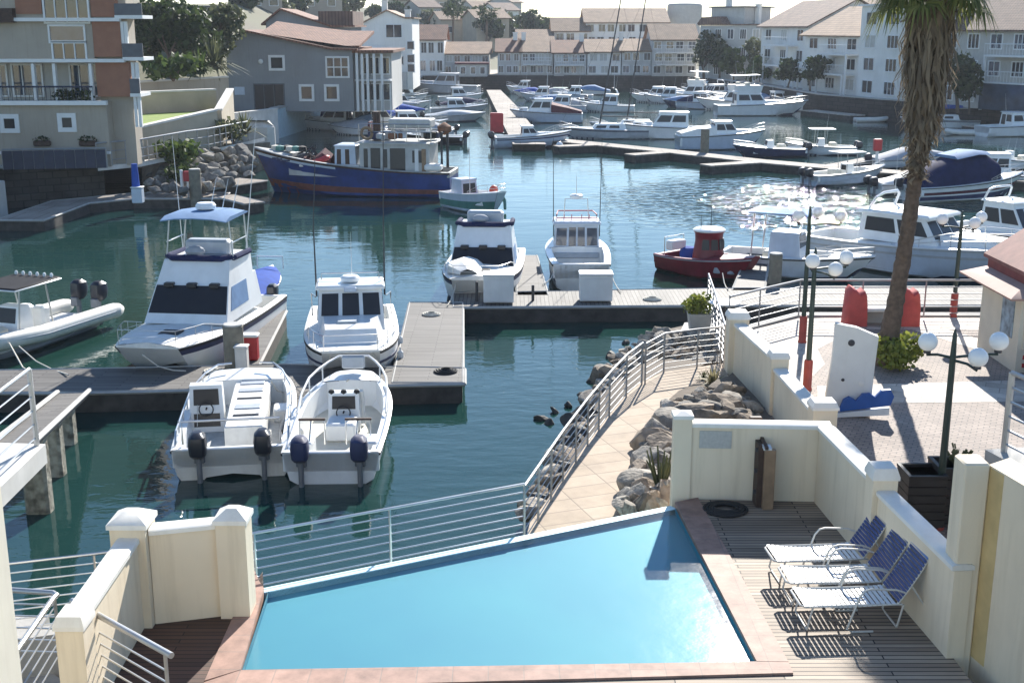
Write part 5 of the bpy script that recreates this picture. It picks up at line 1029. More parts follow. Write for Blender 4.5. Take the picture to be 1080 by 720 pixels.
# ---------------------------------------------------------------- buildings
class House:
    """local frame: u along the front, v away from the viewer, z up"""
    def __init__(s, name, label, px0, D0, px1, D1, zb, cat='house', group=None):
        a = A(px0, 100, D0); b = A(px1, 100, D1); s.o = Vector((a.x, a.y, zb)); s.w = (Vector((b.x, b.y, 0)) - Vector((a.x, a.y, 0))).length
        s.ang = math.atan2(b.y - a.y, b.x - a.x); s.t = thing(name, label, cat, s.o, math.degrees(s.ang), group); s.D = (D0 + D1) / 2; s.zb = zb
    def z(s, py): return A(540, py, s.D).z - s.zb
    def prism(s, prof, v0, v1, name, m, parent=None):
        return MB().loft([[(u, v0, z) for u, z in prof], [(u, v1, z) for u, z in prof]]).build(name, m, parent or s.t, world=False)
    def box(s, u0, u1, v0, v1, z0, z1, name, m, parent=None):
        return MB().box(((u0 + u1) / 2, (v0 + v1) / 2, (z0 + z1) / 2), (u1 - u0, v1 - v0, z1 - z0)).build(name, m, parent or s.t, world=False)
    def window(s, u, z, w_, h_, nx=2, ny=1, v=0, frame='trim', pane='glass', fw=.10, door=False):
        f = MB(); f.box((u, v - .04, z - h_ / 2), (w_ + fw, .1, fw)); f.box((u, v - .04, z + h_ / 2), (w_ + fw, .1, fw))
        for k in range(nx + 1): f.box((u - w_ / 2 + w_ * k / nx, v - .04, z), (fw if k in (0, nx) else fw * .6, .09, h_ - fw * .98))
        for k in range(1, ny): f.box((u, v - .036, z - h_ / 2 + h_ * k / ny), (w_ - fw, .07, fw * .6))
        o = f.build('door' if door else 'window', frame, s.t, world=False)
        MB().box((u, v - .004, z), (w_ - .02, .03, h_ - .02)).build('pane', pane, o, world=False); return o
    def balcony(s, u0, u1, z, d=1.4, rail='trim', v=0, solid=False, post=False):
        o = s.box(u0, u1, v - d, v - .003, z - .18, z, 'balcony', 'trim'); mb = MB()
        if solid: mb.box(((u0 + u1) / 2, v - d + .06, z + .5), (u1 - u0, .1, 1.0))
        else:
            mb.tube([(u0, v - d + .05, z + 1), (u1, v - d + .05, z + 1)], .04, 4); n = max(4, int((u1 - u0) / .35))
            for k in range(n + 1): mb.tube([(u0 + (u1 - u0) * k / n, v - d + .05, z), (u0 + (u1 - u0) * k / n, v - d + .05, z + 1)], .02, 4)
        mb.build('balustrade', rail, o, world=False)
        if post:
            for u in (u0 + .1, u1 - .1): s.box(u - .1, u + .1, v - d + .02, v - d + .22, 0, z - .183, 'column', 'trim')
    def gable_side(s, d, ze, rise, wall, roof, over=.45, m0=0, u0=0, u1=None, v0=0):
        u1 = s.w if u1 is None else u1
        s.prism_v([(v0, m0), (v0 + d, m0), (v0 + d, ze), (v0 + d / 2, ze + rise), (v0, ze)], u0, u1, 'wall', wall)
        k = rise / (d / 2); th = .16
        r = MB()
        for sg in (0, 1):
            p = [(v0 - over, ze - over * k), (v0 + d / 2, ze + rise)] if sg == 0 else [(v0 + d + over, ze - over * k), (v0 + d / 2, ze + rise)]
            r.loft([[(u, p[0][0], p[0][1] + .02), (u, p[1][0], p[1][1] + .02), (u, p[1][0], p[1][1] + th + .02), (u, p[0][0], p[0][1] + th + .02)] for u in (u0 - over, u1 + over)])
        return r.build('roof', roof, s.t, world=False)
    def prism_v(s, prof, u0, u1, name, m): return MB().loft([[(u0, v, z) for v, z in prof], [(u1, v, z) for v, z in prof]]).build(name, m, s.t, world=False)
    def front(s, prof, d, wall, roof, over=.5, v0=0):    # front outline: first and last points on the ground, the rest the roof line
        s.prism(prof, v0, v0 + d, 'wall', wall); top = prof[1:-1]; r = MB()
        for i in range(len(top) - 1):
            a, b = Vector(top[i]), Vector(top[i + 1]); dd = (b - a).normalized()
            a2 = a - dd * (over if i == 0 else 0); b2 = b + dd * (over if i == len(top) - 2 else 0)
            r.loft([[(a2.x, v, a2.y + .02), (b2.x, v, b2.y + .02), (b2.x, v, b2.y + .2), (a2.x, v, a2.y + .2)] for v in (v0 - over, v0 + d + over)])
        return r.build('roof', roof, s.t, world=False)
    def grid(s, us, zs, w_, h_, **k):
        for u in us:
            for z in zs: s.window(u, z, w_, h_, **k)
    def chimney(s, u, v, z, h=1.4, m='wall_white', w_=.7):
        MB().box((u, v, z + h / 2), (w_, w_, h)).build('chimney', m, s.t, world=False); MB().box((u, v, z + h + .06), (w_ + .16, w_ + .16, .12)).build('chimney_cap', 'trim', s.t, world=False)

# B1 the apartment block on the left, measured on its own front (67 m away)
h = House('apartment_block', 'taupe and terracotta apartment block with a glazed balcony on the left quay', -70, 67.5, 138, 67.5, 2.2, 'apartment block')
def ub(px): return A(px, 100, 67.5).x - h.o.x
def zb_(py): return A(540, py, 67.5).z - 2.2
h.box(0, ub(115), -.6, 5, 0, zb_(107), 'wall', 'wall_taupe'); h.box(0, ub(100), 1.5, 6, zb_(107) + .003, zb_(66), 'wall', 'wall_greylight'); h.box(0, ub(103), 0, 6, zb_(62), 16, 'wall', 'wall_taupe'); h.box(ub(104), ub(138), .3, 1.6, 0, 16, 'wall', 'wall_taupe')
h.box(ub(103) + .05, ub(133), -.14, .296, zb_(60), zb_(23), 'terracotta_panel', 'wall_terra'); h.box(ub(104), ub(139), -.14, .296, zb_(102), zb_(66), 'terracotta_panel', 'wall_terra'); h.box(ub(26), ub(53), -.1, -.003, zb_(15), 14, 'terracotta_panel', 'wall_terra'); h.box(ub(104), ub(130), -.1, .296, zb_(18), 14, 'terracotta_panel', 'wall_terra')
h.box(0, ub(136), -.45, .0, zb_(66) + .01, zb_(62) - .01, 'slab_band', 'trim'); h.box(0, ub(134), -.35, -.003, zb_(23) + .01, zb_(19), 'slab_band', 'trim'); h.box(0, ub(117), -.95, -.61, zb_(110), zb_(105.5), 'slab_band', 'trim'); h.box(0, ub(116), -.9, -.61, zb_(161), zb_(158.5), 'slab_band', 'trim')
for px in (0, 38, 60, 98): h.box(ub(px), ub(px + 3), -.35, -.05, zb_(105.5), zb_(67), 'column', 'trim')
for a, b in ((-34, -2), (4, 36), (66, 96)): h.window((ub(a) + ub(b)) / 2, (zb_(103) + zb_(69)) / 2, ub(b) - ub(a), zb_(69) - zb_(103), nx=3, v=1.45, pane='glassblue')
mb = MB(); mb.tube([(0, -.75, zb_(91)), (ub(103), -.75, zb_(91))], .05, 6)
for k in range(40): mb.tube([(ub(103) * k / 39, -.75, zb_(105.5)), (ub(103) * k / 39, -.75, zb_(91))], .014, 4)
mb.build('balcony_railing', 'navyfence', h.t, world=False)
rr = random.Random(2)
for px in (66, 74, 84, 93): leaves(60, [((ub(px), -.3, zb_(101)), (.5, .25, .35))], .12, rr).build('balcony_plant', 'leaf_dark', h.t, world=False, fix=False)
h.window((ub(58) + ub(95)) / 2, zb_(36), ub(95) - ub(58), zb_(27) - zb_(45), nx=1, pane='glassblue'); h.window((ub(60) + ub(95)) / 2, zb_(54), ub(95) - ub(60), 1.0, nx=3)
h.window((ub(56) + ub(100)) / 2, zb_(4), 2.4, 2.0, nx=4); h.box(0, ub(25), -.5, -.003, zb_(24), zb_(9), 'awning', 'wooddark')
for a, b, c, d in ((4, 20, 122, 137), (65, 80, 121, 136)): h.window((ub(a) + ub(b)) / 2, zb_((c + d) / 2), (ub(b) - ub(a)), zb_(c) - zb_(d), nx=1, v=-.6, fw=.24, pane='screen')
for px in (45, 93):
    MB().box((ub(px), -.75, zb_(150)), (.9, .3, .3), bev=.05).build('wall_planter', 'wooddark', h.t, world=False); leaves(70, [((ub(px), -.75, zb_(146)), (.5, .22, .22))], .09, rr).build('wall_plant', 'leaf_dark', h.t, world=False, fix=False)
for a, b, c, d in ((134, 156, 46, 64), (129, 158, 4, 20), (139, 150, 83, 102)):
    o = h.box(ub(a), ub(b), -.3, 1.6, zb_(d), zb_(d) + .18, 'side_balcony', 'trim'); h.box(ub(a) + .02, ub(b) - .02, -.3, -.22, zb_(d) + .183, zb_(c), 'parapet', 'slategrey', o)
for px, a, b in ((133, 23, 62), (136.5, 23, 62), (141, 66, 134), (145, 66, 134)): h.box(ub(px), ub(px) + .16, -.1, .1, zb_(b), zb_(a), 'column', 'trim')
p = W(0, 178, 2.3); t = thing('boundary_fence', 'navy panel fence with a pale rail on top of the dark quay wall', 'fence', (W(4, 178, 2.3).x, 66.2, 2.2))
fa, fb_ = W(4, 179, 2.25), W(113, 177, 2.25); mb = MB(); nf = 10
for k in range(nf):
    a, b = L2(fa, fb_, k / nf), L2(fa, fb_, (k + .94) / nf); mb.panel([a, b, b + Vector((0, 0, .98)), a + Vector((0, 0, .98))], .05)
mb.build('panels', 'navyfence', t); MB().tube([fa + Vector((0, 0, 1.05)), fb_ + Vector((0, 0, 1.05))], .05, 6).build('top_rail', 'railgrey', t)
for k in range(nf + 1):
    a = L2(fa, fb_, k / nf); MB().tube([a, a + Vector((0, 0, 1.08))], .045, 6).build('post', 'railgrey', t)
# walkway with railing on the left quay, retaining walls, lawn
qa = [A(103, 176, 66.4), A(148, 166, 68.5), A(197, 152, 74), A(220, 153, 76), A(262, 147, 82)]
qa = [Vector((p.x, p.y, 2.25)) for p in qa]
mb = MB(); mb.slab([Vector((p.x, p.y, 0)) for p in qa] + [Vector((p.x + .6, p.y + 2.4, 0)) for p in reversed(qa)], 2.02, 2.26); structure('quay_path', mb, 'concretelight')
railing('pale railing with upright bars along the left quay path', [q + Vector((0, 0, .02)) for q in qa], 1.25, 2, .9, m='railgrey', rt=.05, rr=.025, post=.035)
def wall_block(name, label, pts, z0, zt, m, th=.4, cat='wall', dz=None):
    t = thing(name, label, cat, (pts[0].x, pts[0].y, z0)); mb = MB(); cp = MB()
    for i in range(len(pts) - 1):
        a, b = pts[i], pts[i + 1]; n = Vector((-(b - a).y, (b - a).x, 0)).normalized() * th; n = n if n.y > 0 else -n; za, zb2 = (zt[i], zt[i + 1]) if isinstance(zt, list) else (zt, zt)
        q = [a, b, b + n, a + n]; mb.slab(q, z0, [za, zb2, zb2, za]); cp.loft([[(p.x, p.y, z + k) for p, z in zip([a - n * .15, b - n * .15, b + n * 1.15, a + n * 1.15], (za, zb2, zb2, za))] for k in (.003, .12)])
    mb.build('wall', m, t); cp.build('coping', 'concretelight', t); return t
def AX(px, D): p = A(px, 100, D); return Vector((p.x, p.y, 0))
wall_block('retaining_wall', 'sunlit beige retaining wall stepping up beside the lawn', [AX(143, 72), AX(228, 80)], 1.8, [A(0, 136, 72).z, A(0, 117, 80).z], 'wall_beige')
wall_block('retaining_wall', 'short grey beige wall below the small lawn', [AX(112, 71), AX(143, 71.6)], 1.8, A(0, 137, 71).z, 'wall_taupe')
wall_block('retaining_wall', 'yellow beige garden wall behind the small lawn', [AX(146, 84), AX(228, 88)], 2.0, A(0, 97, 86).z, 'wall_beige')
wall_block('retaining_wall', 'long pale garden wall under the hillside trees', [AX(140, 93), AX(242, 97)], 2.0, [A(0, 88, 93).z, A(0, 82, 97).z], 'wall_taupe')
wall_block('retaining_wall', 'tall slanting beige wall next to the grey house', [AX(226, 80.2), AX(240, 88)], 1.8, [A(0, 117, 80).z, A(0, 95, 88).z], 'wall_beige')
structure('lawn', MB().slab([AX(118, 72), AX(143, 72.5), AX(226, 80.8), AX(228, 87.5), AX(146, 83.5), AX(118, 83)], 2.02, 3.9), 'grass')
tag(MB().box((A(124, 120, 76).x, 76, 4.6), (.8, .5, 1.6), bev=.03).build('gate_pier', 'concretelight'), 'pale gate pier beside the small lawn', 'gate pier')
for k, (px, py, D, hh, r) in enumerate(((178, 64, 98, 5.2, 3.2), (206, 62, 102, 5.0, 3.3), (232, 58, 108, 5.0, 2.8), (160, 62, 104, 4.2, 2.4))):
    p = A(px, py, D); tree(['broad dark leafy tree on the hillside right of the apartment block', 'dark round tree on the hillside, second from the apartment block', 'greyish tree on the hillside above the grey house', 'small dark tree close beside the apartment block'][k], (p.x, p.y, p.z - .6), hh, r, 'leaf_dark' if k != 2 else 'leaf_olive', 1700, 30 + k, size=.26, trunkh=.22)
p = A(183, 84, 92); bush('bright green hanging bush on the garden wall by the hillside trees', p, 2.6, 2.0, 'leaf_mid', 520, 41)
p = A(226, 74, 99); spiky('pale strap leaved plants on the slope above the garden wall', p, 3.0, 140, 'leaf_olive', 42, 'strap_leaved_plant', .11, m0=.1)
p = A(212, 78, 96); spiky('darker strap leaved clump on the slope left of the pale one', p, 2.2, 90, 'leaf_mid', 43, 'strap_leaved_plant', .10, m0=.1)
h = House('flat_roofed_house', 'dark blue grey flat roofed building behind the hillside trees', 150, 118, 238, 122, 7.5); h.box(0, h.w, 0, 9, 0, 3.8, 'wall', 'wall_grey'); h.box(-.3, h.w + .3, -.3, 9.3, 3.803, 4.1, 'roof', 'slategrey')
h.grid([2, 5, 8], [1.9], 1.6, 1.4)

# B2 the grey house
h = House('grey_house', 'grey blue harbour house with sloping orange tiled roof and white framed windows', 241, 112, 373, 112, 2.2); u = lambda px: A(px, 100, 112).x - h.o.x; z = lambda py: A(540, py, 112).z - 2.2
h.front([(0, 0), (0, z(48)), (u(262), z(34)), (u(352), z(53)), (u(373), z(53.5)), (u(373), 0)], 11, 'wall_grey', 'tile_orange', .5)
MB().loft([[(u(276), .4, z(38) + .25), (u(352), .4, z(52) + .25), (u(380), .4, z(52) + .3), (u(380), .4, z(52) + .1), (u(276), .4, z(40))], [(u(276), 9, z(22)), (u(352), 9, z(33)), (u(385), 9, z(33)), (u(385), 9, z(36)), (u(276), 9, z(24))]]).build('upper_roof', 'tile_orange', h.t, world=False)
h.window(u(293.5), z(66.5), 1.25, 1.15, nx=1, fw=.22); h.window(u(357), z(71), 2.0, 1.75, nx=3, ny=2, fw=.16); h.window(u(323.5), z(98), 1.15, 1.3, nx=1, fw=.22); h.window(u(350), z(98), 1.15, 1.3, nx=1, fw=.22)
h.window(u(284), z(103), 2.7, 2.4, nx=3, pane='screen', frame='slategrey', door=True); MB().box((u(253), -.05, z(96)), (.9, .1, .7)).build('sign', 'gelblue', h.t, world=False); MB().ball((u(277), -.15, z(65)), .22, (1, .6, 1), 10).build('wall_lamp', 'trim', h.t, world=False)
h.box(u(373) + .003, u(412), 1.5, 12, 0, z(56), 'wing', 'wall_bluegrey'); h.box(u(373) + .003, u(416), -.1, 12.4, z(56) + .003, z(53), 'wing_roof', 'tile_orange')
for px in (376, 381.5, 387, 394, 402): h.box(u(px), u(px) + .22, -.05, .2, 0, z(57 if px > 379 else 54), 'column', 'trim')
h.box(u(373) + .1, u(412), .25, 1.45, z(86), z(84), 'balcony', 'trim'); h.grid([u(384), u(394), u(405)], [z(70), z(98)], .85, 1.5, nx=1, v=1.45)
h = House('grey_house', 'second grey gabled house with orange roof behind the grey harbour house', 284, 126, 372, 126, 2.2); u = lambda px: A(px, 100, 126).x - h.o.x; z = lambda py: A(540, py, 126).z - 2.2
h.front([(0, 0), (0, z(24)), (u(300), z(11)), (u(352), z(29)), (u(372), z(29)), (u(372), 0)], 9, 'wall_grey', 'tile_orange', .5); MB().box((u(356), 5, z(20)), (u(376) - u(340), 9, z(12) - z(28))).build('upper_storey', 'tile_brown', h.t, world=False)
wall_block('retaining_wall', 'weathered concrete wall under the grey house terrace', [AX(246, 99), AX(292, 105)], 0, A(0, 119, 101).z, 'concretelight')
tag(MB().box((A(266, 136, 98).x, 98, 1.2), (3.6, 1.2, 2.4), bev=.5).build('tarpaulin_heap', 'concretelight'), 'pale grey tarpaulin heap below the grey house terrace', 'heap')

# B3 the tall white building
h = House('white_tower_house', 'tall white harbour building with a chimney next to the grey house', 383, 156, 436, 156, 2.0); z = h.z; u = lambda px: (px - 383) / 53 * h.w
h.front([(0, 0), (0, z(26)), (u(410), z(12)), (u(428), z(20)), (h.w, z(20)), (h.w, 0)], 12, 'wall_white', 'tile_tan', .3); h.chimney(u(407), 1.2, z(14), 1.4); h.chimney(u(431), 1.2, z(20), 1.0)
h.window(u(417), z(33), 2.0, 1.6, nx=2); h.window(u(420), z(64), 1.5, 1.0, nx=1, frame='wall_bluegrey'); h.box(u(408), u(430), -1.2, -.003, z(94), z(76), 'bay', 'wall_bluegrey')
for py in (48, 62, 72): h.window(u(434), z(py), .9, 1.0, nx=1)
h.box(u(386), u(404), -.9, -.003, z(52), z(50.5), 'balcony', 'trim'); h.grid([u(390), u(399)], [z(60), z(82)], .8, 1.8, nx=1)

# the row on the far shore
def row(label, px0, px1, D, ye, rise, roof, wall, nwin, zb=2.0, d=11, levels=2, group='terraced houses on the far shore', D1=None, balc=False, name='terraced_house', chim=None, pane='glass'):
    h = House(name, label, px0, D, px1, D1 or D, zb, 'house', group); ze = h.z(ye); h.gable_side(d, ze, rise, wall, roof)
    for l in range(levels):
        zc = ze * (l + .55) / levels
        for k in range(nwin): h.window(h.w * (k + .5 + .12 * ((k + l) % 2 - .5)) / nwin, zc, min(2.8, h.w / nwin * .68), min(1.9, ze / levels * .60), nx=2, pane=rnd.choice(['glass', 'glass', 'glassblue', 'blind', 'screen']))
        if balc and l: h.balcony(h.w * .08, h.w * .92, ze * l / levels, 1.3)
    if chim: h.chimney(h.w * chim, d * .45, ze + rise * .7, 1.6)
    return h
row('small white gabled house with red roof left of the far pier', 443, 469, 202, 42, 2.2, 'tile_orange', 'wall_white', 3)
row('grey white house with tan roof above the far boathouse, left of the pier', 469, 516, 203, 57, 1.7, 'tile_tan', 'wall_bluegrey', 5)
row('narrow pale house with orange roof just right of the far pier', 525, 548, 201, 55, 1.9, 'tile_orange', 'wall_bluegrey', 3, chim=.8)
row('terraced house with tan roof and white chimney stack, third from the pier', 549, 583, 201, 55, 1.9, 'tile_tan', 'wall_bluegrey', 4, balc=True, chim=.1)
row('terraced house with orange roof in the middle of the far row', 584, 618, 200, 56, 1.8, 'tile_orange', 'wall_bluegrey', 4, balc=True, chim=.9)
row('low pale house without balcony in the middle of the far row', 619, 654, 200, 55, 1.8, 'tile_tan', 'wall_white', 3)
row('terraced house with a small roof left of the tall tan roofed house', 655, 686, 200, 54, 1.7, 'tile_tan', 'wall_bluegrey', 3, chim=.05)
row('taller three storey house with tan roof at the right end of the far row', 687, 733, 199, 42, 2.3, 'tile_tan', 'wall_bluegrey', 4, levels=3, balc=True)
row('back row house with tan roof above the pier', 546, 582, 218, 44, 1.9, 'tile_tan', 'wall_beige', 4, zb=3, levels=2, group='houses behind the far row')
row('back row pale house with a tan roof left of the large hall', 583, 620, 222, 33, 2.2, 'tile_tan', 'wall_white', 3, zb=4, levels=2, group='houses behind the far row')
row('large pale house with a long tan roof standing highest behind the far row', 617, 702, 224, 24, 2.4, 'tile_tan', 'wall_white', 8, zb=4, levels=3, d=14, group='houses behind the far row')
p = AX(719, 235); t = thing('water_tower', 'round pale water tower on the ridge behind the far row', 'water tower', (p.x, p.y, 4)); z0 = A(0, 27, 235).z; z1 = A(0, 6, 235).z
MB().cyl((p.x, p.y, 4), 3.0, z0 - 4, 20).build('shaft', 'wall_bluegrey', t); MB().lathe((p.x, p.y, z0), [(3.2, 0), (3.25, .2), (3.25, z1 - z0), (3.0, z1 - z0 + .3), (.1, z1 - z0 + .5)], 24).build('tank', 'wall_greylight', t)
h = House('boathouse', 'low boathouse with a blue and white lettered board on the far shore', 482, 197.5, 514, 197.5, 2.0, 'boathouse'); h.box(0, h.w, 0, 4, 0, 1.9, 'wall', 'wall_bluegrey'); h.box(-.3, h.w + .3, -.3, 4.3, 1.903, 2.2, 'roof', 'canvasmaroon'); h.grid([1, 2.6, 4.1], [.95], .8, 1.1, nx=1)

# right shore
def rhouse(label, px0, D0, px1, D1, yl, yr, d, roof, wall='wall_white', zb=2.0, us=3, levels=3, balc=(), name='harbour_house', shed=True):
    h = House(name, label, px0, D0, px1, D1, zb, 'house', 'white houses on the right shore'); zl = A(540, yl, D0).z - zb; zr = A(540, yr, D1).z - zb
    if shed == 'side': h.gable_side(d, zl, d * .26, wall, roof, .6)
    elif shed: h.front([(0, 0), (0, zl), (h.w, zr), (h.w, 0)], d, wall, roof, .6)
    else: h.front([(0, 0), (0, zl), (h.w, zl), (h.w, 0)], d, wall, roof, .3)
    for l in range(levels):
        zc = min(zl, zr) * (l + .52) / levels
        for k in range(us): h.window(h.w * (k + .5) / us, zc, min(2.2, h.w / us * .5), min(1.9, zl / levels * .55), nx=2 + (k % 2), pane=rnd.choice(['glass', 'glass', 'glassblue', 'blind', 'screen']))
    for l, a, b in balc: h.balcony(h.w * a, h.w * b, min(zl, zr) * l / levels + .1, 1.6, post=True)
    return h
h = rhouse('grey white block with a set back top at the corner of the far shore', 736, 192, 801, 184, 27, 27, 12, 'tile_brown', 'wall_bluegrey', us=5, levels=3, shed=False)
zz = A(540, 27, 188).z - 2; h.box(.5, h.w * .58, 2, 9, zz + .2, zz + 2.6, 'top_storey', 'wall_bluegrey'); h.box(.2, h.w * .62, 1.6, 9.4, zz + 2.603, zz + 2.8, 'top_roof', 'slategrey'); h.chimney(h.w * .14, 5, zz + 2.8, 1.5); h.chimney(h.w * .62, 5, zz, 3.0)
MB().loft([[(h.w * a, v, zz + q) for a, q in ((-.03, .2), (.40, .2), (.33, 1.3), (.05, 1.2))] for v in (-.5, 1.5)]).build('mansard', 'tile_brown', h.t, world=False)
rhouse('white house with a long tan roof left of the two matching balcony houses', 800, 176, 850, 158, 27, 9, 12, 'tile_brown', us=3, shed='side', balc=((1, .3, .95), (2, .3, .8)))
rhouse('white balcony house with brown red sloping roof in the middle of the right shore', 846, 155, 906, 141, 36, 18, 12, 'tile_tan', us=3, shed='side', balc=((1, .1, .9), (2, .45, .95)))
rhouse('rear white house with tan sloping roof rising above the balcony houses', 838, 182, 902, 166, 20, 3, 10, 'tile_tan', zb=3, us=4, shed='side')
rhouse('tall white flat roofed block with stacked windows left of the palm', 903, 139, 950, 130, 7, 7, 10, 'trim', us=2, levels=4, shed=False, name='apartment_tower')
rhouse('white house mostly hidden behind the palm trunk', 950, 131, 988, 124, 24, 14, 10, 'tile_brown', 'wall_greylight', us=2)
h = rhouse('cream grey house with glazed balconies at the far right', 988, 124, 1110, 112, 30, 20, 12, 'tile_brown', 'wall_greylight', us=5, levels=3, shed='side', balc=((1, .5, .98), (2, .5, .98)))
h.box(h.w * .5, h.w * .98, -1.7, -1.5, .1, 2.5, 'glazed_porch', 'glassblue')
rhouse('pale house far right showing only its brown roof above the balcony house', 1030, 150, 1130, 138, 18, 8, 10, 'tile_brown', zb=4, us=4)
# trees on the shores and houses on the hill
for k, (px, py, D, hh, r, lf) in enumerate(((742, 78, 190, 7.5, 2.6, 'leaf_dark'), (758, 78, 188, 6.0, 2.6, 'leaf_dark'), (772, 80, 184, 5.0, 2.2, 'leaf_mid'), (792, 84, 178, 6.5, 2.2, 'leaf_olive'), (800, 88, 172, 4.2, 2.0, 'leaf_mid'))):
    p = AX(px, D); tree(['tall dark conifer like tree beside the tan roofed end house', 'dark bushy tree in front of the grey white block', 'mid green tree in front of the grey white block', 'yellowish tree at the left corner of the white houses', 'low green tree on the quay before the white houses'][k], (p.x, p.y, 1.9), hh, r, lf, 700, 60 + k, size=.34, trunkh=.25)
for k, (px, D, hh, r) in enumerate(((830, 154, 4.0, 1.9), (854, 147, 4.4, 2.0), (1012, 117, 5.5, 2.3), (1024, 116, 3.2, 1.8))):
    p = AX(px, D); tree(['dark shade tree under the first balcony house', 'dark brownish tree under the middle balcony house', 'dark tree beside the cream grey far right house', 'low dark tree left of the glazed porch'][k], (p.x, p.y, 2.0), hh, r, 'leaf_dark', 600, 70 + k, size=.3, trunkh=.35)
def hillhouse(label, px, D, py0, wpx, hgt, roof, wall, seed):
    p = AX(px, D); zb = A(0, py0, D).z; w_ = wpx / 1280 * D; a = px - wpx / 2; h = House('hill_house', label, a, D, a + wpx, D + 3, zb, 'house', 'houses on the hill'); h.gable_side(8, hgt, 1.6, wall, roof, m0=-4)
    n = max(2, int(w_ / 3.4)); h.grid([h.w * (k + .5) / n for k in range(n)], [hgt * .5], 1.5, 1.3, nx=1)
    return h
hh = [('round roofed pale house on the hill crest above the white tower', 476, 330, 14, 34, 4.0, 'tile_tan', 'wall_beige'), ('tan house on the hill left of the dark trees', 432, 320, 14, 30, 3.2, 'tile_brown', 'wall_beige'),
      ('brown roofed house high behind the grey gables', 342, 240, 12, 44, 3.2, 'tile_brown', 'wall_taupe'), ('flat brown house on the ridge at the upper left', 284, 200, 12, 36, 3.0, 'tile_brown', 'wall_taupe'),
      ('beige house among the palms on the far hillside', 486, 270, 42, 40, 4.2, 'tile_tan', 'wall_beige'), ('second beige house lower on the far hillside', 520, 262, 40, 34, 4.0, 'tile_tan', 'wall_beige'),
      ('white house on the hillside above the far pier', 536, 290, 28, 22, 3.6, 'tile_brown', 'wall_white'), ('small pale house on the hill to the right of the crest house', 512, 320, 22, 24, 3.4, 'tile_tan', 'wall_greylight'),
      ('low grey house on the hill behind the white tower', 455, 290, 22, 22, 3.0, 'tile_brown', 'wall_greylight'), ('pale tower block corner on the ridge above the far row', 545, 320, 24, 10, 5.0, 'tile_brown', 'wall_bluegrey')]
for k, a in enumerate(hh): hillhouse(*a, k)
tl = [(436, 24, 300), (446, 26, 296), (458, 30, 285), (465, 34, 275), (478, 20, 312), (488, 24, 306), (498, 32, 290), (506, 28, 298), (527, 34, 276), (538, 36, 272), (556, 36, 268), (570, 36, 270), (420, 22, 290), (400, 20, 280), (300, 14, 215), (262, 14, 190), (322, 12, 235), (372, 14, 262), (552, 30, 300), (514, 38, 262)]
trees0 = None
for k, (px, py, D) in enumerate(tl):
    p = AX(px, D); zb = A(0, py, D).z - 2.2
    if k < 3:
        q = tree('dark green tree on the hill behind the harbour', (p.x, p.y, zb), 6.5, 3.6, ('leaf_dark', 'leaf_dark', 'leaf_olive')[k], 420, 90 + k, size=.6, group='trees on the hill', trunkh=.2); trees0 = (trees0 or []) + [q]
    else: dup(trees0[k % 3], (p.x, p.y, zb), rnd.uniform(0, 360), 'dark green tree on the hill behind the harbour', scale=rnd.uniform(.7, 1.15))
for k, (px, py, D, hgt) in enumerate(((478, 46, 232, 8.5), (513, 46, 232, 8.0))):
    p = AX(px, D); zb = A(0, py, D).z - 1; t = thing('palm_tree', ['distant palm above the small white gabled house', 'distant palm beside the far pier roofs'][k], 'palm tree', (p.x, p.y, zb)); MB().tube([(p.x, p.y, zb), (p.x + .2, p.y, zb + hgt * .7)], .25, 6, .2).build('trunk', 'bark', t)
    leaves(160, [((p.x + .2, p.y, zb + hgt * .8), (1.9, 1.9, 1.3))], .7, random.Random(k), aspect=.35).build('crown', 'leaf_dark', t, fix=False)
# square pier of a building on the left quay
p = W(-4, 226, 0); t = thing('quay_corner', 'pale quay corner with a cream pillar at the left edge', 'pillar', (p.x, p.y, 0))
MB().box((p.x - .55, p.y - 1.2, .75), (2.4, 2.4, 2.1), bev=.04).build('base', 'concretelight', t); MB().box((p.x - .9, p.y - 1.0, 3.6), (1.5, 1.4, 3.58)).build('pillar', 'wall_beige', t); MB().box((p.x - .75, p.y - 1.1, 2.2), (1.9, 1.8, .16)).build('ledge', 'trim', t)

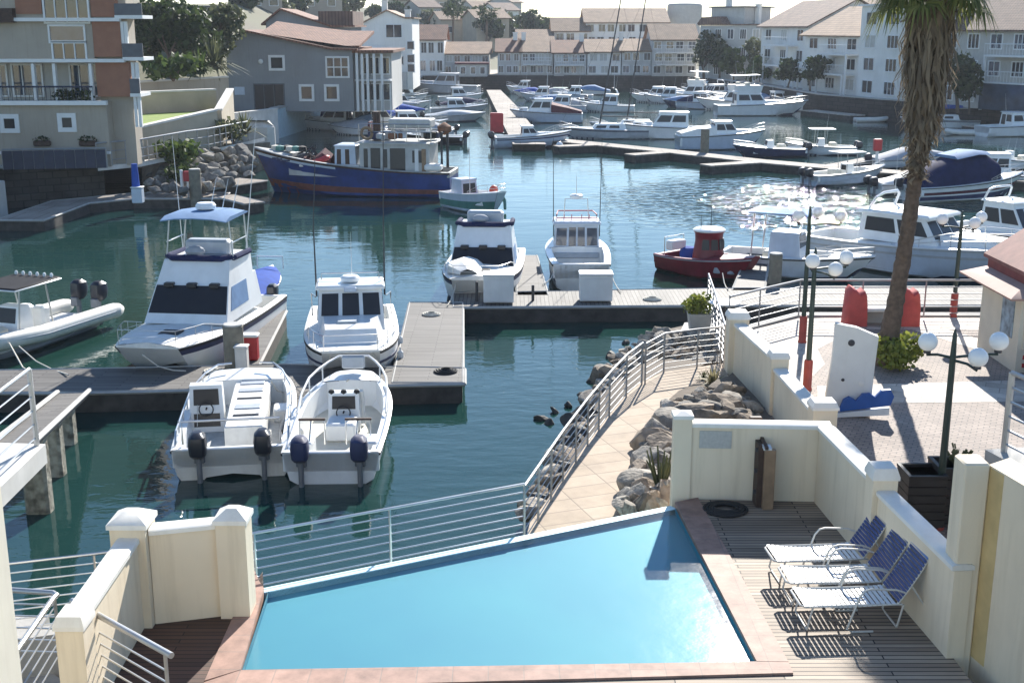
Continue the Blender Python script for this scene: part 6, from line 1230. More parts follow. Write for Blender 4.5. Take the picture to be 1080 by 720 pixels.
# ================================================================ boats close by
def ctr(bow=None, stern=None, L=6, hd=-90):
    d = Vector((math.cos(R(hd)), math.sin(R(hd)), 0)); return (bow - d * L / 2) if bow is not None else (stern + d * L / 2)
def flycat(root, L, B, fs, fb, wz0, wz1, fz, top, cov=None, ropes=True):
    H = Hull(L, B, fs, fb, cat=True, bw=.60, p=3.2, rake=.20, tr=.94); hull_parts(root, H, .28, 'gel', 'deckwhite', .45, None, wd=.2, crown=.12)
    H.band(.80, .93, .012).build('side_stripe', 'navy', root.children[0], world=False)
    x0, x1 = H.x(.26), H.x(.66); hw = B * .43
    c = cabin(root, x0, x1, hw, wz0 - .35, wz1, x0 + .1, x1 - .75, hw * .88, 'gel', [('front', .015, .985, .26, .97), ('port', .10, .62, .30, .92), ('star', .38, .90, .30, .92), ('rear', .1, .45, .3, .9)], 'screen', 0)
    for o in c.children:                       # side screens are pale mesh, the front cover is dark
        if o.name.split('.')[0] == 'window' and abs(sum((v.co.y for v in o.data.vertices), 0) / 8) > hw * .5: o.data.materials[0] = M['canvaspale']
    mb = MB()
    for k in (-.55, 0, .55): mb.box((x1 - .72, k * hw, wz1 - .01), (.22, .30, .14), bev=.02)
    mb.each('cover_flap', 'screen', c, world=False)
    fbk = cabin(root, x0 + .35, x1 - .78, hw * .88, wz1 + .002, fz, x0 + .2, x1 - 1.25, hw * .80, 'gel', [], 'screen', 0, name='flybridge')
    mb = MB(); mb.tube([(x0 + .3, hw * .80, fz), (x1 - 1.6, hw * .82, fz + .04), (x1 - 1.2, hw * .6, fz + .06), (x1 - 1.2, -hw * .6, fz + .06), (x1 - 1.6, -hw * .82, fz + .04), (x0 + .3, -hw * .80, fz)], .10, 8); mb.build('dodger_roll', 'canvasnavy', fbk, world=False)
    MB().box((x0 + 1.0, 0, fz + .22), (.5, hw * 1.1, .5), bev=.08).build('helm_seat', 'gelgrey', fbk, world=False); MB().ball((x1 - 1.5, -.15, fz + .22), .32, (.7, 1, .55), 12).build('covered_instruments', 'canvasgrey', fbk, world=False)
    if top:
        mb = MB(); xa, xb = x0 + .5, x1 - 1.5
        for sg in (1, -1):
            mb.tube([(xa, sg * hw * .82, fz), (xa - .15, sg * hw * .72, top)], .026, 6); mb.tube([(xb, sg * hw * .82, fz), (xb - .1, sg * hw * .72, top)], .026, 6); mb.tube([(xa, sg * hw * .8, fz + .5), (xb, sg * hw * .8, fz + .5)], .02, 6)
        mb.each('top_frame', 'alu', fbk, world=False)
        MB().loft([[(xa - .3, y, top + z0), (xa, y, top + z0 + .06), (xb, y, top + z0 + .06), (xb + .4, y, top + z0 - .04), (xb + .4, y, top + z0 - .07), (xa - .3, y, top + z0 - .03)] for y, z0 in ((-hw * .80, -.05), (-hw * .45, .02), (0, .04), (hw * .45, .02), (hw * .80, -.05))]).build('bimini_top', 'canvaspale', root, world=False)
        MB().lathe((xa + .6, 0, top + .1), [(.1, 0), (.30, .04), (.32, .14), (.26, .22), (.02, .24)], 16).build('radar_dome', 'gel', root, world=False)
        for y in (-.5, -.1, .25): antenna(root, xa - .3, y + .3, top, .9, (-.5, .1), name='rod_holder', r=.018)
        antenna(root, xa + .1, hw * .8, fz, 4.2, (-.05, .12), r=.02); antenna(root, xa + .1, -hw * .8, fz, 3.6, (-.05, -.05), r=.016)
    MB().box((H.x(.82), .1, H.z(.82) + .15), (.55, .62, .05), bev=.02).build('deck_hatch', 'screen', root, world=False)
    bowrail(root, H, .66, .45, r=.013); cleats(root, H)
    for k in (-1, 1): outboard(root, H.x(0) - .02, k * B * .28, fs - .2)
    return H
hd = -97; b = boat('white flybridge boat with a pale blue bimini and dark windscreen cover at the left dock', ctr(bow=W(152, 368, 1.25), L=8.4, hd=hd), hd)
b.scale = (.96, .96, .97); H2 = flycat(b, 8.4, 3.05, 1.0, 1.28, 1.62, 2.33, 3.0, 4.3)
hd = -93; b = boat('white flybridge boat without a bimini, moored behind the left white utility box', ctr(bow=W(502, 295, 1.15), L=7.6, hd=hd), hd)
H5 = flycat(b, 7.6, 2.9, .9, 1.15, 1.15, 1.72, 2.42, 0)
MB().loft([[(H5.x(t), y * k, H5.z(t) + .13 + z * k) for y, z in ((-1.15, 0), (-1.1, .25), (-.6, .42), (-.2, .30), (.1, .05))] for t, k in ((.66, .8), (.76, 1), (.88, .95), (.97, .5))], closed=False).build('white_sail_bag', 'canvaswhite', b, world=False)

# white cabin boat, bow to the camera
hd = -83; b = boat('white cabin boat with three dark front windows and two long outriggers facing the camera', ctr(bow=W(370, 371, 1.2), L=6.7, hd=hd), hd)
H = Hull(6.7, 2.7, .95, 1.2, cat=True, bw=.58, p=3.4, rake=.22, tr=.95); hull_parts(b, H, .34, 'gel', 'deckwhite', .4, None, wd=.2, crown=.02)
H.band(.60, .68, .01).build('side_stripe', 'navy', b.children[0], world=False)
c = cabin(b, H.x(.36), H.x(.60), .98, 1.0, 2.25, H.x(.38), H.x(.52), .90, 'gel', [('front', .05, .31, .42, .90), ('front', .37, .63, .42, .90), ('front', .69, .95, .42, .90), ('port', .1, .9, .42, .88), ('star', .1, .9, .42, .88)], 'screen', .10, .16)
cabin(b, H.x(.59), H.x(.90), .95, 1.0, 1.56, H.x(.59), H.x(.84), .78, 'gel', [], 'screen', 0, name='trunk_cabin', wf=.80, wf2=.70)
MB().box((H.x(.70), -.1, 1.60), (.5, .55, .06), bev=.02).build('deck_hatch', 'deckwhite', b, world=False)
MB().lathe((H.x(.46), 0, 2.37), [(.06, 0), (.27, .04), (.29, .13), (.22, .19), (.02, .2)], 16).build('radar_dome', 'gel', b, world=False); MB().box((H.x(.55), 0, 2.26), (.1, .36, .14), bev=.02).build('search_light', 'gelblue', b, world=False)
mb = MB(); mb.tube([(H.x(.40), .85, 2.36), (H.x(.40), .85, 2.56), (H.x(.40), -.85, 2.56), (H.x(.40), -.85, 2.36)], .02, 6); mb.build('roof_rail', 'steel', b, world=False)
for sg in (1, -1):
    mb = MB(); mb.tube([(H.x(.42), sg * 1.0, 1.9), (H.x(.40), sg * 1.02, 4.0), (H.x(.36), sg * 1.0 + .12, 6.3 if sg < 0 else 8.0)], .028, 6, .010); mb.build('outrigger', 'darkmetal', b, world=False)
    mb = MB(); mb.tube([(H.x(.25), sg * 1.2, 1.05), (H.x(.25), sg * 1.2, 1.75), (H.x(.36), sg * 1.05, 1.8)], .022, 6); mb.build('grab_rail', 'steel', b, world=False)
antenna(b, H.x(.42), .05, 2.5, 1.3); bowrail(b, H, .62, .42, r=.016); cleats(b, H); outboard(b, H.x(0) - .02, -.75, .8); outboard(b, H.x(0) - .02, .75, .8)
fender(b, H.x(.5), 1.40, .35); fender(b, H.x(.75), 1.36, .35)

# white cabin boat stern to the camera
hd = 90.5; b = boat('white cabin boat with red roof rails and its open cockpit towards the dock', ctr(stern=W(613, 306, 0), L=6.6, hd=hd), hd)
H = Hull(6.6, 2.5, .98, 1.25, tr=.86); hull_parts(b, H, .46, 'gelwarm', 'gel', .42, None, wd=.24); H.band(.30, .38, .01).build('side_stripe', 'navy', b.children[0], world=False)
c = cabin(b, H.x(.47), H.x(.72), .93, 1.0 - .55, 2.02, H.x(.47), H.x(.64), .86, 'gelblue', [('rear', .04, .27, .45, .90), ('rear', .32, .48, .36, .92), ('rear', .52, .68, .36, .92), ('rear', .73, .96, .45, .90), ('port', .1, .9, .55, .9), ('star', .1, .9, .55, .9)], 'glassblue', .09, .15)
MB().box((H.x(.455), 0, .78), (.12, 1.8, .22), bev=.03).build('bulkhead_locker', 'gelgrey', b, world=False)
mb = MB(); mb.tube([(H.x(.5), .8, 2.1), (H.x(.5), .8, 2.38), (H.x(.66), .7, 2.38), (H.x(.66), -.7, 2.38), (H.x(.5), -.8, 2.38), (H.x(.5), -.8, 2.1)], .025, 6); mb.tube([(H.x(.5), .8, 2.25), (H.x(.5), -.8, 2.25)], .02, 6)
for y in (-.5, -.2, .2, .5): mb.tube([(H.x(.5), y, 2.1), (H.x(.5), y, 2.38)], .016, 5)
mb.build('roof_rail', 'red', b, world=False)
mb = MB(); mb.tube([(H.x(.56), .5, 2.1), (H.x(.56), .45, 2.95), (H.x(.56), -.45, 2.95), (H.x(.56), -.5, 2.1)], .022, 6); mb.build('mast_frame', 'steel', b, world=False); MB().lathe((H.x(.56), 0, 2.97), [(.05, 0), (.26, .04), (.27, .12), (.2, .17), (.02, .18)], 14).build('radar_dome', 'gel', b, world=False); antenna(b, H.x(.56), 0, 3.1, .8, r=.02)
for sg in (1, -1): antenna(b, H.x(.50), sg * .92, 1.5, 3.9, (0, .01 * sg), r=.022, m='darkmetal', name='outrigger')
cleats(b, H)

# red boat
hd = -50; b = boat('small dark red boat with a tapered round wheelhouse moored beside the dock', W(748, 291, 0), hd); b.scale = (.92, .95, 1.06)
H = Hull(5.0, 2.15, .62, .98, tr=.8, bw=.25, p=2.4); h_, k_ = hull_parts(b, H, .62, 'redhull', 'redhull', .3, None, anti='blackgel', rub='gelgrey', wd=.14, floorm='nonskid')
MB().lathe((-.1, 0, .34), [(.72, 0), (.66, .5), (.58, 1.0), (.60, 1.28), (.66, 1.34), (.66, 1.36)], 18).build('wheelhouse', 'redhull', b, world=False, sharp=50); MB().lathe((-.1, 0, 1.71), [(.68, 0), (.70, .05), (.62, .10), (.02, .14)], 18).build('roof', 'gel', b, world=False)
for a in (-60, -25, 10, 45, 180):
    ca_, sa_ = math.cos(R(a)), math.sin(R(a)); q = lambda s_, z, r: Vector((-.1 + ca_ * r - sa_ * s_, sa_ * r + ca_ * s_, .34 + z)); MB().panel([q(-.16, .72, .63), q(.16, .72, .63), q(.14, 1.1, .585), q(-.14, 1.1, .585)], .02).build('window', 'screen', b, world=False)
for x, y in ((1.25, .3), (1.5, -.35), (1.0, -.6)): MB().cyl((x, y, .32), .22, .28, 12, bev=.03).build('bucket', 'gelgrey', b, world=False)
MB().lathe((-1.7, .45, .6), [(.05, -.3), (.32, -.25), (.36, 0), (.32, .25), (.05, .3)], 14).build('blue_drum', 'canvasblue', b, world=False); MB().box((-1.9, -.1, 1.0), (.4, .9, .35), bev=.04).build('locker', 'gel', b, world=False); mb = MB(); mb.tube([(-2.1, .6, .6), (-2.1, .6, 1.3), (-2.1, -.6, 1.3), (-2.1, -.6, .6)], .025, 6); mb.build('stern_frame', 'steel', b, world=False)
antenna(b, -.1, .1, 1.8, 1.0, r=.02, m='darkmetal'); antenna(b, -.3, -.3, 1.8, .5, r=.02, m='darkmetal')

# the two open skiffs
def helm(root, x, y, z, w_=.62, h_=1.0):
    o = cabin(root, x - .28, x + .30, w_ / 2, z, z + h_, x - .12, x + .22, w_ / 2 * .92, 'gel', [('rear', .12, .88, .58, .92), ('rear', .12, .88, .12, .40)], 'screen', 0, name='console')
    mb = MB(); mb.tube([(x - .34 + .02 * 0, y * 0 + .17 * math.cos(a), z + h_ * .52 + .17 * math.sin(a)) for a in [2 * math.pi * k / 18 for k in range(19)]], .016, 6); mb.tube([(x - .34, .0, z + h_ * .52), (x - .2, 0, z + h_ * .52)], .022, 6); mb.build('steering_wheel', 'rubber', o, world=False)
    for q in [o] + list(o.children): q.data.transform(Matrix.Translation((0, y, 0)))
    return o
s0, s1 = W(246, 504, 0), W(268, 398, 0); hd = heading(s0, s1); b = boat('open white catamaran skiff with a long hatched deck box and two black outboards', s0 + (s1 - s0).normalized() * 2.75, hd, 'boat', 'open_skiff')
b.scale = (.86, .96, .95)
H = Hull(6.4, 2.75, .72, .95, cat=True, bw=.62, p=3.4, rake=.07, tr=.97); hull_parts(b, H, .84, 'gelwarm', 'gel', .28, None, wd=.22)
bx = MB(); bx.box((.25, -.22, .60), (4.6, .92, .62), bev=.03); o = bx.build('deck_box', 'deckwhite', b, world=False)
for x, w_, m in ((2.0, .34, 'gelgrey'), (1.25, .34, 'gelgrey'), (.45, .10, 'darkmetal'), (-.35, .40, 'gelgrey'), (-1.1, .12, 'darkmetal')): MB().box((x, -.22, .925), (w_, .62, .025), bev=.008).build('hatch', m, o, world=False)
helm(b, -.1, .78, .30, .85, 1.18)
MB().box((.6, -.98, .45), (.7, .36, .34), bev=.03).build('side_locker', 'gel', b, world=False); MB().box((1.2, .95, .42), (.9, .40, .28), bev=.04).build('dark_cover', 'rubber', b, world=False)
for sg in (1, -1):
    mb = MB(); yy = sg * (H.B / 2 - .10); mb.tube([(-2.9, yy, .78), (-2.6, yy, 1.02), (.8, yy - .02 * sg, 1.12), (2.2, yy - sg * .28, 1.2), (2.95, yy - sg * .55, 1.22)] + ([(3.05, yy - sg * .9, 1.22)]), .026, 7)
    for x, dy in ((-2.0, 0), (-1.0, 0), (.0, 0), (1.1, .05), (2.0, .22)): mb.tube([(x, yy - sg * dy, .8), (x, yy - sg * dy, 1.1)], .018, 6)
    mb.build('side_rail', 'steel', b, world=False)
mb = MB(); mb.tube([(-2.95, 1.1, .8), (-2.85, 1.1, 1.32), (-2.85, -1.1, 1.32), (-2.95, -1.1, .8)], .03, 8); mb.build('stern_rail', 'steel', b, world=False)
for k in (-.72, .72): outboard(b, -3.18, k, .62, 1.12)
MB().tube([(-3.0, .6, .75), (-3.15, .3, .55), (-3.1, -.1, .5), (-3.0, -.4, .6)], .03, 6).build('fuel_hose', 'rubber', b, world=False); fender(b, -1.4, -1.5, .2); fender(b, .2, -1.48, .2); cleats(b, H)
MB().panel([(-.5, 1.02, .5), (-.2, 1.02, .5), (-.2, 1.0, 1.0), (-.35, 1.0, 1.0)], .01).build('hanging_cloth', 'canvaswhite', b, world=False)
s0, s1 = W(350, 510, 0), W(384, 400, 0); hd = heading(s0, s1); b = boat('open white skiff with bow rail, centre console and twin navy outboards beside the timber finger', s0 + (s1 - s0).normalized() * 2.75, hd, 'boat', 'open_skiff')
b.scale = (.85, .96, .95)
H = Hull(6.5, 2.35, .74, .98, bw=.42, p=2.7, tr=.93, rake=.08); hull_parts(b, H, .86, 'gel', 'gel', .28, None, wd=.20, floorm='cushion')
helm(b, .25, 0, .30, .80, .95); MB().box((-.55, 0, .52), (.8, .72, .46), bev=.05).build('helm_seat', 'gel', b, world=False)
for y in (-.32, 0, .3): MB().ball((.18, y, 1.27), .08, (1, 1, .9), 8).build('gauge', 'rubber', b, world=False)
MB().tube([(.55, -.40, .35), (.5, -.42, 1.0), (.35, -.42, 1.25)], .09, 8, .05).build('white_bolster', 'canvaswhite', b, world=False)
for y in (-.74, .74): MB().box((-2.35, y, .58), (.7, .55, .5), bev=.04).build('stern_locker', 'gel', b, world=False)
mb = MB()
for y in (-.82, .25): mb.tube([(-2.1, y, .6), (-2.1, y, 1.2), (-2.1, y + .57, 1.2), (-2.1, y + .57, .6)], .022, 6); mb.tube([(-2.75, y + .3, .7), (-2.1, y + .3, 1.2)], .018, 6)
mb.each('rod_frame', 'steel', b, world=False); mb = MB()
for y in (-.82, .25): mb.box((-2.1, y + .28, 1.22), (.09, .62, .05), bev=.01)
mb.each('rod_board', 'wooddark', b, world=False)
ts = [.42, .55, .7, .82, .92, 1.0]; mb = MB(); hh_ = lambda t: .06 + .42 * S((t - .35) / .3)
mb.tube([(H.x(t), H.b(t) - .1, H.z(t) + hh_(t)) for t in ts] + [(H.x(t), -H.b(t) + .1, H.z(t) + hh_(t)) for t in reversed(ts)], .03, 8)
for t in (.55, .7, .86):
    for sg in (1, -1): mb.tube([(H.x(t), sg * (H.b(t) - .1), H.z(t)), (H.x(t), sg * (H.b(t) - .1), H.z(t) + hh_(t))], .02, 6)
mb.build('bow_rail', 'trim', b, world=False); MB().box((H.x(.97), 0, H.z(1) + .35), (.12, .62, .36), bev=.04).build('anchor_locker', 'gelgrey', b, world=False)
mb = MB()
for sg in (1, -1): mb.tube([(H.x(t), sg * (H.b(t) - .08), H.z(t) + .06) for t in (.04, .2, .35, .5, .65, .8)], .018, 6)
mb.build('grab_rail', 'steel', b, world=False); MB().box((-3.15, 0, .38), (.12, .8, .3), bev=.02).build('transom_board', 'wood', b, world=False)
for k in (-.66, .66): outboard(b, -3.2, k, .62, 1.1, 'navy')
cleats(b, H); fender(b, -1.2, 1.30, .2)

# inflatable at the left
s0, s1 = W(94, 341, 0), W(-6, 376, 0); hd = heading(s0, s1); Lr = 7.0; b = boat('white rigid inflatable with a dark canopy and two covered outboards at the left edge', ctr(stern=s0, L=Lr, hd=hd), hd, 'boat', 'inflatable_boat'); b.scale = (.9, .95, .95)
mb = MB(); 
tb = [(-4.0, 1.05, .52), (-3.7, 1.05, .54), (0, 1.08, .60), (1.8, .95, .72), (3.1, .5, .86), (3.7, 0, .92), (3.1, -.5, .86), (1.8, -.95, .72), (0, -1.08, .60), (-3.7, -1.05, .54), (-4.0, -1.05, .52)]
mb.tube(tb, .27, 14); 
for sg in (1, -1): mb.loft([[(-4.0 - x, sg * 1.05 + r * math.cos(a), .52 + r * math.sin(a)) for a in [2 * math.pi * k / 14 for k in range(14)]] for x, r in ((-.02, .27), (.22, .22), (.42, .10))])
mb.build('tubes', 'tube', b, world=False, sharp=60); H = Hull(7.0, 1.9, .45, .75, tr=.9, p=2.2); H.shell().build('hull', 'gelgrey', b, world=False); MB().slab([(-3.5, -.85), (1.6, -.8), (2.8, -.35), (2.8, .35), (1.6, .8), (-3.5, .85)], .3, .42).build('floor', 'deckwhite', b, world=False)
mb = MB(); mb.tube([(x, y * 1.24, z + .02) for x, y, z in tb[1:-1]], .035, 5); mb.build('rub_strip', 'gelgrey', b, world=False)
c = cabin(b, -.45, .5, .45, .42, 1.45, -.3, .2, .4, 'gel', [('front', .1, .9, .5, .95), ('rear', .15, .85, .5, .9)], 'screen', 0, name='console'); MB().box((.95, 0, .68), (.6, .7, .5), bev=.08).build('console_seat', 'cushion', b, world=False)
for y in (-.3, .3): MB().box((-1.0, y, .85), (.4, .48, .85), bev=.08).build('helm_seat', 'gel', b, world=False)
mb = MB()
for sg in (1, -1):
    for x, x2 in ((-1.2, -.9), (.55, .4)): mb.tube([(x, sg * .62, .42), (x2, sg * .66, 2.12)], .03, 7)
mb.each('top_frame', 'alu', b, world=False); MB().box((-.3, 0, 2.16), (2.3, 1.75, .07), bev=.03).build('top_canopy', 'topblack', b, world=False); MB().box((-.3, 0, 2.118), (2.36, 1.81, .05), bev=.02).build('canopy_trim', 'gel', b, world=False)
for k in range(6): MB().ball((-1.3 + .1, -.7 + k * .28, 2.26), .06, (1, 1, 1.4), 8).build('rod_holder', 'gel', b, world=False)
for k in (-.42, .42): outboard(b, -3.75, k, .85, 1.25)
MB().tube([(1.8, 1.25, .72), (3.4, 3.0, .5), (4.4, 4.4, .55)], .025, 6).build('mooring_line', 'rope', b, world=False)

# small boats behind the flybridge boats
p = W(264, 322, 0); b = boat('small white boat with a bright blue canvas cover behind the left flybridge boat', p, 82); covered(b, 5.2, 2.0, 'gel', 'canvasblue', .3, motors=1); mb = MB(); mb.tube([(2.3, .5, .9), (2.3, .5, 1.35), (2.3, -.5, 1.35), (2.3, -.5, .9)], .03, 6); mb.build('bow_hoop', 'gel', b, world=False)
p = W(502, 222, 0); b = boat('open white boat with a red deck and an orange buoy behind the flybridge boat', p, -52, 'boat', 'work_boat'); b.scale = (.72, .8, .9); H = Hull(6.4, 2.5, .95, 1.35, tr=.85, bw=.3, p=2.4); hull_parts(b, H, .80, 'gelblue', 'gel', .5, 'greenhull', (.2, .6), floorm='red', rub=None); cabin(b, -2.2, -.7, .7, .5, 1.75, -2.1, -.9, .62, 'gelblue', [('front', .1, .9, .4, .85), ('port', .15, .85, .45, .85)], 'screen', .06)
MB().ball((2.0, .15, 1.35), .32, (1, 1, 1), 14).build('orange_buoy', 'orange', b, world=False); antenna(b, -.3, -.3, 1.0, 3.4, r=.03, name='mast'); MB().box((.6, -.2, .72), (1.2, .8, .4), bev=.05).build('fish_hatch', 'red', b, world=False); bowrail(b, H, .6, .45)
mb = MB(); mb.tube([(1.2, 1.2, 1.1), (1.6, 1.35, .6), (2.0, 1.1, .2)], .16, 8, .1); mb.build('hanging_net', 'greenhull', b, world=False)

# blue trawler
p0, p1 = W(478, 209, 0), W(266, 205, 0); hd = heading(p0, p1); Lt = (p1 - p0).length; b = boat('old blue wooden fishing trawler with a white wheelhouse and cluttered roof', (p0 + p1) / 2 + Vector((0, 1.4, 0)), hd, 'fishing boat', 'fishing_trawler')
H = Hull(Lt, 3.9, 1.45, 2.6, tr=.75, p=2.6, rake=.10, draft=.6); h_, k_ = hull_parts(b, H, .80, 'bluehull', 'wheelwhite', 1.15, None, anti='antired', rub='wooddark', wd=.18, floorm='wood'); H.band(.86, .97, .014, .55, 1).build('bow_stripe', 'gelblue', h_, world=False); H.band(.14, .32, .010).build('rust_band', 'antired', h_, world=False)
mb = MB()
for k, (t, l_) in enumerate(((.80, .5), (.835, .3), (.86, .4))): 
    y = H.b(t) * .99 + .02; mb.box((H.x(t) + .1, y, H.z(t) * .90), (l_, .03, .10))
mb.build('name_marks', 'navy', h_, world=False)
wh = cabin(b, -Lt * .40, -Lt * .06, 1.35, 1.1, 3.05, -Lt * .40, -Lt * .06, 1.30, 'wheelwhite', [('port', .06, .12, .1, .86), ('port', .16, .30, .08, .88), ('port', .34, .40, .3, .85), ('port', .44, .66, .06, .88), ('port', .76, .90, .46, .82), ('front', .08, .34, .5, .85), ('front', .4, .6, .5, .85), ('front', .66, .92, .5, .85), ('star', .1, .3, .5, .85), ('star', .5, .8, .5, .85)], 'screen', .10, .25, name='wheelhouse', roofm='wheelwhite')
for x, w_ in ((-Lt * .375, .25), (-Lt * .34, .22)): MB().box((x, 1.36, 2.1), (w_, .05, 1.4), bev=.01).build('door', 'wood' if w_ > .23 else 'trim', wh, world=False)
mb = MB(); zr = 3.25
for y in (-1.3, 1.3):
    for zz in (.5, .95): mb.tube([(-Lt * .41, y, zr + zz), (-Lt * .06, y, zr + zz)], .03, 6)
    for k in range(7): mb.tube([(-Lt * .41 + Lt * .35 * k / 6, y, zr - .1), (-Lt * .41 + Lt * .35 * k / 6, y, zr + .95)], .025, 6)
mb.build('roof_rail', 'steel', b, world=False)
lbm = MB(); lbm.tube([(-Lt * .10 + .32 * math.cos(a), 1.38, zr + .42 + .32 * math.sin(a)) for a in [2 * math.pi * k / 20 for k in range(21)]], .085, 8); lbm.build('life_ring', 'wood', b, world=False)
MB().box((-Lt * .30, .2, zr + .95), (2.5, 1.5, .5), bev=.06).build('life_raft_box', 'wheelwhite', b, world=False)
rr = random.Random(8); cl = ['gelgrey', 'navy', 'gel', 'rust', 'canvasgrey', 'gelblue', 'rubber']
for k in range(12):
    x = -Lt * (.09 + .31 * rr.random()); MB().box((x, rr.uniform(-1, 1.1), zr + .22), (rr.uniform(.3, .8), rr.uniform(.3, .7), rr.uniform(.3, .5)), rz=rr.uniform(0, 3), bev=.05).build('roof_crate', cl[k % 7], b, world=False)
MB().box((-Lt * .085, -.2, zr + .5), (.12, .7, .9)).build('funnel_board', 'canvasmaroon', b, world=False); antenna(b, -Lt * .2, .3, zr, 3.2, r=.04, name='mast'); antenna(b, -Lt * .38, -.4, zr, 2.4, r=.03, name='mast')
MB().tube([(-Lt * .13, .4, zr - .1), (-Lt * .13, .4, zr + 1.6)], .22, 10).build('funnel', 'wooddark', b, world=False)
cabin(b, -Lt * .035, Lt * .075, .95, 1.15, 2.85, -Lt * .03, Lt * .07, .92, 'gelblue', [('port', .1, .3, .1, .9), ('port', .5, .7, .1, .9)], 'wooddark', .05, name='deck_house')
mb = MB()
for k in range(9): 
    a = rr.uniform(0, 6.28); mb.tube([(Lt * (.16 + .1 * rr.random()), rr.uniform(-1, 1), 2.0), (Lt * .2, rr.uniform(-.8, 1.0), rr.uniform(2.3, 2.9)), (Lt * (.2 + .12 * rr.random()), rr.uniform(-1, 1), 2.1)], .05, 5)
mb.build('gear_hoops', 'darkmetal', b, world=False)
MB().loft([[(x, y * k, 1.3 + z * k2) for y, z in ((-1.2, .2), (-.7, .8), (0, 1.1), (.7, .9), (1.3, .3))] for x, k, k2 in ((Lt * .10, .8, .9), (Lt * .14, 1, 1.25), (Lt * .19, 1, .8), (Lt * .24, .7, .9))], closed=False).build('red_net_heap', 'canvasmaroon', b, world=False, sharp=20); MB().box((Lt * .16, 1.0, 1.95), (1.6, .6, .3), rz=.1, ry=.35, bev=.1).build('red_tarpaulin', 'red', b, world=False)
MB().box((Lt * .09, 1.25, 1.75), (3.6, .5, .14), bev=.03).build('side_hatch', 'gelwarm', b, world=False); MB().box((Lt * .12, .9, 1.72), (2.2, .9, .1), bev=.03).build('hatch_cover', 'gelgrey', b, world=False)
for k in range(6): MB().lathe((H.x(.9) - k * .35, rr.uniform(-.4, .4), H.z(.88) + .05), [(.04, 0), (.3, .05), (.26, .3), (.03, .36)], 9).build('rope_coil', ['rope', 'greenhull', 'rubber'][k % 3], b, world=False)
MB().box((-Lt * .42, 1.2, 1.75), (1.0, .8, .4), bev=.1).build('net_bag', 'canvaswhite', b, world=False); mb = MB(); mb.tube([(-Lt * .455, .9, 1.5), (-Lt * .455, .9, 3.7), (-Lt * .455, -.9, 3.7), (-Lt * .455, -.9, 1.5)], .09, 8); mb.build('stern_gantry', 'darkmetal', b, world=False); MB().lathe((-Lt * .455, 0, 3.9), [(.03, -.4), (.4, -.2), (.42, .1), (.03, .35)], 12).build('net_drum', 'rust', b, world=False)

# right of the lamp posts
p = W(838, 290, 0); b = boat('white centre console boat with a blue bimini moored behind the left lamp posts', p, -28); H = console(b, 6.2, 2.3, .75, 1.0, 'gel', None, 2, rail=True)
cabin(b, -1.0, .4, .62, .3, 1.75, -.9, .2, .56, 'gelblue', [('front', .1, .9, .6, .92), ('port', .15, .85, .6, .9), ('rear', .1, .9, .6, .9)], 'glassblue', 0, name='pilot_house'); mb = MB()
for sg in (1, -1): mb.tube([(-1.6, sg * .8, .8), (-1.5, sg * .85, 2.5)], .03, 6); mb.tube([(.3, sg * .6, 1.7), (.4, sg * .85, 2.5)], .03, 6)
mb.each('bimini_frame', 'steel', b, world=False); MB().box((-.6, 0, 2.53), (2.5, 1.9, .07), bev=.03).build('bimini_top', 'canvaspale', b, world=False)
hd = -48; p = W(962, 285, 0); b = boat('large white cabin cruiser with a rounded foredeck moored behind the palm trunk', p, hd, 'boat', 'cabin_cruiser')
H = Hull(9.6, 3.3, 1.05, 1.5, tr=.86, bw=.34, p=2.6); hull_parts(b, H, .30, 'gelblue', 'gel', .5, None, strz=(.6, .7), rub='gelgrey'); H.band(.70, .78, .012).build('side_stripe', 'gelgrey', b.children[0], world=False)
c = cabin(b, H.x(.30), H.x(.68), 1.2, 1.25, 2.3, H.x(.31), H.x(.60), 1.05, 'gel', [('front', .03, .32, .30, .90), ('front', .355, .645, .30, .90), ('front', .68, .97, .30, .90), ('port', .08, .45, .35, .88), ('port', .5, .92, .35, .88), ('star', .08, .5, .35, .88), ('star', .55, .92, .35, .88)], 'screen', .14, .28)
cabin(b, H.x(.68), H.x(.93), 1.05, 1.3, 1.72, H.x(.66), H.x(.88), .85, 'gel', [('port', .2, .6, .3, .7)], 'screen', 0, name='trunk_cabin', wf=.75, wf2=.6); mb = MB(); xa = H.x(.36); mb.tube([(xa - .3, 1.0, 2.35), (xa, .85, 2.95), (xa + .1, .5, 3.1), (xa + .1, -.5, 3.1), (xa, -.85, 2.95), (xa - .3, -1.0, 2.35)], .06, 8); mb.build('radar_arch', 'gel', b, world=False)
MB().loft([[(H.x(t), y * H.b(t) * .5, H.z(t) + .22) for y in (-1, 1)] + [(H.x(t), y * H.b(t) * .5, H.z(t) + .30) for y in (1, -1)] for t in (.78, .9)]).build('sun_pad', 'cushion', b, world=False); bowrail(b, H, .55, .6, r=.02); cleats(b, H); antenna(b, xa, .5, 2.9, 1.8)
p = W(1068, 268, 0); b = boat('white cabin boat with an arch partly hidden by the kiosk roof', p, -60, 'boat', 'cabin_cruiser'); cruiser(b, 7.2, 2.7, .9, 1.2, ca=.34, cb=.64, ch=1.25, arch=True, bw=.2)
p = W(1018, 209, 0); b = boat('white boat with red and navy side stripes under a large navy cover', p, 18); H = Hull(7.8, 2.7, .85, 1.35, tr=.9); hull_parts(b, H, .5, 'gel', 'gel', .4, 'canvasmaroon', (.5, .68)); H.band(.16, .40, .011).build('side_stripe', 'navy', b.children[0], world=False)
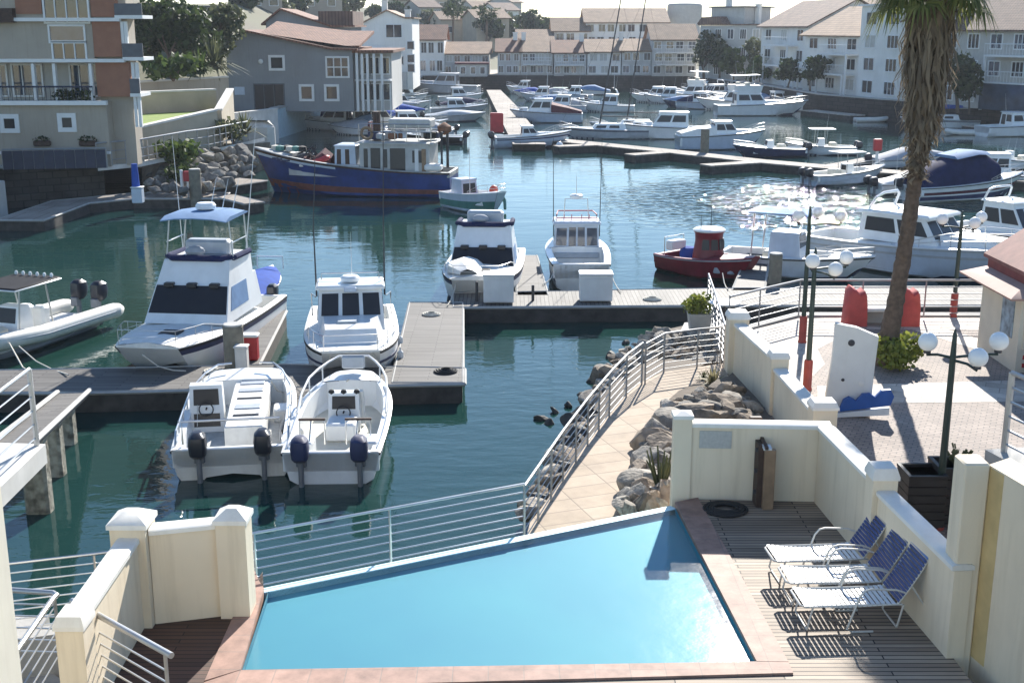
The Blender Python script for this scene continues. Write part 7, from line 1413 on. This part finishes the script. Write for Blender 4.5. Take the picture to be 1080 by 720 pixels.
MB().loft([[(x, y * k, z0 + z * k2) for y, z in ((-1.25, 0), (-1.15, .9), (-.8, 1.25), (0, 1.35), (.8, 1.25), (1.15, .9), (1.25, 0))] for x, k, k2, z0 in ((-3.7, .85, .35, .85), (-2.6, 1, .8, .85), (-.9, 1, 1.35, .85), (.6, .95, 1.3, .9), (1.5, .85, .85, 1.0))]).build('boat_cover', 'canvasnavy', b, world=False, sharp=60)
MB().loft([[(x, y * k, z0 + z) for y, z in ((-1.18, 0), (-.85, .16), (.85, .16), (1.18, 0))] for x, k, z0 in ((-1.6, .92, 2.38), (-.2, .95, 2.62), (.7, .85, 2.56))]).build('pale_top', 'canvaspale', b, world=False); cabin(b, .9, 1.9, .95, 1.0, 1.9, .7, 1.2, .85, 'gelblue', [('port', .2, .8, .3, .8), ('star', .2, .8, .3, .8)], 'glassblue', 0); bowrail(b, H, .6, .5)
for k in (-.6, .6): outboard(b, -3.95, k, .75)
p = W(893, 193, 0); b = boat('grey white open boat with two dark outboards moored left of the palm trunk', p, 22); console(b, 5.8, 2.2, .65, 1.0, 'gelblue', 'gel', 2, stripe=None)
p = W(990, 213, 0) ; b = boat('low white boat with a folded canopy in the glittering water beyond the palm', W(962, 203, 0), 12); covered(b, 5.0, 2.0, 'gel', 'canvaswhite', .5, motors=2)

# ================================================================ boats further out
def mk(kind, label, px, py, hd, L, B, **k):
    b = boat(label, W(px, py, 0), hd); kind(b, L, B, **k); return b
mk(cruiser, 'white sport cruiser with a rounded white cover on the middle pontoon', 760, 157, 4, 7.2, 2.7, fs=1.1, fb=1.5, hullm='gelblue', ca=.40, cb=.66, ch=.95, canvas='canvaswhite', rail=True, anti='navy')
mk(console, 'dark grey inflatable style boat in front of the sport cruiser bow', 810, 165, -175, 5.6, 2.1, hullm='navy', ttop=None, motors=2)
mk(cruiser, 'white cabin boat with dark windows and a long pale roof behind the two black masts', 700, 146, 176, 8.4, 2.8, fs=1.0, fb=1.3, ca=.25, cb=.62, ch=1.2, hullm='gel', anti='blackgel')
mk(sailboat, 'low grey sailing boat with a tall black mast leaning at the middle pontoon', 640, 146, 180, 8.6, 2.4, mast=11.4, hullm='gelgrey', sail=None, mastm='darkmetal', lean=(-.15, .0))
b = mk(sailboat, 'grey hulled sailing boat with the right hand black mast beside the cabin boat', 668, 141, 176, 8.2, 2.4, mast=12.0, hullm='gel', sail=None, mastm='darkmetal', lean=(-.13, .0))
mk(cruiser, 'white motor cruiser with dark side windows and maroon awning right of the far pier', 576, 129, 178, 7.6, 2.9, fs=.95, fb=1.3, ca=.42, cb=.74, ch=1.25, canvas='canvasmaroon', hullm='gelblue', mast=5.0)
mk(cruiser, 'long white and blue open bow boat at the near end of the far pier', 562, 155, 4, 6.4, 2.5, fs=.85, fb=1.3, ca=.35, cb=.55, ch=.7, hullm='gelblue', stripe='navy', anti='navy', motors=2)
mk(console, 'small white centre console with a flat white top in open water', 864, 163, 178, 5.4, 2.0, ttop='gel', motors=2)
mk(cruiser, 'large white motor yacht with a tall covered flybridge below the right houses', 803, 121.5, 2, 10.5, 3.4, fs=1.15, fb=1.6, ca=.2, cb=.52, ch=1.3, fly=.7, hard='gel', anti='navy')
mk(cruiser, 'white flybridge cruiser moored left of the large motor yacht', 770, 116, 175, 8.2, 3.0, fs=1.0, fb=1.4, ca=.28, cb=.6, ch=1.2, fly=.6, hard='canvaswhite')
mk(cruiser, 'white cruiser with a navy cover, third boat left of the large motor yacht', 745, 115, -40, 7.4, 2.7, hullm='gelblue', canvas='canvasnavy', ch=1.1)
mk(cruiser, 'white cabin cruiser with a square hardtop near the right end of the far row', 730, 106, 160, 8.6, 3.0, fly=.6, hard='gel', ch=1.2)
mk(cruiser, 'small white cruiser in the cluster before the dark trees', 752, 105, -150, 7.0, 2.6, ch=1.1, arch=True)
mk(cruiser, 'low white speedboat behind the large motor yacht', 775, 107, 165, 7.0, 2.5, ch=.7, rail=False)
mk(covered, 'small covered boat with a pale grey tarpaulin before the right end house', 712, 104, 175, 6.0, 2.3, cover='canvasgrey')
mk(covered, 'dark blue covered boat moored beside the white cruisers cluster', 722, 113, 170, 5.6, 2.2, hullm='navy', cover='canvaspale', motors=2)
mk(cruiser, 'white boat by the quay left of the palm, under the balcony houses', 826, 113, 8, 7.6, 2.6, ch=1.0)
mk(covered, 'white and navy speedboat at the left side of the far pier, nearest the camera', 480, 128, 3, 6.4, 2.5, hullm='gelgrey', cover='gelgrey', hgt=.45)
mk(covered, 'boat under a dark blue cover on the left side of the far pier', 488, 115, 10, 5.6, 2.5, hullm='gel', cover='canvasnavy', hgt=.7)
mk(cruiser, 'pale green grey cruiser on the left side of the far pier', 484, 121, 4, 6.6, 2.7, hullm='gelgrey', ch=.9)
mk(cruiser, 'white cruiser farthest along the left side of the far pier', 486, 108, 8, 6.0, 2.6, ch=1.0)
mk(cruiser, 'grey motor yacht with long sloping windscreen on the far shore left of the pier', 468, 98, 170, 11.0, 3.4, hullm='gelgrey', cabm='gelgrey', ch=1.6, fs=1.1, fb=1.6)
for k, (px, py, hd, L, kd, c_) in enumerate(((561, 103, 170, 5.5, 0, 'canvasblue'), (570, 107, 172, 5.5, 1, 0), (583, 112, 168, 6.0, 0, 'canvaspale'), (590, 118, 172, 6.4, 1, 0), (551, 99, 165, 5.0, 1, 0), (604, 106, 175, 5.5, 1, 0), (588, 103, 178, 6.0, 0, 'canvasgrey'), (624, 100, 175, 5.5, 0, 'canvaspale'))):
    lab = ['small boat with blue cover at the far end right of the pier', 'white cruiser second along the right side of the far pier', 'boat with a pale blue cover on the right side of the far pier', 'white cruiser nearest the maroon awning boat, right of the pier', 'tiny white cruiser at the farthest end of the pier', 'white cruiser in mid channel right of the pier', 'grey covered boat in front of the far terraced houses', 'pale small covered boat alone below the middle far house'][k]
    if kd: mk(cruiser, lab, px, py, hd, L, 2.5, ch=1.0, hullm='gelblue' if k % 2 else 'gel')
    else: mk(covered, lab, px, py, hd, L, 2.4, cover=c_)
mk(console, 'green wheelhouse boat with a short mast far right of the pier', 590, 109, 178, 6.5, 2.4, hullm='greenhull', ttop='greenhull', motors=1)
lc = [(352, 137, 168, 8.0, 'cr', 'white cruiser moored nearest the pale blue harbour wall'), (372, 134, 165, 7.5, 'cv', 'boat with a white cover behind the trawler wheelhouse'), (384, 128, 172, 8.0, 'cr', 'white cruiser with dark windows second from the pale blue wall'), (398, 131, 20, 7.5, 'cb', 'blue covered boat above the trawler funnel'), (404, 123, 15, 8.0, 'cv', 'long white boat under canvas in the cluster by the grey house'), (396, 116, 18, 7.0, 'cr', 'small white cruiser behind the blue covered boats'), (418, 125, 12, 7.0, 'cb', 'navy blue covered boat at the right of the left cluster'), (424, 117, 10, 7.0, 'cr', 'white cruiser at the channel side of the left cluster'), (410, 111, 8, 7.0, 'cv', 'white covered boat farthest back in the left cluster'), (376, 121, 160, 7.0, 'cr', 'white boat tucked under the grey house columns'), (452, 151, 175, 6.0, 'cn', 'dark open boat with crates moored left of the red board'), (434, 140, 12, 7.0, 'cr', 'white boat with a raised windscreen right behind the trawler roof')]
for px, py, hd, L, kd, lab in lc:
    if kd == 'cr': mk(cruiser, lab, px, py, hd, L, 2.7, ch=1.1, canvas=rnd.choice([None, 'canvasnavy', None]), motors=rnd.choice([0, 2]))
    elif kd == 'cv': mk(covered, lab, px, py, hd, L, 2.6, cover='canvaswhite')
    elif kd == 'cb': mk(covered, lab, px, py, hd, L, 2.6, cover='canvasblue', hgt=.9)
    else: mk(console, lab, px, py, hd, L, 2.3, hullm='blackgel', ttop=None)
for px, py, hd, L, kd, lab in ((338, 131, 170, 6.5, 0, 'navy covered boat tucked in beside the pale blue wall'), (366, 112, 165, 7, 1, 'white cruiser below the orange eave of the grey house'), (390, 108, 12, 7, 1, 'small white cruiser in front of the white tower house'), (414, 118, 14, 6.5, 0, 'grey covered boat in the middle of the left cluster'), (388, 137, 10, 7, 1, 'white cruiser directly behind the trawler roof crates'),
                            (640, 118, 172, 6.5, 1, 'white cruiser in open water behind the black masts'), (600, 117, 176, 7, 0, 'pale covered boat beyond the maroon awning cruiser'), (690, 108, 170, 6.5, 1, 'white cruiser left of the grey covered boat by the end house'), (842, 117, 170, 6.5, 1, 'white cruiser at the pale jetty under the balcony houses'), (784, 111, 170, 7.5, 1, 'white cruiser squeezed behind the large motor yacht'), (958, 176, 15, 6, 0, 'grey covered boat behind the palm trunk on the middle pontoon'), (1040, 196, 170, 6, 1, 'white cruiser beyond the large navy covered boat at the right'),
                            (703, 109, 174, 6, 1, 'white cruiser at the left of the right hand cluster, by the pale tarpaulin boat'), (738, 101, 168, 5.5, 1, 'tiny white cruiser close under the tall dark conifer like tree'), (768, 102, 172, 5.5, 0, 'grey covered boat close under the green quay trees'), (786, 105, 170, 6, 1, 'white cruiser below the low green quay tree'), (812, 115, 6, 5, 0, 'navy covered boat behind the bow of the large motor yacht'),
                            (378, 142, 166, 6, 0, 'grey covered boat right behind the trawler deck house'), (428, 108, 10, 6, 1, 'white cruiser at the foot of the white tower house'), (404, 137, 14, 6.5, 1, 'white cruiser hidden behind the trawler life ring'), (448, 143, 172, 5.5, 0, 'grey covered boat right of the trawler gantry')):
    if kd: mk(cruiser, lab, px, py, hd, L, 2.5, ch=1.1, arch=rnd.random() < .4, mast=rnd.choice([0, 3, 0]), canvas=rnd.choice([None, 'canvasnavy', 'canvaspale']))
    else: mk(covered, lab, px, py, hd, L, 2.4, cover='canvasnavy' if 'navy' in lab else 'canvasgrey')
mk(sailboat, 'white sailing boat with a blue sail cover right of the palm trunk', 992, 135, 176, 8.0, 2.5, mast=9.0, sail='canvasblue')
mk(cruiser, 'white cruiser cut by the right edge of the photo near the far jetty', 1076, 143, 12, 8.0, 2.8, ch=1.1, fs=.9)
mk(dinghy, 'white dinghy with raised ends close to the dark quay wall', 919, 128.5, 0, 3.4, 1.6, motor=False)
mk(dinghy, 'small dinghy with a covered engine right of the sailing boat', 1018, 142, 175, 3.6, 1.7); mk(dinghy, 'small dark dinghy moored at the far right jetty', 1012, 135, 10, 3.2, 1.5, m='canvasgrey')
mk(console, 'small open boat moored beyond the large navy covered boat', 1062, 178, 175, 5.5, 2.1, ttop=None, motors=1)
p = W(254, 533, 0); tag(MB().ball((W(668, 160, 0).x - 5.9, W(668, 160, 0).y, .25), .35, (1, 1, 1.6), 12).build('mooring_buoy', 'gel'), 'white mooring buoy floating under the end of the middle pontoon', 'buoy')
# mooring lines sagging from the boats to the docks
for a, c_, l in ((W(150, 374, 1.2), W(196, 391, .6), 'white mooring rope from the left flybridge bow down to the dock'), (W(350, 372, 1.15), W(333, 392, .6), 'left mooring rope from the cabin boat bow to the dock'), (W(392, 372, 1.15), W(414, 388, .6), 'right mooring rope from the cabin boat bow to the wide platform'),
                 (W(482, 293, 1.1), W(472, 322, .6), 'mooring rope from the second flybridge bow to the dock edge'), (W(586, 283, 1.0), W(572, 300, .6), 'mooring rope from the red railed cabin boat to the dock finger'), (W(643, 283, 1.0), W(655, 308, .6), 'mooring rope from the right stern corner of the red railed cabin boat'),
                 (W(286, 402, .95), W(304, 412, .6), 'mooring rope from the hatched skiff to the timber finger'), (W(368, 400, 1.0), W(340, 404, .6), 'mooring rope from the centre console skiff to the dock'), (W(762, 288, .8), W(768, 305, .6), 'mooring rope from the red boat to the dock'), (W(20, 365, .7), W(72, 395, .6), 'pale mooring rope from the inflatable to the main dock')):
    m1, m2 = L2(a, c_, .35) - Vector((0, 0, .16)), L2(a, c_, .7) - Vector((0, 0, .12)); tag(MB().tube([a, m1, m2, c_], .02, 6).build('mooring_rope', 'rope'), l, 'rope')

for (px, py), r, m, l in (((455, 332), .28, 'rope', 'coil of pale rope on the far end of the wide dock platform'), ((470, 392), .30, 'rubber', 'coil of dark hose on the near corner of the wide dock platform'), ((225, 392), .24, 'rope', 'coil of pale rope on the main dock behind the hatched skiff'), ((688, 316), .30, 'rope', 'coil of pale rope on the dock near the potted shrub')):
    p = W(px, py, zq); mb = MB()
    for k in range(3): mb.tube([(p.x + (r - .07 * k) * math.cos(a), p.y + (r - .07 * k) * math.sin(a), zq + .03 + .02 * k) for a in [2 * math.pi * i / 20 for i in range(21)]], .03, 5)
    tag(mb.build('rope_coil' if m == 'rope' else 'hose', m), l, 'rope' if m == 'rope' else 'hose')

# ---------------------------------------------------------------- sea haze
hb = MB().box((0, 420, 15), (900, 1000, 33)); M['haze'] = bpy.data.materials.new('haze'); M['haze'].use_nodes = True; _t = M['haze'].node_tree
_t.nodes.remove(_t.nodes['Principled BSDF']); _v = _t.nodes.new('ShaderNodeVolumePrincipled'); _v.inputs['Color'].default_value = (.80, .88, 1, 1); _v.inputs['Density'].default_value = .0002; _v.inputs['Anisotropy'].default_value = .3
_t.links.new(_v.outputs[0], _t.nodes['Material Output'].inputs['Volume'])
tag(hb.build('haze', 'haze'), kind='stuff')
